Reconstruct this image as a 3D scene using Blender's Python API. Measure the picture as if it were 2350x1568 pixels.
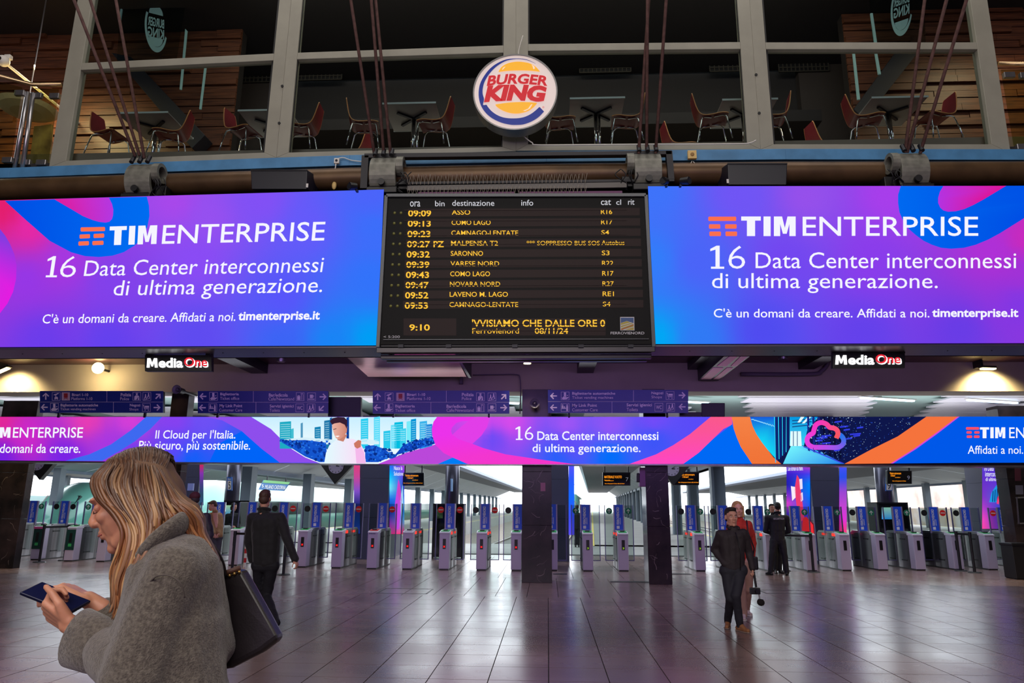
import bpy, bmesh, math, random
from mathutils import Vector, Matrix, Quaternion
from mathutils.geometry import tessellate_polygon
random.seed(7)
SC = bpy.context.scene
COL = SC.collection
for _o in list(bpy.data.objects): bpy.data.objects.remove(_o)
# ---------------------------------------------------------------- camera
FPX = 1636.0; CAMH = 1.7
cd = bpy.data.cameras.new('camera'); cam = bpy.data.objects.new('camera', cd); COL.objects.link(cam)
cd.sensor_fit = 'HORIZONTAL'; cd.sensor_width = 36.0; cd.lens = 36.0 * FPX / 2350.0
cd.clip_start = 0.05; cd.clip_end = 2000
RC = Matrix.Rotation(math.radians(2.9), 3, 'Z') @ Matrix.Rotation(math.radians(102.9), 3, 'X') @ Matrix.Rotation(math.radians(0.4), 3, 'Z')
CC = Vector((0, 0, CAMH))
cam.matrix_world = Matrix.Translation(CC) @ RC.to_4x4()
SC.camera = cam
# ---------------------------------------------------------------- world, light, exposure
W = bpy.data.worlds.new('overcast_sky'); SC.world = W; W.use_nodes = True
bg = W.node_tree.nodes['Background']; bg.inputs[0].default_value = (0.88, 0.94, 1.0, 1); bg.inputs[1].default_value = 4.5
def area_light(name, loc, rot, sx, sy, power, color):
    l = bpy.data.lights.new(name, 'AREA'); l.shape = 'RECTANGLE'; l.size = sx; l.size_y = sy; l.energy = power; l.color = color
    o = bpy.data.objects.new(name, l); COL.objects.link(o); o.location = loc; o.rotation_euler = rot; return o
area_light('hall_overhead_fill', (0, -8.0, 13.4), (math.radians(18), 0, 0), 18, 7, 2000, (1.0, 0.93, 0.86))  # added overhead fill for the hall, no opening in the ceiling
area_light('hall_front_top_fill', (0, 7.9, 13.6), (0, 0, 0), 16, 2.6, 420, (1.0, 0.94, 0.88))  # second added fill, lights the window frames and tables from above
area_light('facade_front_fill', (-4, -12.5, 8.0), (math.radians(84), 0, math.radians(-12)), 14, 6, 900, (1.0, 0.92, 0.82))  # added fill from behind the camera to brighten facade and rods
area_light('rear_display_glow', (0, -13.2, 4.2), (math.radians(90), 0, 0), 20, 3.2, 300, (0.52, 0.26, 1.0))
area_light('display_rear_glow', (-0.5, 10.5, 4.45), (math.radians(84), 0, 0), 17, 0.9, 190, (0.55, 0.32, 1.0))
SC.view_settings.view_transform = 'Standard'; SC.view_settings.look = 'None'
SC.view_settings.exposure = 0.0; SC.view_settings.gamma = 1.0; SC.view_settings.use_curve_mapping = False
# ---------------------------------------------------------------- helpers
def lin(c):
    def f(v):
        v /= 255.0
        return v / 12.92 if v <= 0.04045 else ((v + 0.055) / 1.055) ** 2.4
    return (f(c[0]), f(c[1]), f(c[2]), 1.0)
def ray(px, py): return RC @ Vector(((px - 1175) / FPX, -(py - 784) / FPX, -1))
def P(px, py, Y):
    d = ray(px, py); return CC + d * (Y / d.y)
def Z(px, py, z=0.0):
    d = ray(px, py); return CC + d * ((z - CAMH) / d.z)
def onX(px, py, X):
    d = ray(px, py); return CC + d * (X / d.x)
class Surf:                                   # an upright or tilted plane in the place
    def __init__(s, p, n): s.p = Vector(p); s.n = Vector(n).normalized()
    def at(s, px, py, off=0.0):
        d = ray(px, py); p = s.p + s.n * off
        return CC + d * ((p - CC).dot(s.n) / d.dot(s.n))
def YP(Y): return Surf((0, Y, 0), (0, -1, 0))
WL = {}
def wl(o): return WL.get(o.name, Vector((0, 0, 0))) if o else Vector((0, 0, 0))
def tag(o, label, cat, group=None, kind=None):
    o['label'] = label; o['category'] = cat
    if group: o['group'] = group
    if kind: o['kind'] = kind
    return o
def thing(name, label, cat, loc=(0, 0, 0), group=None, parent=None):
    o = bpy.data.objects.new(name, None); COL.objects.link(o); o.empty_display_size = 0.1
    o.location = loc; WL[o.name] = Vector(loc)
    return tag(o, label, cat, group)
def dup(root, loc, rotz=None, label=None, group=None, skip=()):
    r = root.copy(); COL.objects.link(r); r.location = loc; WL[r.name] = Vector(loc)
    if rotz is not None: r.rotation_euler = (0, 0, rotz)
    if label: r['label'] = label
    if group: r['group'] = group
    for ch in list(root.children):
        c = ch.copy(); COL.objects.link(c); c.parent = r
        for g in list(ch.children):
            d = g.copy(); COL.objects.link(d); d.parent = c
    return r
class MB:
    def __init__(s): s.v = []; s.f = []; s.c = None
    def box(s, c, d, rz=0.0, M=None):
        hx, hy, hz = d[0] / 2, d[1] / 2, d[2] / 2; b = len(s.v)
        R = M if M is not None else Matrix.Rotation(rz, 3, 'Z'); c = Vector(c)
        for x, y, z in ((-1,-1,-1),(1,-1,-1),(1,1,-1),(-1,1,-1),(-1,-1,1),(1,-1,1),(1,1,1),(-1,1,1)):
            s.v.append(c + R @ Vector((x*hx, y*hy, z*hz)))
        for q in ((0,3,2,1),(4,5,6,7),(0,1,5,4),(1,2,6,5),(2,3,7,6),(3,0,4,7)): s.f.append(tuple(b + i for i in q))
        return s
    def mm(s, a, b): return s.box([(a[i] + b[i]) / 2 for i in range(3)], [abs(b[i] - a[i]) for i in range(3)])
    def frame_axes(s, p0, p1):
        d = (Vector(p1) - Vector(p0)).normalized(); u = Vector((0, 0, 1)) if abs(d.z) < 0.95 else Vector((0, 1, 0))
        a = d.cross(u).normalized(); return a, a.cross(d).normalized(), d
    def cyl(s, p0, p1, r0, r1=None, n=12, caps=True):
        r1 = r0 if r1 is None else r1; p0 = Vector(p0); p1 = Vector(p1); a, b_, d = s.frame_axes(p0, p1); b = len(s.v)
        for p, r in ((p0, r0), (p1, r1)):
            for i in range(n):
                t = 2 * math.pi * i / n; s.v.append(p + a * (r * math.cos(t)) + b_ * (r * math.sin(t)))
        for i in range(n):
            j = (i + 1) % n; s.f.append((b + i, b + n + i, b + n + j, b + j))
        if caps: s.f.append(tuple(range(b, b + n))); s.f.append(tuple(reversed(range(b + n, b + 2 * n))))
        return s
    def tube(s, pts, r, n=8, flat=1.0):
        pts = [Vector(p) for p in pts]; b = len(s.v); m = len(pts); pa = None
        for k, p in enumerate(pts):
            d = (pts[min(k + 1, m - 1)] - pts[max(k - 1, 0)]).normalized()
            if pa is None:
                u = Vector((0, 0, 1)) if abs(d.z) < 0.9 else Vector((0, 1, 0)); pa = d.cross(u).normalized()
            else:
                pa = (pa - d * pa.dot(d)); pa = pa.normalized() if pa.length > 1e-6 else d.orthogonal().normalized()
            q = pa.cross(d); rr = r[k] if isinstance(r, (list, tuple)) else r
            for i in range(n):
                t = 2 * math.pi * i / n; s.v.append(p + pa * (rr * math.cos(t)) + q * (rr * flat * math.sin(t)))
        for k in range(m - 1):
            for i in range(n):
                j = (i + 1) % n; s.f.append((b + k*n + i, b + k*n + j, b + (k+1)*n + j, b + (k+1)*n + i))
        s.f.append(tuple(reversed(range(b, b + n)))); s.f.append(tuple(range(b + (m-1)*n, b + m*n)))
        return s
    def ell(s, c, r, M=None, nu=14, nv=9):
        c = Vector(c); r = (r, r, r) if not isinstance(r, (tuple, list)) else r; b = len(s.v)
        M = M or Matrix.Identity(3)
        s.v.append(c + M @ Vector((0, 0, -r[2])))
        for j in range(1, nv):
            ph = -math.pi / 2 + math.pi * j / nv
            for i in range(nu):
                t = 2 * math.pi * i / nu
                s.v.append(c + M @ Vector((r[0]*math.cos(ph)*math.cos(t), r[1]*math.cos(ph)*math.sin(t), r[2]*math.sin(ph))))
        s.v.append(c + M @ Vector((0, 0, r[2]))); e = len(s.v) - 1
        for i in range(nu):
            k = (i + 1) % nu; s.f.append((b, b + 1 + k, b + 1 + i)); s.f.append((e, e - nu + i, e - nu + k))
        for j in range(nv - 2):
            for i in range(nu):
                k = (i + 1) % nu; o = b + 1 + j * nu; s.f.append((o + i, o + k, o + nu + k, o + nu + i))
        return s
    def cap(s, p0, p1, r0, r1=None, n=12):        # closed tapered limb with round ends
        r1 = r0 if r1 is None else r1; p0 = Vector(p0); p1 = Vector(p1)
        a, b_, d = s.frame_axes(p0, p1); b = len(s.v); rings = []
        for k in (-80, -50, -20): rings.append((p0 + d * (r0 * math.sin(math.radians(k))), r0 * math.cos(math.radians(k))))
        for k in (20, 50, 80): rings.append((p1 + d * (r1 * math.sin(math.radians(k))), r1 * math.cos(math.radians(k))))
        for p, r in rings:
            for i in range(n):
                t = 2 * math.pi * i / n; s.v.append(p + a * (r * math.cos(t)) + b_ * (r * math.sin(t)))
        for k in range(5):
            for i in range(n):
                j = (i + 1) % n; s.f.append((b + k*n + i, b + (k+1)*n + i, b + (k+1)*n + j, b + k*n + j))
        s.f.append(tuple(range(b, b + n))); s.f.append(tuple(reversed(range(b + 5*n, b + 6*n))))
        return s
    def prism(s, poly, ext):                      # poly: 3-D outline, ext: vector
        b = len(s.v); n = len(poly); poly = [Vector(p) for p in poly]; ext = Vector(ext)
        s.v += poly + [p + ext for p in poly]
        for t in tessellate_polygon([poly]):
            s.f.append(tuple(b + i for i in t)); s.f.append(tuple(b + n + i for i in reversed(t)))
        for i in range(n):
            j = (i + 1) % n; s.f.append((b + i, b + n + i, b + n + j, b + j))
        return s
    def quad(s, a, b, c, d):
        k = len(s.v); s.v += [Vector(a), Vector(b), Vector(c), Vector(d)]; s.f.append((k, k+1, k+2, k+3)); return s
    def mesh(s, name, off=Vector((0, 0, 0))):
        me = bpy.data.meshes.new(name); me.from_pydata([tuple(Vector(v) - off) for v in s.v], [], s.f)
        if s.c:
            ca = me.color_attributes.new('Col', 'FLOAT_COLOR', 'POINT')
            ca.data.foreach_set('color', [x for c in s.c for x in c])
        return me
    def obj(s, name, mat, parent=None, smooth=False, bevel=0.0, local=False, fix=True, seg=2):
        me = s.mesh(name, Vector((0, 0, 0)) if local else wl(parent))
        if fix and not s.c:
            bm = bmesh.new(); bm.from_mesh(me); bmesh.ops.recalc_face_normals(bm, faces=bm.faces); bm.to_mesh(me); bm.free()
        me.materials.append(mat)
        if smooth: me.polygons.foreach_set('use_smooth', [True] * len(me.polygons))
        o = bpy.data.objects.new(name, me); COL.objects.link(o); o.parent = parent
        WL[o.name] = Vector(wl(parent))
        if bevel:
            m = o.modifiers.new('bevel', 'BEVEL'); m.width = bevel; m.segments = seg; m.limit_method = 'ANGLE'
        return o
def struct(name, mb, mat, parent=None, **k):
    o = mb.obj(name, mat, parent, **k)
    if parent is None: o['kind'] = 'structure'
    return o
# ---------------------------------------------------------------- materials
_M = {}
def mat(name, col, rough=0.5, metal=0.0, var=0.0, vscale=8.0, bump=0.0, bscale=40.0, coat=0.0, spec=0.5, stretch=None, col2=None, sheen=0.0):
    if name in _M: return _M[name]
    m = bpy.data.materials.new(name); m.use_nodes = True; nt = m.node_tree; b = nt.nodes['Principled BSDF']
    c = lin(col); b.inputs['Base Color'].default_value = c; b.inputs['Roughness'].default_value = rough
    b.inputs['Metallic'].default_value = metal; b.inputs['Coat Weight'].default_value = coat; b.inputs['Specular IOR Level'].default_value = spec
    if sheen: b.inputs['Sheen Weight'].default_value = sheen
    if var or bump or col2:
        tc = nt.nodes.new('ShaderNodeTexCoord'); mp = nt.nodes.new('ShaderNodeMapping'); nt.links.new(tc.outputs['Object'], mp.inputs[0])
        if stretch: mp.inputs['Scale'].default_value = stretch
        if var or col2:
            n = nt.nodes.new('ShaderNodeTexNoise'); n.inputs['Scale'].default_value = vscale; n.inputs['Detail'].default_value = 5
            nt.links.new(mp.outputs[0], n.inputs[0]); r = nt.nodes.new('ShaderNodeValToRGB'); nt.links.new(n.outputs[0], r.inputs[0])
            d = lin(col2) if col2 else tuple(x * (1 - var) for x in c[:3]) + (1,)
            r.color_ramp.elements[0].position = 0.35; r.color_ramp.elements[1].position = 0.65
            r.color_ramp.elements[0].color = d; r.color_ramp.elements[1].color = c if col2 else tuple(min(1, x * (1 + var)) for x in c[:3]) + (1,)
            nt.links.new(r.outputs[0], b.inputs['Base Color'])
        if bump:
            n2 = nt.nodes.new('ShaderNodeTexNoise'); n2.inputs['Scale'].default_value = bscale; n2.inputs['Detail'].default_value = 3
            nt.links.new(mp.outputs[0], n2.inputs[0]); bp = nt.nodes.new('ShaderNodeBump'); bp.inputs['Strength'].default_value = bump
            bp.inputs['Distance'].default_value = 0.01
            nt.links.new(n2.outputs[0], bp.inputs['Height']); nt.links.new(bp.outputs[0], b.inputs['Normal'])
    _M[name] = m; return m
def emit(name, col, strength=1.0):
    if name in _M: return _M[name]
    m = bpy.data.materials.new(name); m.use_nodes = True; nt = m.node_tree; nt.nodes.remove(nt.nodes['Principled BSDF'])
    e = nt.nodes.new('ShaderNodeEmission'); e.inputs[0].default_value = lin(col); e.inputs[1].default_value = strength
    nt.links.new(e.outputs[0], nt.nodes['Material Output'].inputs[0]); _M[name] = m; return m
def emit_attr(name, strength=1.0):                # screen pixels: the picture shown by the display
    if name in _M: return _M[name]
    m = emit(name, (255, 255, 255), strength); nt = m.node_tree
    a = nt.nodes.new('ShaderNodeAttribute'); a.attribute_name = 'Col'
    nt.links.new(a.outputs['Color'], [n for n in nt.nodes if n.type == 'EMISSION'][0].inputs[0]); return m
def backlit(name, col, amt=0.6):                   # thin coloured film on glass, daylight shines through it
    if name in _M: return _M[name]
    m = mat(name, col, 0.5); nt = m.node_tree; t = nt.nodes.new('ShaderNodeBsdfTranslucent'); t.inputs[0].default_value = lin(col)
    x = nt.nodes.new('ShaderNodeMixShader'); x.inputs[0].default_value = amt; nt.links.new(nt.nodes['Principled BSDF'].outputs[0], x.inputs[1]); nt.links.new(t.outputs[0], x.inputs[2])
    nt.links.new(x.outputs[0], nt.nodes['Material Output'].inputs[0]); return m
def glassm(name, tint=(255, 255, 255), refl=0.12, rough=0.0, opac=0.0):
    if name in _M: return _M[name]
    m = bpy.data.materials.new(name); m.use_nodes = True; nt = m.node_tree; nt.nodes.remove(nt.nodes['Principled BSDF'])
    t = nt.nodes.new('ShaderNodeBsdfTransparent'); t.inputs[0].default_value = lin(tint)
    g = nt.nodes.new('ShaderNodeBsdfGlossy'); g.inputs['Roughness'].default_value = rough; g.inputs[0].default_value = (0.9, 0.95, 0.95, 1)
    lw = nt.nodes.new('ShaderNodeLayerWeight'); lw.inputs[0].default_value = refl
    mx = nt.nodes.new('ShaderNodeMixShader'); nt.links.new(lw.outputs['Fresnel'], mx.inputs[0])
    nt.links.new(t.outputs[0], mx.inputs[1]); nt.links.new(g.outputs[0], mx.inputs[2])
    out = mx
    if opac:
        d = nt.nodes.new('ShaderNodeBsdfDiffuse'); d.inputs[0].default_value = (0.5, 0.6, 0.6, 1)
        m2 = nt.nodes.new('ShaderNodeMixShader'); m2.inputs[0].default_value = opac
        nt.links.new(mx.outputs[0], m2.inputs[1]); nt.links.new(d.outputs[0], m2.inputs[2]); out = m2
    nt.links.new(out.outputs[0], nt.nodes['Material Output'].inputs[0]); _M[name] = m; return m
# ---------------------------------------------------------------- flat print and screen pictures
DG = None
def text_mesh(s, bold=0.0, shear=0.0, spacing=1.0, align='LEFT', line=1.0):
    cu = bpy.data.curves.new('lettering', 'FONT'); cu.body = s; cu.size = 1.0; cu.offset = bold; cu.shear = shear
    cu.space_character = spacing; cu.resolution_u = 3; cu.align_x = align; cu.space_line = line
    o = bpy.data.objects.new('lettering', cu); COL.objects.link(o)
    dg = bpy.context.evaluated_depsgraph_get(); me = bpy.data.meshes.new_from_object(o.evaluated_get(dg))
    vs = [v.co.copy() for v in me.vertices]; fs = [tuple(p.vertices) for p in me.polygons]
    bpy.data.objects.remove(o); bpy.data.curves.remove(cu); bpy.data.meshes.remove(me)
    return vs, fs
def text(s, box, surf, m, parent, off=0.004, bold=0.0, shear=0.0, slope=0.0, spacing=1.0, col=None, rot=0, mirror=False, align='LEFT', line=1.0, name='lettering', warp=None):
    """lettering s filling the box (x0,y0,x1,y1) of the surface; slope: rise of the right end"""
    vs, fs = text_mesh(s, bold, shear, spacing, align, line)
    if not vs: return None
    xs = [v.x for v in vs]; ys = [v.y for v in vs]; ax, bx, ay, by = min(xs), max(xs), min(ys), max(ys)
    mb = MB(); x0, y0, x1, y1 = box
    for v in vs:
        u = (v.x - ax) / (bx - ax or 1); w = (v.y - ay) / (by - ay or 1)
        if warp: u, w = warp(u, w)
        if mirror: u = 1 - u
        if rot == 90: u, w = 1 - w, u
        px = x0 + (x1 - x0) * u; py = y1 + (y0 - y1) * w + slope * u
        mb.v.append(surf.at(px, py, off) if surf else Vector((px, off, py)))
    mb.f = fs
    if col is not None: mb.c = [col(v) if callable(col) else lin(col) for v in mb.v]
    return mb.obj(name, m, parent, local=(surf is None), fix=False)
def art(poly, surf, m, parent, off=0.002, col=None, name='graphic'):
    """flat shape on the surface; col = function (px,py)->sRGB or one colour"""
    mb = MB(); mb.v = [surf.at(x, y, off) for x, y in poly]
    mb.f = [tuple(t) for t in tessellate_polygon([mb.v])]
    if col is not None: mb.c = [lin(col(x, y)) if callable(col) else lin(col) for x, y in poly]
    return mb.obj(name, m, parent, fix=False)
def spline(pts, n=8, closed=False):
    out = []; m = len(pts); rng = range(m) if closed else range(m - 1)
    for i in rng:
        g = (lambda k: pts[k % m]) if closed else (lambda k: pts[max(0, min(m - 1, k))])
        p0, p1, p2, p3 = g(i - 1), g(i), g(i + 1), g(i + 2)
        for j in range(n):
            t = j / n; out.append(tuple(0.5 * ((2*p1[k]) + (-p0[k] + p2[k]) * t + (2*p0[k] - 5*p1[k] + 4*p2[k] - p3[k]) * t*t + (-p0[k] + 3*p1[k] - 3*p2[k] + p3[k]) * t**3) for k in range(len(p1))))
    if not closed: out.append(tuple(pts[-1]))
    return out
def ramp2(cs):                                    # colours at scattered places of a picture, blended by distance
    def f(x, y):
        w = 0; r = [0, 0, 0]
        for cx, cy, c in cs:
            k = 1.0 / (((x - cx) ** 2 + (y - cy) ** 2) ** 1.25 + 200); w += k
            for i in range(3): r[i] += c[i] * k
        return tuple(v / w for v in r)
    return f
def gradgrid(x0, x1, ytop, ybot, surf, m, parent, col, nx=40, ny=14, off=0.001, name='picture'):
    mb = MB(); mb.c = []
    for j in range(ny + 1):
        for i in range(nx + 1):
            u = i / nx; x = x0 + (x1 - x0) * u; a = ytop(x) if callable(ytop) else ytop; b = ybot(x) if callable(ybot) else ybot
            y = a + (b - a) * j / ny; mb.v.append(surf.at(x, y, off)); mb.c.append(lin(col(x, y)))
    for j in range(ny):
        for i in range(nx):
            k = j * (nx + 1) + i; mb.f.append((k, k + 1, k + nx + 2, k + nx + 1))
    return mb.obj(name, m, parent, fix=False)
# ================================================================ materials of the place
M_ATTR = emit_attr('screen_pixels', 1.0)
M_MARBLE = mat('dark_marble', (20, 17, 19), 0.22, col2=(54, 43, 44), vscale=1.6, bump=0.05, spec=0.4)
M_GREY = mat('grey_frame_paint', (150, 148, 134), 0.55, var=0.06, vscale=3)
M_BLACK = mat('black_plastic', (16, 16, 20), 0.45)
M_DARK = mat('dark_metal', (38, 38, 44), 0.42, 0.6, var=0.15, vscale=5)
M_STEEL = mat('brushed_steel', (168, 166, 170), 0.3, 0.9, var=0.12, vscale=6, stretch=(1, 1, 0.05))
M_CHROME = mat('chrome', (205, 208, 212), 0.12, 1.0)
M_PLASTER = mat('grey_plaster', (128, 120, 112), 0.85, var=0.08, vscale=1.2, bump=0.1, bscale=30)
M_WHITE = mat('white_plastic', (225, 222, 215), 0.5)
M_CREAM = mat('cream_plastic', (222, 190, 120), 0.5)
M_BLUEP = mat('blue_painted_steel', (78, 138, 186), 0.5, var=0.12, vscale=4)
M_RUST = mat('rusty_brown_rod', (104, 74, 68), 0.7, var=0.25, vscale=14)
M_CAST = mat('cast_grey_metal', (128, 128, 118), 0.5, 0.25, var=0.2, vscale=9)
M_PRINTW = mat('white_print', (214, 210, 224), 0.6)
# ================================================================ setting: floor
fl = MB(); fl.mm((-24, -14, -0.25), (22, 26.5, -0.012))
floor = struct('floor', fl, mat('floor_joint_mortar', (24, 20, 22), 0.9))
m = bpy.data.materials.new('polished_stone_tile'); m.use_nodes = True; nt = m.node_tree; b = nt.nodes['Principled BSDF']
tc = nt.nodes.new('ShaderNodeNewGeometry'); n1 = nt.nodes.new('ShaderNodeTexNoise'); n1.inputs['Scale'].default_value = 60; n1.inputs['Detail'].default_value = 4
n2 = nt.nodes.new('ShaderNodeTexNoise'); n2.inputs['Scale'].default_value = 0.9; n2.inputs['Detail'].default_value = 3
nt.links.new(tc.outputs['Position'], n1.inputs[0]); nt.links.new(tc.outputs['Position'], n2.inputs[0])
wn = nt.nodes.new('ShaderNodeTexWhiteNoise'); wn.noise_dimensions = '2D'
mp = nt.nodes.new('ShaderNodeVectorMath'); mp.operation = 'SNAP'; mp.inputs[1].default_value = (0.6, 0.6, 50); nt.links.new(tc.outputs['Position'], mp.inputs[0]); nt.links.new(mp.outputs[0], wn.inputs['Vector'])
mx = nt.nodes.new('ShaderNodeMix'); mx.data_type = 'RGBA'; mx.inputs[6].default_value = lin((122, 100, 98)); mx.inputs[7].default_value = lin((156, 130, 126)); nt.links.new(n2.outputs[0], mx.inputs[0])
m2 = nt.nodes.new('ShaderNodeMix'); m2.data_type = 'RGBA'; m2.blend_type = 'MULTIPLY'; m2.inputs[0].default_value = 0.22; nt.links.new(mx.outputs[2], m2.inputs[6]); nt.links.new(wn.outputs[0], m2.inputs[7])
m3 = nt.nodes.new('ShaderNodeMix'); m3.data_type = 'RGBA'; m3.blend_type = 'MULTIPLY'; m3.inputs[0].default_value = 0.25; nt.links.new(m2.outputs[2], m3.inputs[6]); nt.links.new(n1.outputs[0], m3.inputs[7])
nt.links.new(m3.outputs[2], b.inputs['Base Color'])
mr = nt.nodes.new('ShaderNodeMapRange'); mr.inputs[3].default_value = 0.17; mr.inputs[4].default_value = 0.34; nt.links.new(n2.outputs[0], mr.inputs[0]); nt.links.new(mr.outputs[0], b.inputs['Roughness'])
bp = nt.nodes.new('ShaderNodeBump'); bp.inputs['Strength'].default_value = 0.04; bp.inputs['Distance'].default_value = 0.004; b.inputs['Specular IOR Level'].default_value = 0.6
M_TILE = m
T = 0.6; g = 0.005
tiles = []
for j in range(2, 43):
    y0 = j * T - 0.16; sh = 0.0 if (j // 6) % 3 != 1 else 0.19
    for i in range(-38, 35):
        x0 = i * T + sh; w = T
        tiles.append((x0, y0, w))
RCi = RC.transposed()
def proj(p):
    v = RCi @ (Vector(p) - CC)
    return (1175 + FPX * v.x / -v.z, 784 - FPX * v.y / -v.z) if v.z < 0 else (9e9, 9e9)
def vis(t):
    p = proj((t[0] + T / 2, t[1] + T / 2, 0)); return -60 < p[0] < 2410 and p[1] < 1600 and not (150 < p[0] < 500 and p[1] > 1330)
near = sorted([t for t in tiles if vis(t)], key=lambda t: t[1])[:300]; nset = set(near)
tm = MB(); tm.mm((-T/2 + g, -T/2 + g, -0.012), (T/2 - g, T/2 - g, 0)); tile_me = None
for t in near:
    if tile_me is None:
        o = tm.obj('tile', M_TILE, floor, local=True); tile_me = o.data
    else:
        o = bpy.data.objects.new('tile', tile_me); COL.objects.link(o); o.parent = floor
    o.location = (t[0] + T/2, t[1] + T/2, random.uniform(-0.0002, 0.0002))
rest = MB()
for t in tiles:
    if t in nset: continue
    dz = random.uniform(-0.0002, 0.0002); rest.mm((t[0] + g, t[1] + g, -0.012), (t[0] + t[2] - g, t[1] + T - g, dz))
o = rest.obj('tiles', M_TILE, floor); o['kind'] = 'stuff'
# floor hatches with dark frames
for hx, hy, w, d in ((-2.85, 14.9, 1.0, 0.85), (4.9, 15.6, 1.1, 0.6)):
    hm = MB()
    for a_, b_ in (((hx-w/2, hy-d/2), (hx+w/2, hy-d/2+0.03)), ((hx-w/2, hy+d/2-0.03), (hx+w/2, hy+d/2)), ((hx-w/2, hy-d/2), (hx-w/2+0.03, hy+d/2)), ((hx+w/2-0.03, hy-d/2), (hx+w/2, hy+d/2))):
        hm.mm((a_[0], a_[1], -0.005), (b_[0], b_[1], 0.003))
    h = hm.obj('hatch_frame', M_DARK, floor)
# ================================================================ setting: hall shell
struct('wall_left', MB().mm((-24.3, -14, 0), (-24, 17, 14)), M_PLASTER)
struct('wall_right', MB().mm((22, -14, 0), (23.0, 17, 14)), M_PLASTER)
struct('wall_back', MB().mm((-24, -14.3, 0), (22, -14, 14)), mat('back_wall_plaster', (105, 96, 88), 0.9))
struct('ceiling_hall', MB().mm((-24, -14.3, 14), (22, 11.4, 14.3)), mat('hall_ceiling_paint', (70, 66, 66), 0.9))
M_MAROON = mat('maroon_lacquered_soffit', (66, 34, 40), 0.35, var=0.1, vscale=1.5, stretch=(0.2, 3, 1))
cl = struct('ceiling_lower', MB().mm((-24, 9.95, 5.05), (22, 17.0, 5.35)), M_MAROON)
zb = P(1250, 899, 17.0).z; zs = 5.05
fascia = struct('wall_front_beam', MB().mm((-24, 17.0, zb), (22, 17.7, 5.4)), mat('beam_plaster', (150, 138, 128), 0.85, var=0.07, vscale=1.0, bump=0.1, bscale=25))
# beams crossing the lower ceiling
for px0, px1, py in ((562, 600, 851), (1326, 1364, 850), (1585, 1618, 842), (1845, 1882, 841)):
    a_ = P(px0, py, 16.6); b_ = P(px1, py, 16.6)
    o = MB().mm((a_.x, 10.2, a_.z), (b_.x, 16.98, 5.05)).obj('ceiling_rib', M_DARK, cl)
# polished metal panel hanging below the ceiling
a_ = [Z(790, 815, 4.6), Z(1045, 815, 4.6), Z(1070, 865, 4.6), Z(845, 865, 4.6)]
o = thing('ceiling_panel', 'long polished reddish metal panel hanging under the ceiling above the second sign from the right', 'ceiling panel', a_[0])
MB().prism(a_, (0, 0, 0.05)).obj('panel_sheet', mat('brushed_red_metal', (170, 96, 104), 0.28, 0.85, var=0.3, vscale=5, stretch=(0.4, 9, 1)), o)
fr = MB(); fr.mm((a_[1].x, a_[1].y, 4.57), (a_[1].x + 0.06, a_[2].y, 5.05)); fr.mm((a_[3].x - 0.05, a_[3].y, 4.62), (a_[2].x, a_[3].y + 0.04, 5.05)); fr.obj('panel_frame', M_DARK, o)
# twin light tray right of it
a_ = [Z(1665, 815, 4.6), Z(1725, 815, 4.6), Z(1648, 874, 4.6), Z(1602, 874, 4.6)]
o = thing('light_tray', 'ceiling tray with four pink lit diffuser panels in a dark frame', 'ceiling light', a_[0])
MB().prism(a_, (0, 0, 0.43)).obj('housing', M_DARK, o)
M_DIFF = mat('pink_diffuser', (235, 165, 185), 0.6); S46 = Surf((0, 0, 4.6), (0, 0, -1))
for q in (((1684, 812), (1700, 812), (1667, 841), (1645, 841)), ((1707, 812), (1724, 812), (1690, 841), (1677, 841)), ((1636, 845), (1660, 845), (1631, 871), (1609, 871)), ((1668, 845), (1682, 845), (1650, 871), (1637, 871))):
    p_ = [S46.at(x, y, 0.012) for x, y in q]; MB().prism(p_, (0, 0, 0.012)).obj('diffuser', M_DIFF, o)
# upper floor slab, facade edge, restaurant shell
M_SLAB = mat('dark_slab', (30, 26, 28), 0.8)
struct('wall_front_spandrel', MB().mm((-24, 10.05, 5.35), (22, 10.2, 6.95)), M_SLAB)
struct('floor_restaurant', MB().mm((-8.6, 10.25, 7.0), (8.0, 14.6, 7.22)), mat('restaurant_floor', (140, 124, 112), 0.5))
M_INT = mat('restaurant_wall', (150, 134, 108), 0.8, var=0.08, vscale=1)
struct('wall_restaurant_back', MB().mm((-6.2, 14.4, 7.22), (5.6, 14.6, 9.35)), M_INT)
struct('wall_restaurant_rear', MB().mm((-12.4, 14.65, 5.3), (12.2, 14.8, 11.6)), M_SLAB)
struct('wall_restaurant_back_side', MB().mm((-12.2, 14.4, 7.22), (-6.2, 14.6, 11.6)).mm((5.6, 14.4, 7.22), (12, 14.6, 11.6)), mat('dark_interior_wall', (50, 42, 40), 0.7))
struct('ceiling_restaurant', MB().mm((-12.2, 10.2, 11.3), (12, 14.6, 11.5)).mm((-6.2, 13.4, 9.35), (5.6, 14.6, 9.6)), mat('dark_ceiling', (22, 18, 22), 0.8))
struct('wall_front_top', MB().mm((-24, 10.3, 11.3), (22, 10.5, 14.2)), M_SLAB)
struct('trim_1', MB().mm((-24, 10.05, 6.5), (-8.5, 12.9, 6.95)).mm((7.9, 10.05, 6.5), (22, 12.9, 6.95)), M_SLAB)
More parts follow.
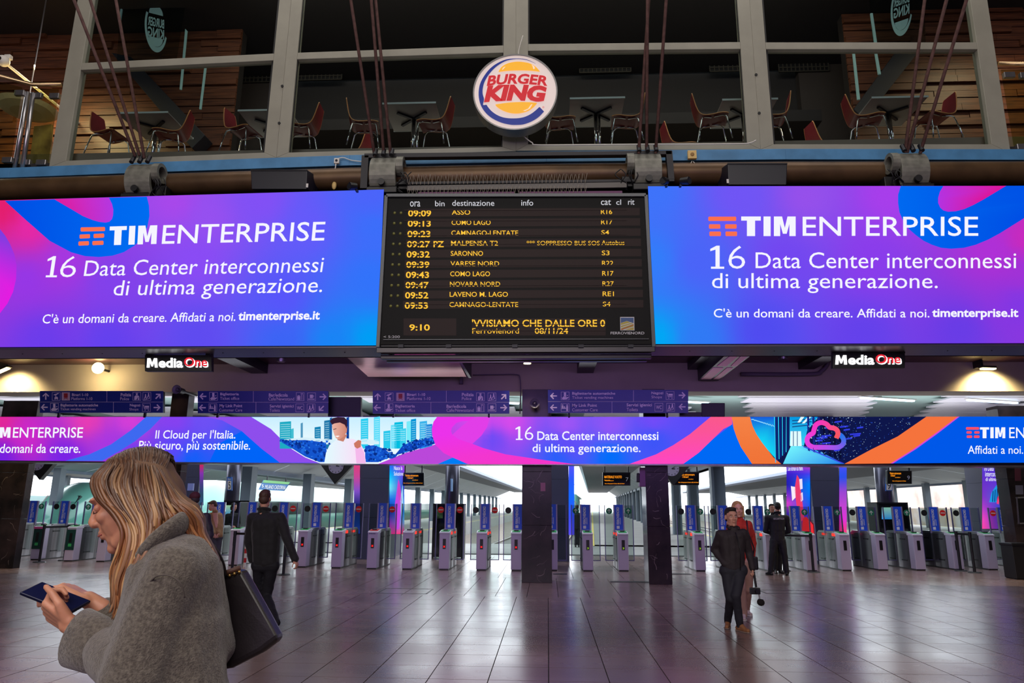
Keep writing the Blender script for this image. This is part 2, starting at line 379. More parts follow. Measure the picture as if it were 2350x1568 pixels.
# vent grilles on the restaurant back wall
gw = None
for k, (x0, y0, x1, y1) in enumerate(((527, 165, 622, 188), (684, 160, 785, 182), (1330, 142, 1447, 165), (1628, 142, 1712, 160), (1786, 142, 1900, 160))):
    c = P((x0 + x1) / 2, (y0 + y1) / 2, 14.38); w = (P(x1, y0, 14.38) - P(x0, y0, 14.38)).x; h = 0.3
    t = thing('vent_grille', '', 'vent', c); g_ = MB(); g_.box(c, (w, 0.02, h)); g_.obj('backing', M_BLACK, t)
    s_ = MB()
    n = int(w / 0.09)
    for i in range(n + 1): s_.box(c + Vector((-w/2 + w*i/n, -0.02, 0)), (0.025, 0.02, h))
    for i in range(4): s_.box(c + Vector((0, -0.022, -h/2 + h*i/3)), (w, 0.02, 0.025))
    s_.obj('grid', mat('grille_paint', (46, 42, 36), 0.8), t)
    t['label'] = ['vent grille on the restaurant wall behind the leftmost window', 'vent grille on the restaurant wall at left of the second window', 'wide vent grille on the wall right behind the round sign', 'vent grille on the wall at the right end of the third window', 'vent grille on the wall behind the rightmost window'][k]
    t['group'] = 'vent grilles on the restaurant wall'
# ================================================================ windows of the restaurant
NODES = [(-7.79, 10.02), (-4.02, 9.83), (-0.46, 9.8), (3.2, 9.86), (6.85, 10.02)]
def nodesurf(i):
    a, b = Vector((*NODES[i], 0)), Vector((*NODES[i + 1], 0)); d = b - a
    return Surf(a, (d.y, -d.x, 0))
M_GLASS = glassm('window_glass', (225, 232, 232), 0.07)
WIN = [
 dict(LO=((112,384),(188,-60)), LI=((151,369),(221,-60)), RI=((606,350),(647,-60)), RO=((634,362),(674,-60)), T=((100,149),(660,121),(660,137),(100,165)), tb=145, by=None),
 dict(LO=((634,362),(674,-60)), LI=((662,350),(699,-60)), RI=((1153,337),(1157,-60)), RO=((1184,347),(1184,-60)), T=((650,122),(1184,103),(1184,120),(650,137))),
 dict(LO=((1184,346),(1184,-60)), LI=((1212,331),(1212,-60)), RI=((1715,328),(1688,-60)), RO=((1746,343),(1716,-60)), T=((1184,101),(1730,96),(1730,112),(1184,117))),
 dict(LO=((1746,343),(1716,-60)), LI=((1776,331),(1744,-60)), RI=((2276,331),(2218,-60)), RO=((2320,352),(2257,-60)), T=((1730,97),(2270,97),(2270,113),(1730,113)))]
def cutx(e, y):                                    # x of an edge at height y
    (x0, y0), (x1, y1) = e; return x0 + (x1 - x0) * (y - y0) / (y1 - y0)
wins = []
for i, w in enumerate(WIN):
    s = nodesurf(i); n = s.n
    root = bpy.data.objects.new('window_%d' % (i + 1), None); COL.objects.link(root); root['kind'] = 'structure'
    c = s.at(*w['LO'][0]); root.location = c; WL[root.name] = c.copy(); wins.append(root)
    def bar(name, pts, th=0.12, off=0.0, mt=M_GREY, bv=0.006):
        return MB().prism([s.at(x, y, off) for x, y in pts], n * -th).obj(name, mt, root, bevel=bv)
    LO, LI, RI, RO = w['LO'], w['LI'], w['RI'], w['RO']
    e = 14
    bar('jamb', [LO[0], (LO[0][0] + (LI[0][0]-LO[0][0]), LI[0][1]), LI[1], LO[1]], 0.14)
    bar('jamb', [RI[0], RO[0], RO[1], RI[1]], 0.14)
    bar('sill', [LO[0], LI[0], RI[0], RO[0]], 0.2, 0.02)
    (ax, ay), (bx, by), (cx_, cy), (dx, dy) = w['T']
    f = lambda x, A, B: A[1] + (B[1] - A[1]) * (x - A[0]) / (B[0] - A[0])
    xl = cutx(LI, f(LI[0][0], (ax, ay), (bx, by))); xr = cutx(RI, by)
    bar('transom', [(xl, f(xl, (ax, ay), (bx, by))), (xr, f(xr, (ax, ay), (bx, by))), (cutx(RI, cy), f(xr, (dx, dy), (cx_, cy))), (cutx(LI, f(xl, (dx, dy), (cx_, cy))), f(xl, (dx, dy), (cx_, cy)))], 0.12)
    yl = f(xl, (dx, dy), (cx_, cy)); yr = f(xr, (dx, dy), (cx_, cy))
    bar('pane', [LI[0], RI[0], (xr, yr), (xl, yl)], 0.012, -0.07, M_GLASS, 0)
    bar('pane', [(xl, f(xl, (ax, ay), (bx, by))), (xr, by), RI[1], LI[1]], 0.012, -0.07, M_GLASS, 0)
    # rubber seals in dark line beside the glass
    for q in (LI, RI):
        bar('gasket', [q[0], (q[0][0] + (3 if q is LI else -3), q[0][1]), (q[1][0] + (3 if q is LI else -3), q[1][1]), q[1]], 0.02, -0.03, M_BLACK, 0)
# bolts on the mullions
for x, y, i in ((648, 198, 1), (641, 283, 1), (1735, 172, 2), (1742, 260, 2)):
    p_ = nodesurf(i).at(x, y, 0.0); MB().cyl(p_ + Vector((0, 0.01, 0)), p_ - Vector((0, 0.012, 0)), 0.022, n=10).obj('bolt', M_BLACK, wins[i])
# blue edge strip and bronze pipe under the windows
zt, zl = P(1250, 362, 9.66).z, P(1250, 370, 9.66).z
xs = [(-14, 9.9), (-8.41, 9.9), (-5.91, 9.79), (-2.95, 9.68), (0, 9.67), (3.49, 9.72), (7.0, 9.86), (13, 9.9)]
o = thing('edge_trim', 'sky blue painted steel strip running below the restaurant windows', 'trim', (0, 9.66, zl))
for i in range(len(xs) - 1):
    a_, b_ = Vector((*xs[i], zl - 0.005)), Vector((*xs[i + 1], zl - 0.005)); q = MB()
    q.prism([a_, b_, b_ + Vector((0, 0, 0.17)), a_ + Vector((0, 0, 0.17))], (0, 0.35, 0)); q.obj('strip_segment', M_BLUEP, o, bevel=0.004)
M_BRONZE = mat('bronze_pipe_paint', (96, 72, 48), 0.42, 0.4, var=0.2, vscale=3)
pc = P(1250, 401, 9.62)
o = MB().tube([(-14, 9.84, pc.z), (-8.4, 9.84, pc.z), (-5.9, 9.76, pc.z), (-2.9, 9.66, pc.z), (0, 9.64, pc.z), (3.5, 9.7, pc.z), (7, 9.82, pc.z), (13, 9.84, pc.z)], 0.165, 28).obj('pipe', M_BRONZE, None, smooth=True)
tag(o, 'thick bronze round pipe running the whole width below the blue strip', 'pipe')
# ================================================================ pillars (marble) and display piers
M_VEIN = mat('marble_vein', (150, 135, 130), 0.4)
def pillar(x0, x1, py, label, depth=0.62, top=None):
    a_, b_ = Z(x0, py), Z(x1, py); y = (a_.y + b_.y) / 2; o = thing('pillar', label, 'pillar', (a_.x, y, 0), 'dark marble pillars of the hall')
    zc = 0.0; tp = zb + 0.02 if top is None else top
    for k, h in enumerate((1.25, 1.2, 1.25, tp - 3.7)):
        MB().mm((a_.x, y, zc), (b_.x, y + depth, zc + h - 0.004)).obj('slab', M_MARBLE, o, bevel=0.004); zc += h
    return o, a_.x, b_.x, y
pC = pillar(1197, 1267, 1338, 'dark marble pillar in the centre with a small white notice')
pR = pillar(1490, 1543, 1342, 'slim dark marble pillar just right of centre, beside a gate intercom', 0.75)
pL = pillar(346, 390, 1322, 'dark marble pillar behind the long haired woman', 0.3)
pLL = pillar(-60, 33, 1305, 'dark marble pillar at the left edge of the view', 0.25)
pRR = pillar(2349, 2440, 1325, 'dark marble pillar at the right edge with posters and a framed monitor', 0.5)
a_ = P(1246, 1118, pC[3]); MB().box(a_ + Vector((0, -0.004, 0)), (0.11, 0.006, 0.19)).obj('notice', mat('notice_paper', (170, 120, 130), 0.7), pC[0])
# cracks and pale veins inlaid in the front slabs
def veins(pil, n, seed):
    o, x0, x1, y = pil; r = random.Random(seed); mb = MB()
    for k in range(n):
        p = Vector((r.uniform(x0 + 0.05, x1 - 0.1), y - 0.0006, r.uniform(0.15, 2.5))); a = r.uniform(0, 6.28); pts = [p]
        for q in range(r.randint(3, 7)):
            a += r.uniform(-0.7, 0.7); p = p + Vector((math.cos(a), 0, math.sin(a))) * r.uniform(0.03, 0.07)
            if not (x0 + 0.01 < p.x < x1 - 0.01): break
            pts.append(p)
        if len(pts) < 3: continue
        w = r.uniform(0.0012, 0.005)
        for q in range(len(pts) - 1):
            d = (pts[q+1] - pts[q]).normalized(); s_ = Vector((-d.z, 0, d.x)) * w * (1 - q / len(pts))
            mb.quad(pts[q] - s_, pts[q+1] - s_ * 0.8, pts[q+1] + s_ * 0.8, pts[q] + s_)
    if mb.v: mb.obj('vein', M_VEIN, o, fix=False)
for k, pl in enumerate((pC, pR, pLL)): veins(pl, 16, k)
M_PIER = mat('pier_cladding', (58, 58, 84), 0.45)
def pier(x0, x1, Y, label, depth=2.2):
    a_, b_ = P(x0, 1100, Y), P(x1, 1100, Y); o = thing('display_pier', label, 'pier', (a_.x, Y, 0), 'piers clad with advertising displays')
    for z0, z1 in ((0, 1.28), (1.28, 2.5), (2.5, 4.5)):
        MB().mm((a_.x, Y, z0), (b_.x, Y + depth, z1 - 0.006)).obj('cladding_panel', M_PIER, o)
    return o, a_.x, b_.x
SIDE = lambda X: Surf((X, 0, 0), (1 if X < 0.2 else -1, 0, 0))
r1 = pier(825, 893, 23.0, 'dark clad pier left of centre with a city picture display on its side')
r2 = pier(1236, 1305, 23.0, 'dark clad pier behind the central pillar with a blue display edge')
r3 = pier(1860, 1926, 23.0, 'dark clad pier behind the guard with a glass pipe picture on its display')
r4 = pier(421, 458, 23.0, 'dark clad pier behind the long haired woman with a wall box', 0.25)
r5 = pier(2310, 2400, 23.0, 'dark pier at the far right with a violet lettered display')
def strip(o, x0, x1, Y, y0, y1, cols):
    s = YP(Y); g_ = gradgrid(x0, x1, y0, y1, s, M_ATTR, o, lambda x, y: ramp(cols, (y - y0) / (y1 - y0)), 2, 24, 0.03, 'display_strip'); return g_
def ramp(cols, t):
    t = max(0, min(1, t)) * (len(cols) - 1); i = min(int(t), len(cols) - 2); f = t - i
    return tuple(cols[i][k] * (1 - f) + cols[i + 1][k] * f for k in range(3))
strip(r1[0], 812, 826, 23.0, 1062, 1225, [(225, 60, 120), (200, 70, 150), (130, 80, 200), (30, 40, 110), (20, 50, 120), (30, 60, 160)])
strip(r2[0], 1305, 1318, 23.0, 1062, 1228, [(95, 80, 250), (40, 90, 250), (20, 105, 255), (60, 80, 245), (90, 80, 240)])
strip(r3[0], 1926, 1943, 23.0, 1062, 1225, [(80, 80, 250), (40, 80, 235), (150, 70, 210), (190, 70, 210), (225, 50, 215), (250, 60, 120)])
strip(r4[0], 458, 467, 23.0, 1062, 1160, [(205, 40, 70), (130, 50, 170), (70, 60, 130), (40, 70, 100), (50, 80, 120)])
MB().box(P(438, 1118, 22.26), (0.18, 0.07, 0.22)).obj('wall_box', mat('pale_blue_box', (130, 140, 205), 0.5), r4[0])
# side displays: a picture screen on the side face of the pier
def sidegrid(r, X, x0, x1, y0, y1, cols_l, cols_r, name='side_display', skew=0):
    s = SIDE(X); mb = MB(); mb.c = []; ny, nx = 20, 4
    for j in range(ny + 1):
        for i in range(nx + 1):
            u, v = i / nx, j / ny; x = x0 + (x1 - x0) * u; y = y0 + (y1 - y0) * v
            mb.v.append(s.at(x, y, 0.02)); a, b_ = ramp(cols_l, v), ramp(cols_r, v); mb.c.append(lin(tuple(a[k] * (1 - u) + b_[k] * u for k in range(3))))
    for j in range(ny):
        for i in range(nx):
            k = j * (nx + 1) + i; mb.f.append((k, k + 1, k + nx + 2, k + nx + 1))
    return mb.obj(name, M_ATTR, r[0], fix=False)
sidegrid(r1, r1[2], 894, 928, 1066, 1226, [(30, 100, 240), (0, 200, 255), (120, 240, 255), (30, 110, 230), (10, 50, 160), (150, 60, 200), (240, 60, 160)], [(180, 60, 220), (110, 60, 230), (40, 60, 180), (60, 110, 220), (40, 140, 230), (120, 180, 240), (250, 60, 110)])
s_ = SIDE(r1[2]); text('Nasce la\nSoluzione', (904, 1070, 926, 1092), s_, emit('screen_white', (245, 245, 255)), r1[0], 0.03, bold=0.01)
for q, c in ((((906, 1160), (914, 1100), (918, 1112), (922, 1150), (916, 1215), (908, 1215)), (195, 70, 220)), (((912, 1130), (916, 1104), (920, 1128), (917, 1155)), (225, 60, 90)), (((918, 1150), (924, 1112), (926, 1160), (921, 1190)), (160, 215, 245))): art(q, s_, M_ATTR, r1[0], 0.03, c)
sidegrid(r3, r3[1], 1805, 1859, 1064, 1228, [(140, 60, 235), (60, 30, 200), (30, 25, 170), (120, 40, 200), (235, 60, 200), (60, 40, 190), (30, 40, 190), (220, 40, 60)], [(235, 60, 180), (70, 60, 240), (0, 130, 250), (0, 120, 250), (10, 90, 235), (40, 60, 230), (240, 50, 50), (250, 50, 40)])
s_ = SIDE(r3[1]); text("Due domani da creare.", (1808, 1070, 1843, 1081), s_, emit('screen_white', (245, 245, 255)), r3[0], 0.03, bold=0.01, slope=-1)
for q, c in ((((1823, 1125), (1829, 1090), (1834, 1098), (1841, 1150), (1846, 1190), (1836, 1200), (1828, 1160)), (235, 60, 110)), (((1815, 1116), (1825, 1118), (1826, 1142), (1818, 1150)), (250, 235, 250)), (((1834, 1100), (1841, 1099), (1842, 1122), (1836, 1124)), (235, 225, 250)), (((1836, 1133), (1842, 1130), (1843, 1148), (1838, 1152)), (235, 225, 250)), (((1842, 1190), (1850, 1186), (1866, 1205), (1868, 1228), (1842, 1228)), (235, 45, 55))): art(q, s_, M_ATTR, r3[0], 0.03, c)
sidegrid(r5, r5[1], 2254, 2309, 1064, 1214, [(90, 70, 220), (95, 50, 205), (110, 50, 200), (130, 50, 200), (180, 60, 200), (240, 70, 190), (250, 70, 160)], [(90, 40, 190), (80, 50, 215), (90, 60, 220), (40, 120, 220), (20, 60, 200), (40, 40, 200), (60, 50, 220)])
s_ = SIDE(r5[1])
for k, (t_, x0, x1, y) in enumerate((('16 Data Center', 2259, 2303, 1070), ('interconnessi', 2261, 2299, 1083), ('di ultima genera', 2262, 2309, 1096))): text(t_, (x0, y, x1, y + 11), s_, emit('screen_white', (245, 245, 255)), r5[0], 0.03, bold=0.008)
art([(2270, 1153), (2276, 1130), (2288, 1112), (2300, 1104), (2308, 1104), (2309, 1153)], s_, M_ATTR, r5[0], 0.026, (30, 150, 225))
for k in range(6): art([(2278 + k * 5, 1128 - k*3), (2280 + k * 5, 1126 - k*3), (2279 + k * 5, 1152), (2277 + k * 5, 1152)], s_, M_ATTR, r5[0], 0.03, (10, 40, 110))
art(spline([(2287, 1156), (2290, 1140), (2298, 1132), (2306, 1140), (2310, 1141), (2310, 1150), (2301, 1146), (2294, 1146), (2292, 1158)], 4), s_, M_ATTR, r5[0], 0.034, (240, 60, 120))
# ================================================================ gate hall ceiling and rear opening
M_SLATW = mat('white_metal_slat', (222, 220, 228), 0.4, 0.1)
gc = struct('ceiling_gate_hall', MB().mm((-24, 17.7, 4.62), (22, 25.6, 4.9)), mat('pale_green_ceiling', (150, 178, 172), 0.7))
struct('wall_gate_hall_left', MB().mm((-24.3, 17, 0), (-24, 26, 4.9)), M_PLASTER)
struct('wall_gate_hall_right', MB().mm((22, 17, 0), (23.0, 26, 4.9)), M_PLASTER)
for k in range(9):                                  # slanting bays of metal slats between pale green strips
    x0 = -21 + k * 5.2
    for j in range(7):
        y0 = 17.9 + j * 1.05; sk = j * 0.34
        if x0 + sk > 17.5: continue
        MB().mm((x0 + sk, y0, 4.5), (x0 + sk + 3.4, y0 + 0.98, 4.54)).obj('slat', M_SLATW, gc)
for k, (x, y) in enumerate(((-12, 19), (-7.2, 19.2), (-1.6, 19.5), (3.6, 19.4), (8.9, 19.0), (11.8, 19.4), (14.2, 20.2))):
    o = thing('ceiling_tube_light', 'bluish fluorescent tube on the gate hall ceiling, %s' % ['left end', 'second from the left', 'third from the left', 'above the slim pillar', 'right of the direction signs', 'second from the right', 'right end'][k], 'ceiling light', (x, y, 4.48), 'fluorescent tubes of the gate hall')
    MB().box((x, y, 4.46), (1.7, 0.09, 0.05), 0.35).obj('tube', emit('tube_glow', (190, 225, 255), 5), o); MB().box((x, y, 4.49), (1.8, 0.13, 0.03), 0.35).obj('fitting', M_WHITE, o)
# rear edge beam above the platforms
struct('trim_2', MB().mm((-24, 25.2, 3.9), (22, 25.6, 4.7)), mat('rear_beam', (120, 122, 128), 0.6))
# gate hall lamps shine down; an unseen upward fill is added for the ceiling
area_light('gate_hall_lamps', (0, 21, 4.3), (0, 0, 0), 30, 2.5, 300, (0.85, 0.92, 1.0))
area_light('gate_hall_ceiling_fill', (0, 19.5, 3.3), (math.pi, 0, 0), 34, 1.5, 420, (0.95, 0.95, 1.0))
# ================================================================ advertising displays
E_WHITE = emit('screen_white', (245, 245, 255))
def ribbon(pts, w, surf, parent, col, off, name='graphic'):
    mb = MB(); mb.c = []; m = len(pts)
    for i, (x, y) in enumerate(pts):
        x1, y1 = pts[min(i + 1, m - 1)]; x0, y0 = pts[max(i - 1, 0)]; L = math.hypot(x1 - x0, y1 - y0) or 1; nx, ny = -(y1 - y0) / L * w, (x1 - x0) / L * w
        for k in (1, -1): mb.v.append(surf.at(x + nx * k, y + ny * k, off)); mb.c.append(lin(col(i / (m - 1))))
    for i in range(m - 1): mb.f.append((2*i, 2*i + 1, 2*i + 3, 2*i + 2))
    return mb.obj(name, M_ATTR, parent, fix=False)
def rrect(x0, y0, x1, y1, r, slope=0):
    out = []
    for cx, cy, a0 in ((x1 - r, y0 + r, -90), (x1 - r, y1 - r, 0), (x0 + r, y1 - r, 90), (x0 + r, y0 + r, 180)):
        for k in range(4):
            a = math.radians(a0 + 30 * k); px = cx + r * math.cos(a); out.append((px, cy + r * math.sin(a) + slope * (px - x0) / (x1 - x0)))
    return out
ORG = (250, 112, 78)
# ---- large display on the left
SL = Surf((-2.3, 9.3, 0), Vector((0.10 / 5.6, -1, 0)))
SR = Surf((1.42, 9.3, 0), Vector((-0.10 / 5.0, -1, 0)))
def housing(surf, x0, x1, yt, yb, name, label):
    c = surf.at((x0 + x1) / 2, yb(x0)); o = thing(name, label, 'display')
    q = [surf.at(x0, yt(x0), -0.01), surf.at(x1, yt(x1), -0.01), surf.at(x1, yb(x1), -0.01), surf.at(x0, yb(x0), -0.01)]
    MB().prism(q, surf.n * -0.55).obj('housing', M_DARK, o, bevel=0.01)
    mb = MB(); b0, b1 = surf.at(x0, yb(x0), 0.0), surf.at(x1, yb(x1), 0.0)
    mb.prism([b0 + Vector((0, 0.02, -0.03)), b1 + Vector((0, 0.02, -0.03)), b1 + Vector((0, 0.62, -0.03)), b0 + Vector((0, 0.62, -0.03))], (0, 0, 0.028))
    mb.obj('underside_tray', mat('display_tray_metal', (84, 80, 92), 0.4, 0.5), o, bevel=0.004)
    mb = MB(); mb.prism([b0 + Vector((0, 0.72, -0.02)), b1 + Vector((0, 0.72, -0.02)), b1 + Vector((0, 0.86, 0.02)), b0 + Vector((0, 0.86, 0.02))], (0, 0, 0.05))
    mb.obj('rear_rail', mat('rail_metal', (120, 116, 130), 0.35, 0.6), o)
    r = MB(); n = int((b1 - b0).length / 0.55)
    for i in range(1, n): p = b0.lerp(b1, i / n); r.cyl(p + Vector((0, 0.3, -0.036)), p + Vector((0, 0.3, -0.02)), 0.008, n=6)
    r.obj('rivets', M_BLACK, o)['kind'] = 'stuff'
    return o
ytL = lambda x: 460 + (435 - 460) * x / 881.0; ybL = lambda x: 797 + (793 - 797) * x / 866.0
oL = housing(SL, -170, 874, lambda x: ytL(x) , ybL, 'advertising_display', 'large left advertising display with a violet blue picture and a blue loop at its left')
cL = ramp2([(10, 480, (228, 30, 110)), (70, 520, (230, 40, 165)), (60, 640, (150, 55, 230)), (150, 600, (165, 55, 225)), (400, 460, (168, 72, 235)), (480, 500, (150, 80, 240)), (600, 460, (130, 80, 245)), (700, 520, (100, 90, 250)), (850, 450, (75, 100, 250)), (860, 520, (60, 110, 250)),
    (250, 650, (130, 65, 235)), (450, 600, (138, 75, 245)), (450, 770, (95, 75, 240)), (650, 680, (88, 85, 250)), (850, 640, (50, 115, 250)), (850, 780, (0, 158, 245)), (760, 785, (25, 132, 245)), (650, 785, (60, 100, 245)), (100, 780, (108, 60, 235)), (250, 780, (100, 65, 238))])
def edgeL(y): return 881 - 15 * (y - 435) / 358.0
mb = MB(); mb.c = []
for j in range(17):
    for i in range(49):
        u, v = i / 48, j / 16; x = -165 + (881 + 165) * u - 15 * v * max(0, u); y = ytL(x) + (ybL(x) - ytL(x)) * v
        mb.v.append(SL.at(x, y, 0.002)); mb.c.append(lin(cL(max(x, 0), y)))
for j in range(16):
    for i in range(48): k = j * 49 + i; mb.f.append((k, k + 1, k + 50, k + 49))
mb.obj('picture', M_ATTR, oL, fix=False)
def mixc(a, b, t): t = max(0, min(1, t)); return tuple(a[k] * (1 - t) + b[k] * t for k in range(3))
art([(11, 461), (57, 503), (114, 553), (163, 579), (195, 588), (227, 590), (258, 587), (284, 579), (310, 563), (326, 545), (338, 522), (343, 496), (342, 472), (337, 451.5), (250, 454), (257, 468), (260, 481), (259.5, 494), (257, 503), (251, 509), (242, 511), (228, 509.5), (212, 505), (190, 496), (170, 484), (146, 470), (125, 457.6)], SL, M_ATTR, oL, 0.005, lambda x, y: mixc((0, 75, 228), (0, 108, 240), x / 300))
art([(125, 457.6), (250, 454), (257, 468), (260, 481), (259.5, 494), (257, 503), (251, 509), (242, 511), (228, 509.5), (212, 505), (190, 496), (170, 484), (146, 470)], SL, M_ATTR, oL, 0.005, lambda x, y: mixc((226, 25, 150), (180, 55, 225), (x - 125) / 130))
art([(-160, 470), (0, 526), (12, 541), (23, 560), (33, 584), (38, 609), (37, 640), (30, 670), (17, 697), (0, 719), (-160, 790)], SL, M_ATTR, oL, 0.005, lambda x, y: mixc((125, 62, 225), (228, 28, 225), (y - 540) / 130))
for q in ((185, 522, 241, 531.5), (182.5, 538.5, 206.5, 547.8), (214.7, 537, 239, 546.5), (180, 554.5, 204, 564), (212, 553.5, 237.5, 563)): art(rrect(*q, 2.2, -1), SL, M_ATTR, oL, 0.008, ORG)
def tim(box, slope, lean, surf, parent, off=0.008):
    x0, y0, x1, y1 = box; G_ = {'T': [(0, 1), (.36, 1), (.36, .79), (.255, .79), (.255, 0), (.105, 0), (.105, .79), (0, .79)], 'I': [(.41, 1), (.54, 1), (.54, 0), (.41, 0)],
        'M': [(.60, 1), (.75, 1), (.80, .42), (.85, 1), (1, 1), (1, 0), (.885, 0), (.885, .62), (.835, .12), (.765, .12), (.715, .62), (.715, 0), (.60, 0)]}
    for k, g_ in G_.items(): art([(x0 + (x1 - x0) * u + lean * (y1 - y0) * (w - 0.5), y1 - (y1 - y0) * w + slope * u) for u, w in g_], surf, E_WHITE, parent, off, name='lettering')
def sixteen(box, lean, surf, parent, off=0.008):
    x0, y0, x1, y1 = box; W_, H_ = x1 - x0, y1 - y0; f = lambda u, w: (x0 + W_ * u + lean * H_ * (w - 0.5), y1 - H_ * w)
    art([f(*q) for q in ((0.0, .86), (.0, .76), (.15, .83), (.15, .09), (.02, .09), (.02, 0), (.40, 0), (.40, .09), (.27, .09), (.27, 1.0), (.18, 1.0))], surf, E_WHITE, parent, off, name='lettering')
    text('6', (x0 + W_ * 0.52 - lean * H_ * 0.5, y0, x1 + lean * H_ * 0.0, y1), surf, E_WHITE, parent, off, shear=lean, bold=-0.012)
def lines(surf, parent, items):
    for s, box, bold, sl, sh in items:
        if s == 'TIM': tim(box, sl, sh, surf, parent)
        elif s == '16': sixteen(box, sh, surf, parent)
        else: text(s, box, surf, E_WHITE, parent, 0.008, bold=bold, slope=sl, shear=sh)
lines(SL, oL, [('TIM', (251, 520, 360, 563), 0.022, -3, 0.05), ('ENTERPRISE', (371, 516.5, 747, 560.5), 0.004, -8, 0.08), ('16', (107, 588, 174, 636.5), 0.0, -1, 0.15),
    ('Data Center interconnessi', (192, 598, 744, 634), 0.0, -9, 0.15), ('di ultima generazione.', (261, 644, 739, 690), 0.0, -8, 0.15),
    ("C'è un domani da creare. Affidati a noi.", (98, 721, 540, 743), 0.006, -6, 0.15), ('timenterprise.it', (547, 716, 734, 742), 0.028, -2, 0.1)])
# ---- large display on the right
oR = housing(SR, 1494, 2520, lambda x: 427.6 - (x - 1487) / 860.0, lambda x: 790 - (x - 1502) * 2 / 850.0, 'advertising_display', 'large right advertising display with a blue violet picture and a blue loop at its right')
cR = ramp2([(1500, 440, (62, 115, 250)), (1500, 600, (50, 125, 250)), (1508, 780, (0, 168, 245)), (1600, 780, (48, 122, 245)), (1600, 600, (75, 100, 248)), (1700, 450, (112, 85, 245)), (1850, 450, (150, 80, 235)), (2040, 450, (168, 62, 235)), (2000, 600, (138, 60, 235)), (1800, 600, (115, 70, 240)), (1750, 760, (80, 75, 240)), (1980, 770, (100, 65, 235)), (2200, 760, (105, 60, 230)), (2340, 700, (130, 55, 228)), (2345, 620, (160, 50, 215)), (2350, 550, (200, 42, 190)), (2280, 570, (175, 48, 215)), (2450, 500, (230, 40, 140))])
mb = MB(); mb.c = []
for j in range(17):
    for i in range(49):
        u, v = i / 48, j / 16; x = 1487 + 1030 * u + 15 * v * (1 - u); y = 427.6 - (x - 1487) / 860.0 + (362.2 - 1.2 * u) * v
        mb.v.append(SR.at(x, y, 0.002)); mb.c.append(lin(cR(x, y)))
for j in range(16):
    for i in range(48): k = j * 49 + i; mb.f.append((k, k + 1, k + 50, k + 49))
mb.obj('picture', M_ATTR, oR, fix=False)
art([(2067, 427), (2061, 447), (2061, 466), (2064, 487), (2072, 506), (2085, 525), (2102, 540), (2120, 553), (2139, 562), (2160, 569), (2183, 571), (2212, 569), (2239, 562), (2268, 550), (2294, 536), (2350, 501), (2420, 455), (2460, 426), (2309, 426.5), (2257, 458), (2235, 470), (2213, 480), (2193, 485), (2176, 486), (2165, 483), (2158, 477), (2153, 466), (2153, 454), (2157, 440), (2165, 427)], SR, M_ATTR, oR, 0.005, lambda x, y: mixc((0, 105, 240), (0, 78, 228), (x - 2061) / 290))
art([(2165, 427), (2157, 440), (2153, 454), (2153, 466), (2158, 477), (2165, 483), (2176, 486), (2193, 485), (2213, 480), (2235, 470), (2257, 458), (2309, 426.5)], SR, M_ATTR, oR, 0.005, lambda x, y: mixc((180, 50, 225), (222, 20, 150), (x - 2153) / 110))
for q in ((1625.5, 497.4, 1689.5, 507.3), (1627, 514.8, 1653, 525), (1664, 514.8, 1690.5, 525), (1628, 531.5, 1654.5, 542), (1665, 531.5, 1691.5, 542)): art(rrect(*q, 2.2), SR, M_ATTR, oR, 0.008, ORG)
lines(SR, oR, [('TIM', (1701, 497, 1826, 542), 0.022, 0, 0), ('ENTERPRISE', (1842, 497, 2245, 542), 0.004, 0, 0), ('16', (1630, 564, 1710, 617), 0.0, 0, 0), ('Data Center interconnessi', (1734, 579, 2332, 616), 0.0, 0, 0),
    ('di ultima generazione.', (1634, 627, 2152, 673), 0.0, 0, 0), ("C'è un domani da creare. Affidati a noi.", (1638, 708, 2133, 729), 0.006, 0, 0), ('timenterprise.it', (2139, 709, 2337, 734), 0.028, 0, 0)])
# ================================================================ departure board
SB = YP(9.2); B = lambda X, Y: (860 + X / 3.5606, 430 + Y / 3.5606)
oB = thing('departure_board', 'black departure board with amber lettering between the two large displays', 'departure board')
q = [(887, 450), (1482, 449), (1500, 797), (868, 798)]
MB().prism([SB.at(*p, -0.02) for p in q], (0, 0.45, 0)).obj('housing', mat('board_housing', (30, 30, 34), 0.4, 0.3), oB, bevel=0.02)
fr = MB()
def edge(mb, a, b, w, d, off=0.0):
    A, Bp = SB.at(*a, off), SB.at(*b, off); u = (Bp - A).normalized(); n = Vector((0, -1, 0)); s_ = u.cross(n) * w
    mb.prism([A - s_, Bp - s_, Bp + s_, A + s_], n * d)
for a, b in ((q[0], q[1]), (q[1], q[2]), (q[3], q[0])): edge(fr, a, b, 0.025, 0.03)
edge(fr, B(70, 1248), B(2240, 1242), 0.008, 0.02)
fr.obj('frame', mat('board_frame_metal', (74, 76, 80), 0.35, 0.6), oB, bevel=0.004)
bt = MB(); p0, p1 = SB.at(866, 800), SB.at(1502, 799)
for k, (dy, dz, h) in enumerate(((-0.05, -0.02, 0.05), (0.08, -0.09, 0.035), (0.3, -0.1, 0.02))): bt.mm((p0.x + 0.03 * k, p0.y + dy, p0.z + dz - h), (p1.x - 0.03 * k, p0.y + dy + 0.1, p0.z + dz + 0.02))
bt.obj('bottom_rail', mat('board_rail_metal', (62, 60, 64), 0.3, 0.7), oB, bevel=0.006)
cl_ = MB()
for X in (215, 605, 1145, 1685, 2090): p = SB.at(*B(X, 1300), 0.05); cl_.box(p, (0.07, 0.05, 0.04))
cl_.obj('clips', M_DARK, oB)['kind'] = 'stuff'
art([(891, 456), (1478, 455), (1495, 790), (872, 791)], SB, mat('board_face', (10, 10, 12), 0.5, spec=0.15), oB, 0.002, name='face')
M_HEAD = mat('board_header_print', (206, 206, 214), 0.5)
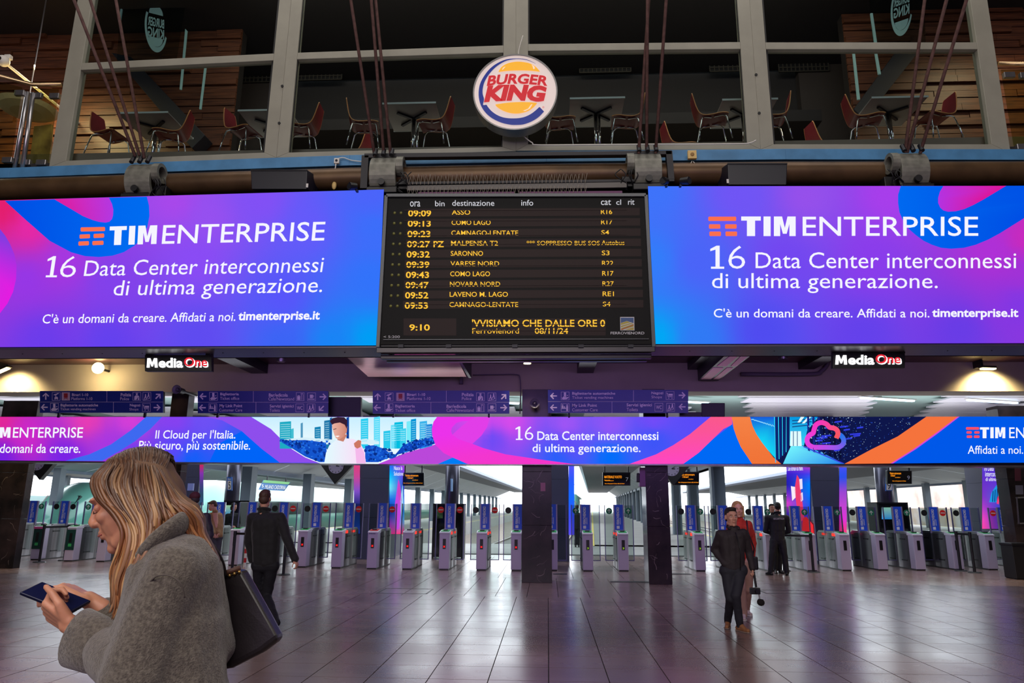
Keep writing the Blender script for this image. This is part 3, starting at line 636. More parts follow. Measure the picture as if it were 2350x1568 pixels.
for s, x0, y0, x1, y1 in (('ora', 288, 115, 372, 158), ('bin', 493, 110, 571, 155), ('destinazione', 633, 105, 977, 152), ('info', 1197, 102, 1295, 150), ('cat', 1848, 102, 1930, 145), ('cl', 1973, 100, 2013, 143), ('rit', 2070, 98, 2122, 143)):
    text(s, (*B(x0, y0), *B(x1, y1)), SB, emit('backlit_header', (205, 205, 212)), oB, 0.006, bold=0.004)
M_AMB = emit('amber_led', (255, 196, 62), 1.05); M_ROW = mat('unlit_led_matrix', (40, 24, 24), 0.5, spec=0.2); M_LAMP = mat('olive_lamp', (118, 118, 52), 0.3)
rows = [('09:09', '', 'ASSO', 780, '', 'R16', 0.93), ('09:13', '', 'COMO LAGO', 947, '', 'R17', 0.9), ('09:23', '', 'CAMNAGO-LENTATE', 1172, '', 'S4', 0.16), ('09:27', 'PZ', 'MALPENSA T2', 1007, '*** SOPPRESSO BUS SOS', 'Autobus', 0.4), ('09:32', '', 'SARONNO', 885, '', 'S3', None),
        ('09:39', '', 'VARESE NORD', 1017, '', 'R22', 0.2), ('09:43', '', 'COMO LAGO', 942, '', 'R17', None), ('09:47', '', 'NOVARA NORD', 1025, '', 'R27', 0.3), ('09:52', '', 'LAVENO M. LAGO', 1088, '', 'RE1', None), ('09:53', '', 'CAMNAGO-LENTATE', 1172, '', 'S4', 0.62)]
for k, (tm_, pl_, de, xr, inf, cat_, cut) in enumerate(rows):
    f = k / 9; y0 = 180 + 83.6 * k; xs0 = 285 - 40 * f
    art([B(xs0 - 15, y0 - 4), B(2165 + 30 * f, y0 - 12), B(2165 + 30 * f, y0 + 50), B(xs0 - 15, y0 + 62)], SB, M_ROW, oB, 0.004, name='display_row')
    d0 = 630 - 20 * f; yt = y0 + 9 + (0 if k > 1 else -2)
    bx = lambda x0, x1, a, h: (*B(x0, a), *B(x1, a + h))
    text(tm_, bx(273 - 28 * f, 461 - 26 * f, yt - 1, 53), SB, M_AMB, oB, 0.008, bold=0.02)
    text(de, bx(d0, xr, yt - 3, 40), SB, M_AMB, oB, 0.008, bold=0.006)
    text(cat_, bx(1848 + 16 * f, 2040 if k == 3 else (1940 + 16 * f if len(cat_) == 3 else 1912 + 14 * f), yt - 6, 38), SB, M_AMB, oB, 0.008, bold=0.004)
    if pl_: text(pl_, bx(480, 565, yt, 50), SB, M_AMB, oB, 0.008, bold=0.02)
    if inf: text(inf, bx(1240, 1838, yt - 4, 38), SB, M_AMB, oB, 0.008)
    if cut is not None:
        for hh, c_, xa, xb in ((7, cut, 600, 2060), (8, cut, 240, 590)):
            yy = yt - 3 + 44 * (1 - cut) - hh / 2; art([B(xa, yy), B(xb, yy - 4 * (xa > 500)), B(xb, yy + hh - 4 * (xa > 500)), B(xa, yy + hh)], SB, M_ROW, oB, 0.010, name='unlit_line')
    for X in (163 - 32 * f, 215 - 30 * f):
        p = SB.at(*B(X, y0 + 30 + 1 * k)); MB().ell(p, (0.021, 0.014, 0.021), nu=10, nv=6).obj('indicator_lamp', M_LAMP, oB, smooth=True)
for x0, x1 in ((235, 667), (795, 1887)): art([B(x0, 1072), B(x1, 1072), B(x1, 1212), B(x0, 1212)], SB, M_ROW, oB, 0.004, name='display_row')
text('9:10', (*B(283, 1120), *B(450, 1172)), SB, M_AMB, oB, 0.008, bold=0.02)
text("'VVISIAMO CHE DALLE ORE 0", (*B(795, 1080), *B(1882, 1140)), SB, M_AMB, oB, 0.008, bold=0.015)
text('Ferrovienord', (*B(797, 1152), *B(1178, 1196)), SB, M_AMB, oB, 0.008); text('08/11/24', (*B(1308, 1150), *B(1580, 1198)), SB, M_AMB, oB, 0.008, bold=0.01)
for yy in (1117, 1168): art([B(790, yy), B(1885, yy), B(1885, yy + 6), B(790, yy + 6)], SB, M_ROW, oB, 0.010, name='unlit_line')
text('◄ 5:200'.replace('◄', '<'), (*B(72, 1212), *B(205, 1232)), SB, M_HEAD, oB, 0.006)
text('FERROVIENORD', (*B(1927, 1181), *B(2203, 1202)), SB, M_HEAD, oB, 0.006, bold=0.01)
art([B(2005, 1060), B(2120, 1060), B(2122, 1170), B(2007, 1170)], SB, M_HEAD, oB, 0.004); art([B(2010, 1066), B(2115, 1066), B(2115, 1110), B(2060, 1092), B(2010, 1108)], SB, mat('logo_blue', (50, 84, 140), 0.5), oB, 0.006)
art([B(2010, 1110), B(2060, 1094), B(2115, 1112), B(2117, 1166), B(2012, 1166)], SB, mat('logo_olive', (176, 160, 60), 0.5), oB, 0.006)
for a, b, c in (((2010, 1150), (2115, 1112), 0), ((2012, 1164), (2115, 1124), 1), ((2030, 1166), (2117, 1140), 0), ((2010, 1130), (2100, 1104), 0)): art([B(a[0], a[1] - 3), B(b[0], b[1] - 2), B(b[0], b[1] + 3), B(a[0], a[1] + 3)], SB, mat('logo_red', (176, 60, 50), 0.5) if c else M_HEAD, oB, 0.008)
# ================================================================ long banner display
SN = YP(16.4)
oN = thing('banner_display', 'long ribbon shaped display carrying violet advertising across the whole hall', 'display')
MB().mm((P(-200, 1010, 16.42).x, 16.42, P(1200, 1064, 16.4).z), (P(2500, 1010, 16.42).x, 16.66, P(1200, 957, 16.4).z)).obj('housing', M_DARK, oN)
MB().mm((P(-200, 1010, 16.42).x, 16.4, P(1200, 1067, 16.4).z), (P(2500, 1010, 16.42).x, 16.95, P(1200, 1063.8, 16.4).z)).obj('bottom_rail', M_STEEL, oN)
cN = ramp2([(0, 965, (228, 40, 150)), (60, 1000, (205, 40, 200)), (0, 1050, (115, 30, 225)), (150, 1050, (120, 35, 230)), (200, 965, (232, 60, 180)), (300, 965, (215, 62, 215)), (250, 1020, (170, 55, 225)), (400, 965, (135, 65, 240)), (470, 965, (110, 80, 245)), (400, 1020, (95, 70, 248)), (300, 1055, (90, 60, 240)), (440, 1055, (20, 95, 248)), (560, 1050, (0, 105, 248)),
    (940, 1050, (190, 70, 215)), (1010, 1040, (200, 65, 220)), (1100, 965, (230, 70, 235)), (1170, 965, (215, 75, 235)), (1300, 975, (160, 85, 245)), (1400, 975, (145, 85, 245)), (1500, 965, (115, 75, 248)), (1600, 965, (90, 75, 248)), (1130, 1010, (110, 75, 245)), (1300, 1020, (95, 75, 248)), (1400, 1050, (0, 110, 250)), (1280, 1050, (40, 95, 250)), (1500, 1010, (60, 85, 248)), (2200, 1020, (0, 88, 232)), (2330, 1000, (0, 85, 232)), (2330, 1050, (0, 95, 245)), (2250, 1055, (0, 92, 240))])
gradgrid(-190, 2490, 957, lambda x: 1057 + 8 * min(1, max(0, x) / 900.0) - (max(0, x - 1500)) * 0.0035, SN, M_ATTR, oN, cN, 130, 10, 0.002)
def na(poly, col, off): return art(poly, SN, M_ATTR, oN, off, col)
na([(335, 957), (372, 957), (345, 985), (310, 1013), (275, 1035), (235, 1058), (150, 1058), (205, 1043), (255, 1020), (300, 988)], (62, 105, 240), 0.006)
na([(470, 957), (575, 957), (622, 985), (668, 1030), (735, 1062), (642, 1062), (600, 1030), (555, 990), (510, 965)], (142, 78, 236), 0.007)
na([(555, 990), (600, 1030), (642, 1062), (480, 1061), (500, 1020)], (0, 100, 248), 0.005)
# city picture
pic = [(577, 957.5), (622, 985), (645, 1008), (668, 1030), (700, 1050), (735, 1064), (868, 1065), (930, 1040), (1000, 1020), (993, 1000), (990, 985), (995, 968), (1003, 957.5)]
na(pic, lambda x, y: mixc((200, 238, 255), (235, 250, 255), (y - 957) / 60), 0.010)
for x0, x1, y0, c in ((642, 668, 969, (30, 170, 195)), (668, 674, 985, (70, 190, 210)), (690, 695, 972, (80, 150, 190)), (722, 736, 981, (20, 130, 180)), (744, 757, 966, (30, 120, 170)), (757, 762, 960, (20, 90, 160)), (795, 801, 959, (10, 60, 150)), (828, 845, 962, (40, 205, 240)), (858, 872, 958, (90, 220, 250)), (880, 896, 990, (40, 200, 235)), (897, 910, 976, (110, 225, 250)), (905, 925, 970, (0, 190, 225)), (918, 932, 985, (60, 210, 240)), (933, 943, 968, (120, 235, 250)), (943, 955, 963, (0, 150, 215)), (963, 980, 968, (60, 180, 235)), (975, 992, 975, (40, 140, 220))):
    na([(x0, y0), (x1, y0 - 2), (x1, 1030), (x0, 1030)], c, 0.012)
    if x1 - x0 > 11:
        for yy in range(int(y0) + 5, 1015, 5): na([(x0 + 2, yy), (x1 - 2, yy - 1), (x1 - 2, yy + 0.8), (x0 + 2, yy + 1.6)], mixc(c, (235, 250, 255), 0.55), 0.014)
na([(655, 1008), (700, 1004), (745, 1008), (800, 1012), (840, 1008), (870, 1012), (870, 1020), (655, 1020)], (215, 240, 250), 0.013)
rt = random.Random(3)
def foliage(xr, top, bot, n, off):
    for k in range(n):
        x = rt.uniform(*xr); y = rt.uniform(top(x), bot(x)); r = rt.uniform(2.0, 5.0)
        c = rt.choice([(10, 55, 160), (15, 75, 195), (30, 105, 225), (8, 45, 135), (60, 150, 235)])
        if abs(c[0] - 60) < 1: r *= 0.4
        a0 = rt.uniform(0, 6); na([(x + r * (0.8 + 0.2 * math.cos(3 * a)) * math.cos(a + a0), y + r * 0.8 * math.sin(a + a0)) for a in [i * math.pi / 4 for i in range(8)]], c, off + rt.uniform(0, 0.004))
lowb = lambda x: min(1061, 1008 + (x - 640) * 0.62) if x < 735 else 1061
na([(640, 1012), (700, 1010), (748, 1016), (752, 1061), (733, 1061), (700, 1048), (668, 1028)], (20, 85, 205), 0.0155); na([(838, 1024), (858, 1022), (880, 1030), (905, 1046), (868, 1061), (838, 1061)], (20, 85, 205), 0.0155); na([(905, 1046), (925, 1022), (950, 1012), (975, 1008), (996, 1002), (998, 1019), (930, 1039)], (15, 70, 190), 0.0155)
foliage((645, 760), lambda x: 1012, lambda x: min(1060, lowb(x) - 2), 150, 0.016)
foliage((838, 900), lambda x: 1022 + abs(x - 850) * 0.2, lambda x: 1060 - max(0, x - 870) * 0.4, 90, 0.016)
foliage((925, 996), lambda x: 1014 - (x - 925) * 0.12, lambda x: 1044 - (x - 925) * 0.38, 90, 0.016)
foliage((885, 930), lambda x: 1042, lambda x: 1052, 30, 0.016)
# join the leaf dabs of the picture into one printed layer
def joinlast(k0, name):
    obs = [o for o in list(bpy.data.objects)[:] if o.name.startswith('graphic') and o.get('_j') is None and o.parent == oN]
    return obs
# ---- the man in the picture
na([(744, 1064), (748, 1040), (756, 1022), (772, 1010), (790, 1006), (812, 1008), (826, 1016), (836, 1035), (840, 1064)], lambda x, y: mixc((225, 250, 255), (255, 215, 245), (x - 750) / 90), 0.024)
na([(774, 1010), (788, 1014), (797, 998), (778, 996)], (200, 130, 110), 0.026)
na([(763, 972), (768, 964), (780, 961), (792, 966), (797, 980), (796, 992), (788, 1003), (778, 1009), (771, 1006), (767, 998), (764, 988), (762, 980)], lambda x, y: mixc((235, 180, 165), (205, 130, 110), (x - 762) / 34), 0.028)
na([(757, 967), (763, 960), (775, 957.5), (790, 958), (797, 965), (796, 985), (791, 975), (780, 970), (768, 972), (762, 975)], (55, 30, 50), 0.030)
na([(769, 1001), (774, 1004), (780, 1001), (776, 1000)], (255, 240, 240), 0.031); na([(765, 985), (772, 983.5), (772, 985), (765, 986.5)], (70, 40, 50), 0.031)
na([(812, 1018), (822, 1010), (829, 1012), (828, 1026), (820, 1030), (814, 1026)], (205, 120, 100), 0.031)
na([(815, 1028), (828, 1026), (836, 1040), (839, 1064), (818, 1064)], (245, 185, 235), 0.030)
# ---- swooshes
na([(868, 1065.5), (930, 1041), (1001, 1021), (1040, 1051), (1013, 1064)], (186, 72, 218), 0.020)
na([(1005, 1065), (1040, 1050), (1072, 1065.5)], (0, 125, 245), 0.022)
na([(1003, 957), (995, 968), (991, 985), (992, 1000), (999, 1021), (1018, 1040), (1040, 1051), (1076, 1065.5), (1318, 1065.5), (1240, 1055), (1160, 1043), (1110, 1029), (1084, 1019), (1052, 1008), (1038, 998), (1035, 990), (1037, 982), (1047, 971), (1060, 967), (1076, 966), (1124, 957)], lambda x, y: mixc((235, 50, 235), (245, 55, 200), (y - 985) / 80 + (x - 1100) / 500), 0.024)
na([(1076, 966), (1060, 978), (1038, 998), (1052, 1008), (1084, 1019), (1105, 1000), (1118, 980), (1124, 957), (1090, 957)], (226, 62, 232), 0.026)
na([(1631, 957), (1583, 997), (1545, 1022), (1506, 1043), (1445, 1065), (1568, 1065), (1603, 1040), (1634, 1010), (1660, 985), (1680, 975), (1680, 957)], lambda x, y: mixc((250, 88, 140), (255, 70, 195), (y - 970) / 95), 0.012)
na([(1680, 974), (1634, 1010), (1603, 1040), (1568, 1065), (1727, 1065), (1700, 1026)], (0, 105, 245), 0.014)
na([(1679, 957), (1684, 985), (1691, 1005), (1700, 1026), (1726, 1065), (1793, 1065), (1775, 1050), (1762, 1033), (1748, 1015), (1736, 997), (1727, 978), (1721, 957)], lambda x, y: mixc((245, 130, 70), (240, 115, 55), (y - 957) / 100), 0.016)
na([(2126, 956.5), (2060, 1002), (1999, 1032), (1938, 1065), (2046, 1064), (2100, 1030), (2150, 994), (2199, 956.5)], (245, 115, 60), 0.040)
na([(2044, 1064), (2098, 1030), (2148, 994), (2198, 956.5), (2202, 956.5), (2152, 995), (2102, 1031), (2049, 1064)], (215, 70, 215), 0.042)
na([(2202, 956.5), (2152, 995), (2102, 1031), (2049, 1064), (2490, 1060), (2490, 956)], (0, 88, 233), 0.018)
# ---- server hall picture
dc = [(1721, 957), (1727, 978), (1736, 997), (1748, 1015), (1762, 1033), (1775, 1050), (1793, 1065), (1940, 1065), (1999, 1033), (2060, 1003), (2128, 956.5)]
na(dc, (14, 22, 74), 0.020)
na([(1721, 957), (1727, 978), (1736, 997), (1748, 1015), (1762, 1033), (1779, 1052), (1779, 957)], lambda x, y: mixc((20, 90, 220), (20, 215, 245), (y - 957) / 50), 0.022)
for k in range(9): na([(1724 + k * 6, 962 + k * 1.5), (1730 + k * 6, 962 + k * 2.2), (1730 + k * 6, 964 + k * 2.2), (1724 + k * 6, 964 + k * 1.5)], (150, 225, 255), 0.024)
na([(1812, 957), (1878, 957), (1852, 990), (1845, 1023), (1812, 1023)], lambda x, y: mixc((0, 150, 225), (60, 210, 245), (y - 957) / 60), 0.022)
for x0, y0, x1, y1 in ((1818, 965, 1870, 960), (1818, 972, 1862, 967), (1818, 979, 1855, 975)): na([(x0, y0), (x1, y1), (x1, y1 + 2), (x0, y0 + 2)], (20, 60, 120), 0.024)
na([(1838, 957), (1846, 957), (1836, 970), (1830, 970)], (225, 250, 255), 0.025); na([(1854, 957), (1862, 957), (1846, 972), (1840, 972)], (225, 250, 255), 0.025)
na([(1814, 990), (1838, 990), (1840, 1024), (1813, 1024)], (225, 252, 255), 0.024)
for x in (1820, 1829): na([(x, 990), (x + 1.6, 990), (x + 1.6, 1024), (x, 1024)], (20, 80, 140), 0.026)
for k in range(8): na([(1776 + k * 4.6, 957), (1778.6 + k * 4.4, 957), (1781 + k * 4, 1062 - k * 4), (1779 + k * 4, 1062 - k * 4)], (10, 45, 140) if k % 2 else (40, 190, 240), 0.026)
na([(1815, 1024), (1845, 1024), (1880, 1036), (1938, 1065), (1797, 1065)], lambda x, y: mixc((120, 250, 255), (20, 120, 235), abs(x - 1820) / 90), 0.024)
na([(1845, 1024), (1938, 1064), (1932, 1064), (1843, 1026)], (60, 60, 220), 0.028)
for k in range(7): na([(1852 + k * 12, 957), (1857 + k * 12, 957), (1859 + k * 12, 1036 + k * 3.0), (1854 + k * 12, 1034 + k * 3.0)], (20, 40, 130) if k < 3 else (10, 14, 50), 0.026)
mbs = MB(); mbs.c = []
for k in range(420):
    x = rt.uniform(1850, 2095); y = rt.uniform(958, 1062)
    if y > 1062 - (x - 1940) * 0.57 or y > 1030 + (x - 1850) * 0.35: continue
    r = rt.uniform(0.3, 1.0) * (1 if x > 1900 else 1.5); c = lin(rt.choice([(150, 215, 255), (60, 130, 255), (210, 240, 255), (40, 90, 235)])); b0 = len(mbs.v)
    mbs.v += [SN.at(x - r, y, 0.030), SN.at(x, y - r, 0.030), SN.at(x + r, y, 0.030), SN.at(x, y + r, 0.030)]; mbs.f.append((b0, b0 + 1, b0 + 2, b0 + 3)); mbs.c += [c] * 4
for k in range(16):
    x = rt.uniform(1870, 2060); y = rt.uniform(962, 1045)
    if y > 1050 - (x - 1940) * 0.57: continue
    w = rt.uniform(12, 26); c = lin((50, 60, 225)); b0 = len(mbs.v)
    mbs.v += [SN.at(x, y, 0.029), SN.at(x + w, y - 2, 0.029), SN.at(x + w, y + 1.5, 0.029), SN.at(x, y + 3.5, 0.029)]; mbs.f.append((b0, b0 + 1, b0 + 2, b0 + 3)); mbs.c += [c] * 4
o = mbs.obj('picture_lights', M_ATTR, oN, fix=False); o['kind'] = 'stuff'
cp = spline([(1919, 1006), (1923, 996), (1921, 988), (1914, 983), (1904, 981), (1897, 974), (1885, 970), (1873, 975), (1868, 987), (1866, 994), (1857, 1000), (1852, 1010), (1856, 1021), (1867, 1027)], 6)
ribbon(cp, 5.6, SN, oN, lambda t: ramp([(250, 85, 90), (250, 80, 130), (245, 55, 190), (240, 60, 215), (215, 70, 225)], t), 0.044)
cp = spline([(1867, 1027), (1895, 1027), (1922, 1027), (1934, 1020), (1936, 1009), (1930, 1000), (1922, 997)], 6)
ribbon(cp, 5.6, SN, oN, lambda t: ramp([(215, 70, 225), (165, 85, 235), (110, 95, 235), (50, 115, 235), (30, 110, 230)], t), 0.042)
def nt_(s, box, b=0.0, sh=0.0, sl=0): text(s, box, SN, E_WHITE, oN, 0.048, bold=b, shear=sh, slope=sl)
tim((-38, 981, 24, 1005), 0, 0.05, SN, oN, 0.048); nt_('ENTERPRISE', (29, 981, 191, 1005), 0.008, 0.08); nt_("C'è un domani da creare.", (-75, 1018, 184, 1040), 0.008, 0.15)
nt_("Il Cloud per l'Italia.", (356, 987, 540, 1013), 0.008, 0.12); nt_('Più sicuro, più sostenibile.', (318, 1012, 574, 1039), 0.008, 0.12)
sixteen((1183, 979, 1224, 1010), 0, SN, oN, 0.048); nt_('Data Center interconnessi', (1233, 990, 1511, 1010.5), 0.012); nt_('di ultima generazione.', (1222, 1019, 1470, 1044), 0.01)
tim((2249, 981, 2307, 1006), 0, 0, SN, oN, 0.048); nt_('ENTERPRISE', (2316, 981, 2480, 1006), 0.004); nt_('Affidati a noi.', (2221, 1023, 2348, 1042), 0.004)
for q in ((2217, 980.5, 2247, 986.5), (2218, 990, 2230, 995.5), (2236, 990, 2248, 995.5), (2218.5, 999.5, 2231, 1005.5), (2235, 999.5, 2248, 1005.5)): art(rrect(*q, 2), SN, M_ATTR, oN, 0.048, (250, 80, 100))
# merge the many dabs of the picture into one printed layer
def merge(objs, name, parent):
    mb = MB(); mb.c = []
    for o in objs:
        me = o.data; b0 = len(mb.v); off = wl(parent)
        mb.v += [v.co + off for v in me.vertices]; mb.f += [tuple(b0 + i for i in p.vertices) for p in me.polygons]
        mb.c += [tuple(d.color) for d in me.color_attributes['Col'].data]
        bpy.data.objects.remove(o); bpy.data.meshes.remove(me)
    return mb.obj(name, M_ATTR, parent, fix=False)
gs = [o for o in oN.children if o.name.startswith('graphic')]
merge(gs, 'picture_layer', oN)
for par in (oL, oR): pass
# ================================================================ direction signs
SD = YP(16.28); M_NAVY = mat('navy_sign_panel', (28, 50, 140), 0.35, spec=0.5); M_LET = mat('sign_print', (240, 232, 246), 0.5)
def arrow(cx, cy, ang, o, r=8.5):
    base = [(-1.6, 8), (1.6, 8), (1.6, -3.6), (6.2, 1), (8.2, -1.2), (0, -9), (-8.2, -1.2), (-6.2, 1), (-1.6, -3.6)]; a = math.radians(ang); k = r / 9
    art([(cx + k * (x * math.cos(a) - y * math.sin(a)), cy + k * (x * math.sin(a) + y * math.cos(a))) for x, y in base], SD, M_LET, o, 0.008, name='arrow')
def icon(cx, cy, kind, o, s=9.5):
    L = M_RED if kind == 'train' else M_LET; sh = []
    if kind == 'train': art([(cx - s, cy - s), (cx + s, cy - s), (cx + s, cy + s), (cx - s, cy + s)], SD, mat('pale_icon_panel', (206, 186, 196), 0.5), o, 0.006, name='icon_panel')
    else:
        for q in ((-s, -s, s, -s + 0.7), (-s, s - 0.7, s, s), (-s, -s, -s + 0.7, s), (s - 0.7, -s, s, s)): sh.append([(q[0], q[1]), (q[2], q[1]), (q[2], q[3]), (q[0], q[3])])
    R = lambda a, b, c, d: sh.append([(a, b), (c, b), (c, d), (a, d)])
    if kind == 'train': R(-4.5, -7, 4.5, 3); sh.append([(-5, 7), (-3, 3.5), (3, 3.5), (5, 7), (3.6, 7), (2.4, 5), (-2.4, 5), (-3.6, 7)])
    if kind == 'plane': sh.append([(-6, -4), (5, -8), (6, -6), (1, -4), (-1, 0), (-2.4, 0), (-1.5, -3.5), (-5, -2)]); R(-4, 2, 4, 6); R(-2.5, 0.6, 2.5, 2.5); R(-3.6, 6, -1.8, 7.4); R(1.8, 6, 3.6, 7.4)
    if kind == 'police': R(-2.4, -8, 2.4, -6.6); R(-2, -6, 2, -2.6); sh.append([(-6, 8), (-5.5, 0), (-3, -2), (3, -2), (5.5, 0), (6, 8), (2, 8), (4, 1), (3.4, 1), (-1, 8)])
    if kind == 'walk': [sh.append([(x, -7 + d), (x + 1.8, -7 + d), (x + 2.4, -2 + d), (x + 4, 5 + d), (x + 2.4, 5 + d), (x + 1, 0 + d), (x - 1.6, 5 + d), (x - 3, 4.6 + d), (x - 0.6, -1 + d)]) for x, d in ((-4, 1.6), (3, -1))]; sh.append([(-8, 8), (7, 4), (7, 5), (-8, 9)])
    if kind == 'ticket': R(-3, -8, 2, 1); R(-5, 1.5, 3, 3.5); sh.append([(-8, 4), (-4, 3.5), (2, 4), (7, 2), (8, 4), (3, 7.5), (-6, 8)]); R(3.4, -2, 6.5, -0.6)
    if kind == 'desk': R(-7, -7, -4.6, -4.8); R(-7.5, -4, -4, 0); R(3, -7, 6, -4.6); R(2.6, -4, 6.5, 8); R(-8, 0.5, 2, 2.5); R(-2.5, -3, -0.5, 0)
    if kind == 'news': R(-7, -1, 0, 8); R(1, -7, 7, -5.6); R(2, -4.6, 3, 8); R(6, -4.6, 7, 8); R(-6, -3, -1, -1.8)
    if kind == 'cup': R(-4, -5, 3, 3); R(3.4, -3.6, 5, -2.6); R(4.2, -3.4, 5.2, 0.6); R(3, 0, 5, 1); R(-8, 4.5, 7, 6.4)
    if kind == 'cart': sh.append([(-8, -6), (-5.6, -6), (-4, 2), (6, 2), (6, 3.4), (-5, 3.4), (-7, -4.6), (-8, -4.6)]); R(-3.6, -4, 6, 0.6); R(-4, 5, -2, 7); R(3.4, 5, 5.4, 7)
    if kind == 'wc': text('WC', (cx - 6.5, cy - 4.4, cx + 6.5, cy + 4.4), SD, M_LET, o, 0.008, bold=0.01); 
    mb = MB()
    for q in sh:
        b0 = len(mb.v); vs = [SD.at(cx + x, cy + y, 0.009) for x, y in q]; mb.v += vs; mb.f += [tuple(b0 + i for i in t) for t in tessellate_polygon([vs])]
    mb.obj('icon', L, o, fix=False)
M_RED = mat('red_print', (170, 40, 50), 0.5)
def sign(rect, label, divs, arrows, icons, texts):
    x0, y0, x1, y1 = rect; o = thing('direction_sign', label, 'sign', (0, 0, 0), 'blue direction signs above the banner')
    ym = (y0 + y1) / 2
    for a, b in ((y0, ym - 0.3), (ym + 0.3, y1)): MB().prism([SD.at(x0, a, -0.02), SD.at(x1, a, -0.02), SD.at(x1, b, -0.02), SD.at(x0, b, -0.02)], (0, -0.024, 0)).obj('sign_panel', M_NAVY, o)
    MB().prism([SD.at(x0 + 1, y0 + 1, -0.025), SD.at(x1 - 1, y0 + 1, -0.025), SD.at(x1 - 1, y1 - 1, -0.025), SD.at(x0 + 1, y1 - 1, -0.025)], (0, 0.09, 0)).obj('sign_box', M_DARK, o)
    for px in (x0 + (x1 - x0) * 0.15, x0 + (x1 - x0) * 0.85): c = P(px, y1, 16.38); MB().mm((c.x - 0.02, 16.36, P(px, 957, 16.4).z - 0.02), (c.x + 0.02, 16.42, c.z + 0.1)).obj('bracket', M_DARK, o)
    d_ = MB()
    for dx, ya, yb in divs: d_.quad(SD.at(dx, ya, 0.0085), SD.at(dx + 0.7, ya, 0.0085), SD.at(dx + 0.7, yb, 0.0085), SD.at(dx, yb, 0.0085))
    d_.quad(SD.at(x0, ym - 0.3, 0.0085), SD.at(x1, ym - 0.3, 0.0085), SD.at(x1, ym + 0.3, 0.0085), SD.at(x0, ym + 0.3, 0.0085)); d_.obj('divider', M_LET, o, fix=False)
    for cx, cy, a in arrows: arrow(cx, cy, a, o)
    for cx, cy, k in icons: icon(cx, cy, k, o)
    for s, bx, bd in texts: text(s, bx, SD, M_LET, o, 0.009, bold=0.016 if bd else 0.0)
U, Rr, Dn, Lf, NE_, SW = 0, 90, 180, -90, 45, 225
sign((93, 898, 375, 948), 'leftmost blue direction sign, pointing to the platforms and the ticket machines', [(245, 898, 923), (260, 923, 948)], [(105, 910, U), (362.5, 910, NE_), (102, 935, Lf), (360, 935.6, Rr)],
    [(129, 910, 'plane'), (151, 910, 'train'), (314, 910, 'police'), (337, 910, 'walk'), (125, 935, 'ticket'), (336, 935.6, 'cart')],
    [('Binari 1-10', (165, 903, 202.5, 909.4), 1), ('Platforms 1-10', (164, 912, 212, 918.5), 0), ('Polizia', (277, 902.5, 301, 910), 1), ('Police', (276, 912, 296, 919), 0), ('Biglietterie automatiche', (139, 927, 225, 935), 1), ('Ticket vending machines', (138.5, 936.3, 219.6, 943.6), 0), ('Negozi', (298, 927, 322, 935), 1), ('Shops', (297, 936.6, 317.6, 944), 0)])
sign((455, 898, 754, 949), 'second blue direction sign from the left, pointing to ticket office and customer care', [(581, 898, 923), (587, 923, 949)], [(466, 910, Lf), (741, 911, Rr), (464.7, 936, Lf), (737.7, 937.3, SW)],
    [(490, 910, 'ticket'), (689, 910.4, 'news'), (715, 911, 'cup'), (488.5, 936, 'desk'), (688, 936.6, 'wc'), (714, 936.6, 'walk')],
    [('Biglietteria', (505.5, 901.5, 548, 909.5), 1), ('Ticket office', (505, 911, 549, 918), 0), ('Bar/edicola', (617, 903, 660.4, 910.7), 1), ('Cafe/Newsstand', (616, 912, 675, 919.6), 0), ('My Link Point', (504, 928, 556, 937), 1), ('Customer Care', (503, 938, 556, 944.8), 0), ('Servizi igienici', (619, 928.8, 674, 937.6), 1), ('Toilets', (618.6, 938.4, 642, 945.4), 0)])
sign((856, 897, 1169, 950), 'third blue direction sign from the left, pointing to the platforms, ticket office and bar', [(1024, 897, 923), (988.5, 923, 950)], [(866.7, 911, U), (1155.7, 911, NE_), (866, 936, Lf), (1155.7, 936, Rr)],
    [(893, 911, 'plane'), (919, 911, 'train'), (1102.6, 911, 'police'), (1129, 911, 'walk'), (892.7, 936, 'ticket'), (1102.6, 936, 'news'), (1129, 936, 'cup')],
    [('Binari 1-10', (934, 902.5, 975.7, 909), 1), ('Platforms 1-10', (934, 911.5, 988, 918.5), 0), ('Polizia', (1060, 902, 1087, 909.7), 1), ('Police', (1060, 911.5, 1082, 918.5), 0), ('Biglietteria', (907, 929, 952, 937.5), 1), ('Ticket office', (907, 938.8, 953, 945.6), 0), ('Bar/edicola', (1024.7, 929, 1070, 936.5), 1), ('Cafe/Newsstand', (1024.7, 938, 1087, 945.4), 0)])
sign((1257.5, 895.4, 1579, 948.5), 'rightmost blue direction sign, pointing to ticket machines, shops and toilets', [(1453.5, 896, 922), (1404, 922, 948)], [(1270.7, 909, Lf), (1565, 907.5, Rr), (1270.7, 935.7, Lf), (1565.8, 934, Lf)],
    [(1297, 909, 'ticket'), (1537.8, 908, 'cart'), (1297, 935.7, 'desk'), (1512, 935, 'wc'), (1539, 935, 'walk')],
    [('Biglietterie automatiche', (1313, 900, 1412, 908), 1), ('Ticket vending machines', (1313, 909.6, 1407, 917.5), 0), ('Negozi', (1495, 899, 1522, 907), 1), ('Shops', (1495, 908.4, 1519, 916), 0), ('My Link Point', (1313, 927, 1370, 936), 1), ('Customer Care', (1313, 937.4, 1371.6, 944.4), 0), ('Servizi igienici', (1438, 926, 1496, 935), 1), ('Toilets', (1438, 936.5, 1463.7, 944), 0)])
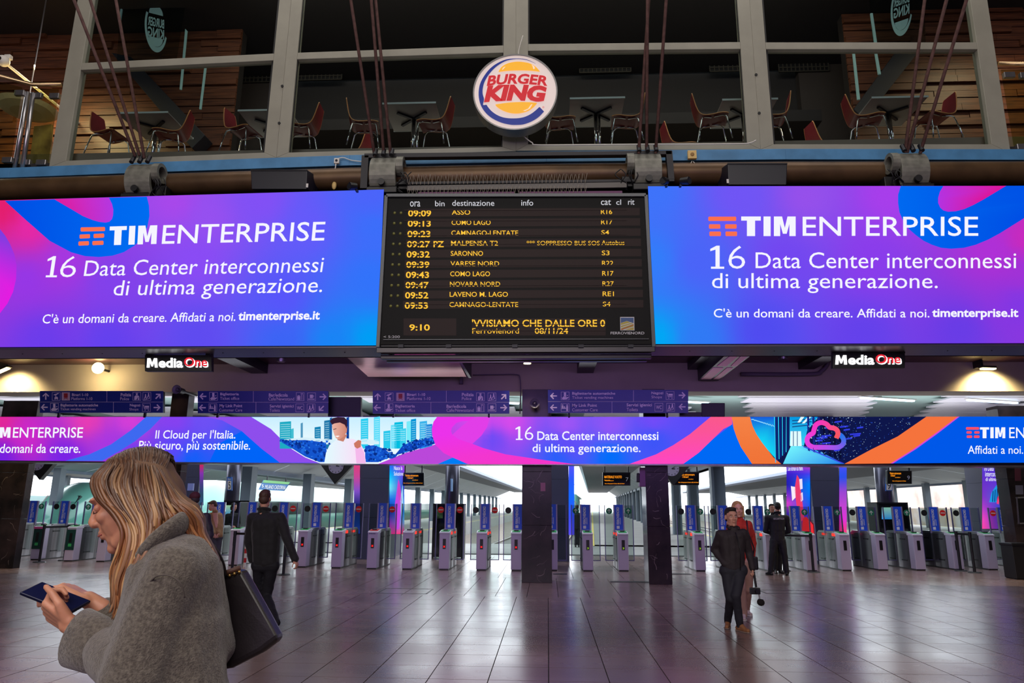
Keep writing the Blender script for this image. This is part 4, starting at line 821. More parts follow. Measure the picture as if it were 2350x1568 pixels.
# ================================================================ small lit brand signs under the displays
def media(x0, y0, x1, y1, label):
    s = YP(9.62); o = thing('hanging_sign', label, 'sign', (0, 0, 0))
    MB().prism([s.at(x0, y0, 0), s.at(x1, y0, 0), s.at(x1, y1, 0), s.at(x0, y1, 0)], (0, 0.08, 0)).obj('sign_box', M_BLACK, o, bevel=0.006)
    for px in (x0 + 4, x1 - 12): c = s.at(px, y0); MB().mm((c.x, 9.6, c.z - 0.02), (c.x + 0.06, 9.72, c.z + 0.17)).obj('bracket', M_BLACK, o)
    w = x1 - x0; h = y1 - y0
    text('edia', (x0 + w * 0.21, y0 + h * 0.18, x0 + w * 0.575, y0 + h * 0.79), s, emit('sign_white_glow', (255, 255, 255), 2.2), o, 0.012, bold=0.03)
    ma, mb_, mc, md = x0 + w * 0.03, x0 + w * 0.195, y0 + h * 0.2, y0 + h * 0.78; art([(ma + (mb_ - ma) * u, md - (md - mc) * v_) for u, v_ in ((0, 0), (.06, 1), (.34, 1), (.5, .5), (.66, 1), (.94, 1), (1, 0), (.74, 0), (.70, .55), (.56, .12), (.44, .12), (.30, .55), (.26, 0))], s, emit('sign_white_glow', (255, 255, 255), 2.2), o, 0.012, name='lettering')
    text('One', (x0 + w * 0.60, y0 + h * 0.18, x0 + w * 0.955, y0 + h * 0.78), s, emit('sign_white_glow', (255, 255, 255), 2.2), o, 0.010, bold=0.035)
    text('One', (x0 + w * 0.59, y0 + h * 0.14, x0 + w * 0.94, y0 + h * 0.72), s, emit('sign_red_glow', (230, 40, 55), 1.0), o, 0.016, bold=0.02)
media(332, 815, 485, 852, 'small black lit sign with white and red lettering under the left display')
media(1912, 808, 2077, 845, 'small black lit sign with white and red lettering under the right display')
# ================================================================ round restaurant sign
SK = YP(9.42); K = lambda X, Y: (1070 + X / 7.465, 110 + Y / 7.467)
oK = thing('round_sign', 'round white restaurant sign with red lettering between yellow bun halves', 'sign')
c = SK.at(*K(838, 757)); rr = (SK.at(*K(1562, 757)) - SK.at(*K(114, 757))).length / 2
M_RIM = mat('sign_rim_metal', (150, 150, 150), 0.35, 0.7)
rim = MB(); n = 64
for k in range(n):
    a0, a1 = 2*math.pi*k/n, 2*math.pi*(k+1)/n
    q = lambda a, r_, y: c + Vector((math.cos(a) * r_, y, math.sin(a) * r_))
    rim.quad(q(a0, rr, -0.02), q(a1, rr, -0.02), q(a1, rr, 0.2), q(a0, rr, 0.2)); rim.quad(q(a0, rr - 0.02, -0.02), q(a1, rr - 0.02, -0.02), q(a1, rr, -0.02), q(a0, rr, -0.02))
    rim.quad(q(a0, rr - 0.02, 0.01), q(a1, rr - 0.02, 0.01), q(a1, rr - 0.02, -0.02), q(a0, rr - 0.02, -0.02)); rim.quad(q(a0, rr, 0.2), q(a1, rr, 0.2), q(a1, 0.001, 0.2), q(a0, 0.001, 0.2))
rim.obj('rim', M_RIM, oK)
fm = MB(); fm.v = [c + Vector((math.cos(2*math.pi*k/n) * (rr - 0.015), -0.005, math.sin(2*math.pi*k/n) * (rr - 0.015))) for k in range(n)]; fm.f = [tuple(range(n))]
M_SF = mat('sign_face', (225, 210, 205), 0.3); M_SF.node_tree.nodes['Principled BSDF'].inputs['Emission Color'].default_value = lin((232, 214, 208)); M_SF.node_tree.nodes['Principled BSDF'].inputs['Emission Strength'].default_value = 0.42
fm.obj('face', M_SF, oK, fix=False)
def lit(name, c_, e=0.45):
    m_ = mat(name, c_, 0.35); b_ = m_.node_tree.nodes['Principled BSDF']; b_.inputs['Emission Color'].default_value = lin(c_); b_.inputs['Emission Strength'].default_value = e; return m_
M_BB = lit('sign_blue', (24, 44, 130), 0.5); M_BY = lit('sign_yellow', (236, 172, 44), 0.55); M_BR = lit('sign_red', (196, 30, 42), 0.5); M_BW = lit('sign_pale', (238, 214, 190), 0.5)
def kart(pts, m_, off, par=oK, name='emblem_shape'): return art([K(*p) for p in pts], SK, m_, par, off, name=name)
outer = spline([(1190, 265), (1030, 195), (860, 180), (690, 195), (530, 262), (400, 360), (300, 490), (235, 620), (212, 760), (222, 890), (262, 1010), (340, 1120), (450, 1210), (600, 1280), (750, 1315), (850, 1320), (980, 1310), (1120, 1260), (1240, 1185), (1333, 1090)], 3)
inner = spline([(1255, 1010), (1140, 1110), (1020, 1175), (900, 1203), (760, 1207), (630, 1190), (520, 1145), (430, 1080), (370, 1010), (345, 975), (288, 975), (305, 880), (282, 790), (283, 700), (310, 590), (370, 480), (460, 370), (570, 280), (700, 215), (860, 190), (1030, 205), (1190, 268)], 3)
kart(outer + inner, M_BB, 0.012)
kart(spline([(552, 410), (600, 330), (700, 268), (830, 238), (950, 238), (1080, 262), (1180, 315), (1240, 375), (1262, 405)], 4) + spline([(1262, 408), (1100, 390), (900, 385), (700, 393), (552, 412)], 3), M_BY, 0.012)
kart(spline([(500, 968), (700, 940), (880, 928), (1080, 930), (1212, 942)], 3) + spline([(1205, 960), (1150, 1020), (1060, 1080), (960, 1112), (860, 1125), (750, 1115), (640, 1080), (550, 1030), (505, 990)], 4), M_BY, 0.012)
kart([(612, 370), (640, 330), (675, 318), (650, 345), (625, 375)], M_BW, 0.016); kart([(1118, 285), (1160, 310), (1180, 350), (1150, 365), (1140, 325)], M_BW, 0.016); kart([(970, 1080), (1060, 1040), (1110, 970), (1135, 965), (1090, 1040), (1010, 1082)], M_BW, 0.016)
wb = lambda u, w: (u + 0.05 * (w - 0.5), w * (0.80 + 0.14 * math.sin(math.pi * u)) + 0.20 * math.sin(math.pi * u) * (0.5 + 0.0 * w) )
text('BURGER', (*K(350, 440), *K(1388, 655)), SK, M_BR, oK, 0.014, bold=0.035, shear=0.18, warp=lambda u, w: (u, w * 0.82 + 0.18 * math.sin(math.pi * u)))
text('KING', (*K(302, 625), *K(1380, 960)), SK, M_BR, oK, 0.014, bold=0.06, shear=0.2, warp=lambda u, w: (u, w * (0.84 - 0.0 * u) + 0.16 * math.sin(math.pi * (0.15 + u * 0.7))))
text('®', (*K(1303, 1000), *K(1338, 1032)), SK, M_BR, oK, 0.014)
br = MB(); br.mm((c.x - 0.05, 9.6, c.z - 0.2), (c.x + 0.05, 9.8, c.z + 0.2)); br.obj('wall_bracket', M_DARK, oK)
# white supply cable of the sign
w_ = [P(*p, 9.66) for p in spline([(1197, 308), (1208, 318), (1222, 328), (1240, 333), (1400, 332), (1600, 331), (1700, 330), (1722, 328), (1735, 322)], 4)]
tag(MB().tube(w_, 0.009, 6).obj('power_cable', M_WHITE, None, smooth=True), 'thin white cable running right from the round sign along the window sill', 'cable')
w_ = [P(*p, 9.7) for p in spline([(1192, 132), (1190, 120), (1193, 105), (1196, 95), (1200, 82)], 4)]
MB().tube(w_, 0.006, 6).obj('wire', M_WHITE, oK, smooth=True)
# ================================================================ suspension rods and cast clamps
def clamp(px, py, label, turn):
    """cast block around the pipe: px,py centre of its top edge"""
    y = 9.36; c = P(px, py, y); t = thing('rod_clamp', label, 'clamp', c, 'cast clamps holding the suspension rods')
    mb = MB(); w = 0.19; prof = []
    R0, R1 = 0.235, 0.30
    cy, cz = 0.26, -0.27
    pts = []
    for k in range(15): a = math.radians(75 + k * 11); pts.append((cy + R1 * math.cos(a), cz + R1 * math.sin(a)))
    pts += [(cy - 0.27, cz - 0.24), (cy - 0.20, cz - 0.26)]
    for k in range(13): a = math.radians(225 - k * 12); pts.append((cy + R0 * math.cos(a), cz + R0 * math.sin(a)))
    mb.prism([(-w, p[0], p[1]) for p in pts], (2 * w, 0, 0)); mb.obj('casting', M_CAST, t, local=True, bevel=0.012)
    for x in (-0.12, 0.0, 0.12): MB().cyl((x, -0.02, -0.04), (x, 0.03, 0.07), 0.032, n=12).obj('rod_socket', M_DARK, t, local=True)
    MB().cyl((0, -0.07, -0.47), (0, -0.02, -0.47), 0.05, n=14).obj('plug', M_BLACK, t, local=True)
    s = turn
    tb = MB(); n = 18
    for k in range(n):
        a0, a1 = 2*math.pi*k/n, 2*math.pi*(k+1)/n; x0, x1 = s * 0.19, s * 0.29
        for ra, rb, xa, xb in ((0.15, 0.15, x0, x1), (0.10, 0.10, x0, x1), (0.15, 0.10, x1, x1)):
            tb.quad((xa, 0.12 + ra*math.cos(a0), -0.16 + ra*math.sin(a0)), (xa, 0.12 + ra*math.cos(a1), -0.16 + ra*math.sin(a1)), (xb, 0.12 + rb*math.cos(a1), -0.16 + rb*math.sin(a1)), (xb, 0.12 + rb*math.cos(a0), -0.16 + rb*math.sin(a0)))
    tb.obj('side_boss', M_CAST, t, local=True)
    MB().mm((-0.22, -0.02, -0.62), (0.22, 0.3, -0.53)).mm((s * 0.2, 0.14, -0.5), (s * 0.36, 0.3, -0.34)).obj('base_bracket', M_BLACK, t, local=True, bevel=0.01)
    # loose cable bundle hanging at the clamp
    r = random.Random(px); mb = MB()
    for k in range(5):
        p = Vector((s * r.uniform(0.2, 0.42), 0.0, -0.3)); mb.tube(spline([tuple(p), tuple(p + Vector((r.uniform(-.08, .08), -0.02, -0.1))), tuple(p + Vector((r.uniform(-.1, .1), 0.05, -0.2))), tuple(p + Vector((r.uniform(-.05, .15), 0.1, -0.28)))], 4), 0.008, 5)
    o = mb.obj('cables', M_BLACK, t, local=True, smooth=True); o['kind'] = 'stuff'
    return t, c
for px, py, lab, tn, tops in ((322, 368, 'cast clamp with rods in front of the leftmost window', 1, ((308, 352, 170, 0), (318, 350, 207, 0), (330, 356, 266, 0))),
        (880, 352, 'cast clamp with rods left of the departure board', 1, ((859, 352, 805, 0), (880, 344, 852, 0), (896, 350, 862, 0))),
        (1486, 343, 'cast clamp with rods right of the departure board', -1, ((1466, 345, 1489, 0), (1484, 338, 1486, -8), (1505, 344, 1529, 0))),
        (2094, 342, 'cast clamp with rods in front of the rightmost window', -1, ((2078, 342, 2122, 0), (2084, 342, 2172, 0), (2114, 344, 2218, 0)))):
    t, c = clamp(px, py, lab, tn)
    for k, (bx, by, tx, ty) in enumerate(tops):
        p0 = P(bx, by, 9.36)
        Yt = {322: (8.8, 8.95, 9.1), 880: (8.9, 9.0, 9.1), 1486: (9.1, 9.0, 8.9), 2094: (9.1, 8.95, 8.8)}[px][k]
        p1 = P(tx, ty, Yt); d = (p1 - p0).normalized(); L = (13.9 - p0.z) / d.z
        o = MB().cyl(p0 - d * 0.05, p0 + d * L, 0.023, n=10).obj('suspension_rod', M_RUST, None, smooth=True)
        tag(o, ['first', 'middle', 'last'][k] + ' rusty rod from the left rising from the ' + lab.replace('cast clamp with rods ', 'clamp '), 'rod', 'rusty suspension rods of the pipe')
# ================================================================ black boxes above the displays, sensors, spotlights
for (x0, x1, y0, y1), lab, lean in (((575, 705, 390, 434), 'black loudspeaker box standing on the left display', 1), ((1670, 1807, 375, 424), 'black loudspeaker box standing on the right display', -1)):
    o = thing('loudspeaker_box', lab, 'loudspeaker'); s = YP(9.36)
    q = [s.at(x0, y0), s.at(x1, y0), s.at(x1 - 2, y1), s.at(x0 + 2, y1)]; MB().prism(q, (0.08 * lean, 0.28, 0.02)).obj('cabinet', mat('speaker_navy_black', (20, 20, 36), 0.4), o, bevel=0.008)
    q = [s.at(x0, y0 - 1, 0.01), s.at(x1, y0 - 1, 0.01), s.at(x1, y0 + 2, 0.01), s.at(x0, y0 + 2, 0.01)]; MB().prism(q, (0, 0.02, 0)).obj('top_edge', M_DARK, o)
    c = s.at(x1 if lean > 0 else x0, y1 - 8, 0.012); MB().box(c, (0.03, 0.01, 0.06)).obj('tag', M_WHITE, o)
def dev(name, lab, cat, px, py, Y, parts):
    c = P(px, py, Y); t = thing(name, lab, cat, c); 
    for nm, mb, mt in parts: mb.obj(nm, mt, t, local=True, bevel=0.004)
    return t, c
dev('switch_box', 'small white square switch on the blue strip left of the board', 'switch', 773, 370, 9.62, [('body', MB().box((0, 0, 0), (0.075, 0.04, 0.085)), M_WHITE), ('button', MB().cyl((0, -0.03, 0), (0, -0.02, 0), 0.02, n=10), M_DARK)])
p_ = [tuple(P(*p, 9.56)) for p in spline([(771, 376), (769, 390), (768, 402), (767, 416)], 3)]
_pc = thing('pull_cord', 'thin cord with a yellow oval grip hanging above the left display', 'cord'); MB().tube(p_, 0.008, 6).obj('cord', M_WHITE, _pc, smooth=True)
MB().ell(P(767, 426, 9.55), (0.035, 0.025, 0.065)).obj('grip', M_CREAM, _pc, smooth=True)
w_ = [tuple(P(*p, 9.64)) for p in spline([(776, 364), (788, 362), (806, 368), (830, 371)], 4)]
tag(MB().tube(w_, 0.007, 6).obj('wire', M_WHITE, None, smooth=True), 'white wire looping right from the small switch box', 'wire')
tt, cc_ = dev('alarm_sensor', 'rounded cream coloured alarm sensor on the blue strip right of the board', 'sensor', 1588, 356, 9.6, [('body', MB().box((0, 0, 0), (0.125, 0.05, 0.13)), M_CREAM), ('ring', MB().cyl((0, -0.035, 0), (0, -0.02, 0), 0.028, n=14), mat('ochre_plastic', (150, 110, 50), 0.5))])
w_ = [tuple(P(*p, 9.56)) for p in spline([(1588, 370), (1584, 380), (1588, 390), (1595, 386), (1596, 378), (1591, 371)], 4)]
MB().tube(w_, 0.005, 6).obj('cord_loop', M_WHITE, tt, smooth=True)
def spot(px, py, dx, lab):
    c = P(px, py, 9.22); t = thing('small_spotlight', lab, 'spotlight', c, 'black spotlights beside the departure board')
    MB().cyl((0, 0, 0), (dx, -0.06, -0.02), 0.045, 0.055, 14).obj('head', M_BLACK, t, local=True); MB().cyl((dx, -0.06, -0.02), (dx * 1.05, -0.066, -0.02), 0.05, n=14).obj('lens', M_DARK, t, local=True)
    MB().box((0, 0.06, -0.05), (0.03, 0.12, 0.03)).obj('arm', M_BLACK, t, local=True)
for a in ((818, 428, -0.08, 'black spotlight left of the departure board above the left display'), (1530, 416, -0.06, 'inner black spotlight right of the departure board'), (1562, 416, 0.1, 'outer black spotlight above the right display')): spot(*a)
# dark hoisting frame above the board with the grey rail and pigeon spikes
o = thing('hoist_frame', 'black steel frame above the departure board between the two clamps', 'frame'); mb = MB(); s = YP(9.45)
mb.prism([s.at(836, 352), s.at(1542, 345), s.at(1542, 354), s.at(836, 362)], (0, 0.1, 0)); mb.prism([s.at(830, 356), s.at(846, 356), s.at(842, 432), s.at(826, 432)], (0, 0.1, 0)); mb.prism([s.at(1528, 346), s.at(1543, 346), s.at(1548, 412), s.at(1534, 412)], (0, 0.1, 0))
mb.prism([s.at(846, 418), s.at(1548, 410), s.at(1548, 416), s.at(846, 424)], (0, 0.05, 0))
mb.obj('steel_bars', mat('charcoal_steel', (46, 46, 50), 0.5, 0.3), o, bevel=0.004)
s2 = YP(9.4); MB().prism([s2.at(935, 426), s2.at(1438, 418), s2.at(1438, 430), s2.at(935, 437)], (0, 0.04, 0)).obj('cross_rail', mat('grey_rail', (104, 100, 96), 0.5), o)
MB().prism([s2.at(960, 447), s2.at(1180, 447), s2.at(1180, 440), s2.at(960, 441)], (0, 0.02, 0)).prism([s2.at(1192, 447), s2.at(1428, 447), s2.at(1428, 438), s2.at(1192, 440)], (0, 0.02, 0)).obj('back_plate', mat('plum_metal', (104, 42, 96), 0.5), o)
sp = MB(); r = random.Random(5)
for row, (ya, yb) in enumerate((((424, 402)), ((447, 430)))):
    for k in range(46):
        x = 938 + k * 9; 
        for dx in (-4, 3): sp.cyl(P(x, ya - (x - 938) * 0.012, 9.36), P(x + dx * r.uniform(0.5, 1.6), yb + r.uniform(-3, 4) - (x - 938) * 0.012, 9.33 + dx * 0.01), 0.0028, n=4)
o2 = sp.obj('bird_spikes', mat('spike_wire', (190, 180, 165), 0.4, 0.3), None); tag(o2, 'rows of thin wire bird spikes above the departure board', 'bird spikes'); o2['kind'] = 'stuff'
# ================================================================ wooden plank walls and glass balustrades at both sides
M_WOOD = mat('reddish_wood', (100, 58, 36), 0.5, col2=(64, 34, 22), vscale=3.5, stretch=(0.6, 6, 9), bump=0.1, bscale=12)
r = random.Random(11)
for nm, xa, xb in (('wall_planks_left', -12.5, -6.3), ('wall_planks_right', 5.9, 11.6)):
    wf = struct(nm, MB().mm((xa, 12.75, 6.95), (xb, 12.95, 11.3)), mat('dark_batten', (22, 14, 12), 0.8))
    z = 6.97
    while z < 11.25:
        x = xa + r.uniform(-0.9, 0)
        while x < xb:
            L = r.uniform(1.5, 2.6); x0, x1 = max(x, xa), min(x + L, xb)
            if x1 - x0 > 0.15: d = r.choice((0.02, 0.035, 0.05, 0.09)); MB().mm((x0 + 0.003, 12.75 - d, z), (x1 - 0.003, 12.75, z + 0.137)).obj('plank', M_WOOD, wf)
            x += L
        z += 0.152
M_BGL = glassm('balustrade_glass', (222, 226, 200), 0.12)
M_BRASS = mat('warm_handrail_steel', (200, 170, 130), 0.25, 0.9)
def balustrade(lab, rail, posts, panels, clamps):
    t = thing('glass_balustrade', lab, 'balustrade')
    MB().tube([P(x, y, Y) for x, y, Y in rail], 0.032, 12).obj('handrail', M_BRASS, t, smooth=True)
    for x0, y0, x1, y1, Y in posts: a_, b_ = P(x0, y0, Y), P(x1, y1, Y); MB().cyl(b_, a_, 0.035, n=10).obj('post', M_STEEL, t, smooth=True)
    for q in panels: MB().prism([P(x, y, Y) for x, y, Y in q], (0, 0.016, 0)).obj('glass_panel', M_BGL, t)
    for x, y, Y in clamps: MB().box(P(x, y, Y - 0.02), (0.16, 0.06, 0.09)).obj('glass_clamp', M_STEEL, t, bevel=0.006)
balustrade('glass balustrade with warm lit handrail left of the windows', [(-150, 120, 9.4), (0, 175, 9.85), (74, 194, 10.1), (142, 195, 10.1)], [(64, 212, 34, 386, 10.0), (76, 214, 52, 386, 10.0)],
    [((-120, 160, 9.7), (50, 200, 9.95), (22, 384, 9.95), (-140, 360, 9.7)), ((80, 202, 10.12), (134, 205, 10.12), (108, 386, 10.12), (58, 386, 10.12))], [(46, 214, 9.98), (86, 220, 10.05), (126, 221, 10.05), (18, 368, 9.95), (60, 374, 10.05), (96, 374, 10.05)])
balustrade('glass balustrade with handrail right of the windows', [(2290, 146, 10.1), (2500, 150, 10.1)], [(2380, 170, 2400, 350, 10.0)], [((2298, 160, 10.1), (2480, 160, 10.1), (2500, 348, 10.1), (2330, 348, 10.1))], [(2315, 173, 10.05), (2352, 174, 10.05), (2345, 338, 10.05)])
area_light('balcony_lamp_left', (-9.6, 11.4, 9.6), (math.radians(20), 0, 0), 0.5, 0.5, 100, (1.0, 0.74, 0.34))
area_light('balcony_lamp_right', (8.6, 11.2, 10.6), (math.radians(-8), 0, 0), 0.5, 0.5, 90, (1.0, 0.74, 0.42))
# hanging bowl lamp and things behind the left balustrade
c = P(62, 250, 11.2); t = thing('bowl_lamp', 'large pale shallow bowl lamp seen through the left balustrade', 'lamp', c)
mb = MB(); n = 32
for k in range(n):
    a0, a1 = 2*math.pi*k/n, 2*math.pi*(k+1)/n; prof = ((0.0, -0.10), (0.25, -0.085), (0.42, -0.04), (0.5, 0.02))
    for (r0, z0), (r1_, z1) in zip(prof, prof[1:]): mb.quad((r0*math.cos(a0), r0*math.sin(a0), z0), (r0*math.cos(a1), r0*math.sin(a1), z0), (r1_*math.cos(a1), r1_*math.sin(a1), z1), (r1_*math.cos(a0), r1_*math.sin(a0), z1))
mb.obj('bowl', mat('opal_bowl', (225, 215, 190), 0.4), t, local=True, smooth=True); MB().cyl((0, 0, -0.02), (0, 0, 11.29 - c.z), 0.012, n=6).obj('stem', M_STEEL, t, local=True)
c = P(96, 330, 11.6); tag(MB().prism([P(x, y, 11.6) for x, y in ((78, 290), (118, 285), (112, 384), (66, 384))], (0, 0.06, 0)).obj('picture', mat('sandy_artwork', (206, 180, 112), 0.6, col2=(120, 96, 66), vscale=2.2), None), 'sand coloured picture panel behind the left glass balustrade', 'panel')
c = P(8, 140, 10.6); t = thing('security_camera', 'white dome camera on the wooden wall above the left balustrade', 'camera', c)
MB().ell((0, 0, 0), (0.1, 0.1, 0.1)).obj('dome', M_WHITE, t, local=True, smooth=True); MB().cyl((0, -0.09, -0.01), (0, -0.105, -0.01), 0.035, n=12).obj('lens', M_BLACK, t, local=True); MB().mm((-0.03, 0.02, 0.07), (0.08, 0.1, 0.15)).mm((-0.02, 0.05, -0.03), (0.02, 2.1, 0.01)).obj('bracket', M_WHITE, t, local=True, bevel=0.01)
# ================================================================ restaurant furniture
ZF = 7.22; M_PLY = mat('red_ply_shell', (120, 34, 44), 0.35, var=0.1, vscale=5); M_PLYE = mat('ply_edge', (206, 140, 84), 0.5)
M_TOPU = mat('grey_table_underside', (150, 150, 148), 0.6)
def table(px0, px1, py, lab):
    zt_ = ZF + 0.76; a_, b_ = Z(px0, py, zt_), Z(px1, py, zt_); y = max(a_.y, b_.y, 10.08); w = 0.86; cx = (a_.x + b_.x) / 2; cx = cx * y / ((a_.y + b_.y) / 2)
    t = thing('cafe_table', lab, 'table', (cx, y + w / 2, ZF), 'cafe tables behind the restaurant windows')
    MB().mm((-w/2, -w/2, 0.735), (w/2, w/2, 0.76)).obj('tabletop', M_TOPU, t, local=True, bevel=0.012)
    e = MB(); 
    for a, b_ in (((-w/2-0.004, -w/2-0.006, 0.733), (w/2+0.004, -w/2, 0.764)), ((-w/2-0.004, w/2, 0.733), (w/2+0.004, w/2+0.006, 0.764))): e.mm(a, b_)
    e.obj('edge_band', mat('pale_edge_band', (205, 215, 212), 0.3), t, local=True)
    MB().cyl((0, 0, 0.02), (0, 0, 0.72), 0.032, n=14).cyl((0.06, 0.05, 0.02), (0.06, 0.05, 0.72), 0.02, n=10).obj('column', M_CHROME, t, local=True, smooth=True)
    mb = MB(); [mb.box((0, 0, 0.715), (0.62, 0.045, 0.03), math.radians(a)) for a in (40, -40)]; mb.obj('cross_bracket', M_DARK, t, local=True)
    MB().cyl((0, 0, 0), (0, 0, 0.02), 0.2, n=20).obj('base_plate', M_DARK, t, local=True)
    return t
for a in ((270, 385, 256, 'cafe table behind the leftmost window, nearest the wooden wall'), (543, 668, 250, 'cafe table behind the mullion between first and second window'), (880, 998, 234, 'cafe table behind the second window beside the double rods'),
    (1305, 1437, 222, 'cafe table right of the round sign'), (1657, 1785, 225, 'cafe table behind the mullion between third and fourth window'), (2000, 2130, 220, 'cafe table behind the rightmost window')): table(*a)
def make_chair():
    t = thing('cafe_chair', '', 'chair', (0, 0, 0), 'cafe chairs behind the restaurant windows')
    prof = spline([(-0.30, 0.88), (-0.275, 0.74), (-0.245, 0.60), (-0.20, 0.49), (-0.12, 0.45), (0.0, 0.455), (0.12, 0.475), (0.2, 0.47), (0.235, 0.455)], 4)
    W_ = lambda k: 0.20 if k > 12 else 0.13 + 0.07 * (k / 12) ** 0.6
    for nm, mt, x_in, wd in (('seat_shell', M_PLY, 0, 1), ):
        mb = MB(); m_ = len(prof)
        for k, (x, z) in enumerate(prof):
            x2, z2 = prof[min(k + 1, m_ - 1)]; x1, z1 = prof[max(k - 1, 0)]; L = math.hypot(x2 - x1, z2 - z1); nx, nz = -(z2 - z1) / L * 0.007, (x2 - x1) / L * 0.007; w = W_(k)
            for sx in (1, -1):
                for yy in (-w, w): mb.v.append(Vector((x + sx * nx, yy, z + sx * nz)))
        for k in range(m_ - 1):
            b0 = 4 * k; mb.f += [(b0, b0 + 1, b0 + 5, b0 + 4), (b0 + 2, b0 + 6, b0 + 7, b0 + 3)]
        mb.f += [(0, 2, 3, 1), (4*m_-4, 4*m_-3, 4*m_-1, 4*m_-2)]
        sh = mb.obj(nm, mt, t, local=True, smooth=False)
        eb = MB()
        for s in (-1, 1): eb.tube([(x, s * W_(k), z) for k, (x, z) in enumerate(prof)], 0.0085, 6)
        eb.obj('shell_edge', M_PLYE, sh, local=True, smooth=True)
    for s in (-1, 1):
        MB().tube([(-0.24, s*0.24, 0), (-0.21, s*0.22, 0.2), (-0.17, s*0.19, 0.40), (-0.13, s*0.16, 0.435), (-0.02, s*0.13, 0.435)], 0.011, 8).obj('leg', M_CHROME, t, local=True, smooth=True)
        MB().tube([(0.26, s*0.24, 0), (0.23, s*0.22, 0.2), (0.20, s*0.19, 0.41), (0.15, s*0.16, 0.45), (0.02, s*0.13, 0.445)], 0.011, 8).obj('leg', M_CHROME, t, local=True, smooth=True)
    return t
ch = make_chair(); first = True
for px, py, Y, face, lab in ((250, 330, 10.55, 0, 'leftmost red chair behind the leftmost window, left of the table'), (390, 326, 10.55, 180, 'chair right of the table behind the leftmost window'), (556, 320, 10.5, 0, 'red chair at the right end of the leftmost window'),
    (690, 322, 10.45, 180, 'chair at the left end of the second window'), (835, 316, 10.4, 0, 'chair left of the table in the second window'), (995, 312, 10.4, 180, 'chair right of the table in the second window'),
    (1285, 302, 10.4, 0, 'chair partly hidden by the round sign'), (1438, 300, 10.4, 180, 'chair left of the right clamp rods, at the table beside the round sign'), (1635, 302, 10.4, 0, 'red chair at the right end of the third window'),
    (1772, 300, 10.45, 180, 'chair at the left end of the rightmost window'), (1990, 300, 10.5, 0, 'red chair left of the table in the rightmost window'), (2150, 303, 10.5, 180, 'chair right of the table in the rightmost window'),
    (1560, 312, 11.3, 0, 'red chair in the second row behind the third window'), (1895, 312, 11.4, 0, 'red chair in the second row behind the rightmost window'), (812, 330, 11.4, 180, 'chair in the second row behind the second window')):
    p = P(px, py, Y); loc = (p.x, Y, ZF); rz = math.radians(face + random.uniform(-12, 12))
    if first: ch.location = loc; ch.rotation_euler = (0, 0, rz); ch['label'] = lab; first = False
    else: dup(ch, loc, rz, lab)
# stair flank and glazed logo screens inside
M_FROST = mat('glowing_frosted_print', (130, 165, 165), 0.5); M_FROST.node_tree.nodes['Principled BSDF'].inputs['Emission Color'].default_value = lin((120, 160, 160)); M_FROST.node_tree.nodes['Principled BSDF'].inputs['Emission Strength'].default_value = 0.10  # faint glow put into print and pane edges, which are no lamps
def stair(pts, Y, lab):
    tag(MB().prism([P(x, y, Y) for x, y in pts], (0, 0.35, 0)).obj('stair_stringer', mat('stair_dark_paint', (26, 28, 38), 0.5), None, bevel=0.01), lab, 'stair')
stair(((255, 120), (300, 130), (470, 310), (440, 340)), 12.3, 'dark sloping stair flank behind the leftmost window')
stair(((2115, 110), (2070, 100), (1960, 250), (1985, 275)), 12.3, 'dark sloping stair flank behind the rightmost window')
def screen_glass(pts, Y, cx, cy, rx, ry, lab, edges, skew):
    t = thing('glass_screen', lab, 'glass screen'); MB().prism([P(x, y, Y) for x, y in pts], (0, 0.012, 0)).obj('pane', glassm('screen_glass', (225, 235, 235), 0.08), t)
    for e in edges: MB().prism([P(x, y, Y - 0.01) for x, y in e], (0, 0.03, 0)).obj('pane_edge', M_FROST, t)
    s = YP(Y)
    def E_(u, v): return (cx + rx * u, cy + ry * v + skew * rx * u)
    A = lambda poly: art([E_(u, v) for u, v in poly], s, M_FROST, t, 0.012, name='emblem_shape')
    o1 = [(math.cos(math.radians(a)), math.sin(math.radians(a))) for a in range(20, 215, 8)]; i1 = [(0.86 * math.cos(math.radians(a)) + 0.04, 0.82 * math.sin(math.radians(a)) - 0.03) for a in range(214, 19, -8)]; A(o1 + i1)
    A([(0.62 * math.cos(math.radians(a)), -0.5 + 0.36 * math.sin(math.radians(a))) for a in range(180, 361, 12)]); A([(0.62 * math.cos(math.radians(a)), 0.42 + 0.36 * math.sin(math.radians(a))) for a in range(0, 181, 12)])
    for s_, v0, v1 in (('BURGER', -0.44, -0.08), ('KING', -0.04, 0.36)): text(s_, (cx - 0.72 * rx, cy + v0 * ry, cx + 0.72 * rx, cy + v1 * ry), s, M_FROST, t, 0.012, bold=0.03, mirror=True, slope=skew * rx * 1.4)
screen_glass(((278, -8), (428, -8), (405, 135), (268, 140)), 12.0, 358, 62, 26, 58, 'glass screen with a mirrored pale logo behind the leftmost window', (((425, 66), (429, 70), (416, 205), (412, 205)), ((279, 0), (283, 0), (276, 50), (272, 50)), ((469, 152), (473, 152), (461, 250), (457, 250))), 0.25)
screen_glass(((1995, -8), (2120, -8), (2125, 105), (2005, 108)), 12.0, 2069, 22, 25, 60, 'glass screen with a mirrored pale logo behind the rightmost window', (((1998, 30), (2003, 30), (2014, 105), (2008, 105)), ((1957, 120), (1962, 120), (1974, 228), (1968, 228)), ((2008, 120), (2013, 120), (2022, 170), (2016, 170))), -0.35)
area_light('restaurant_wall_fill', (-0.3, 10.9, 10.9), (math.radians(42), 0, 0), 11, 0.8, 210, (1.0, 0.86, 0.68))  # unseen fill added and turned to brighten the restaurant back wall
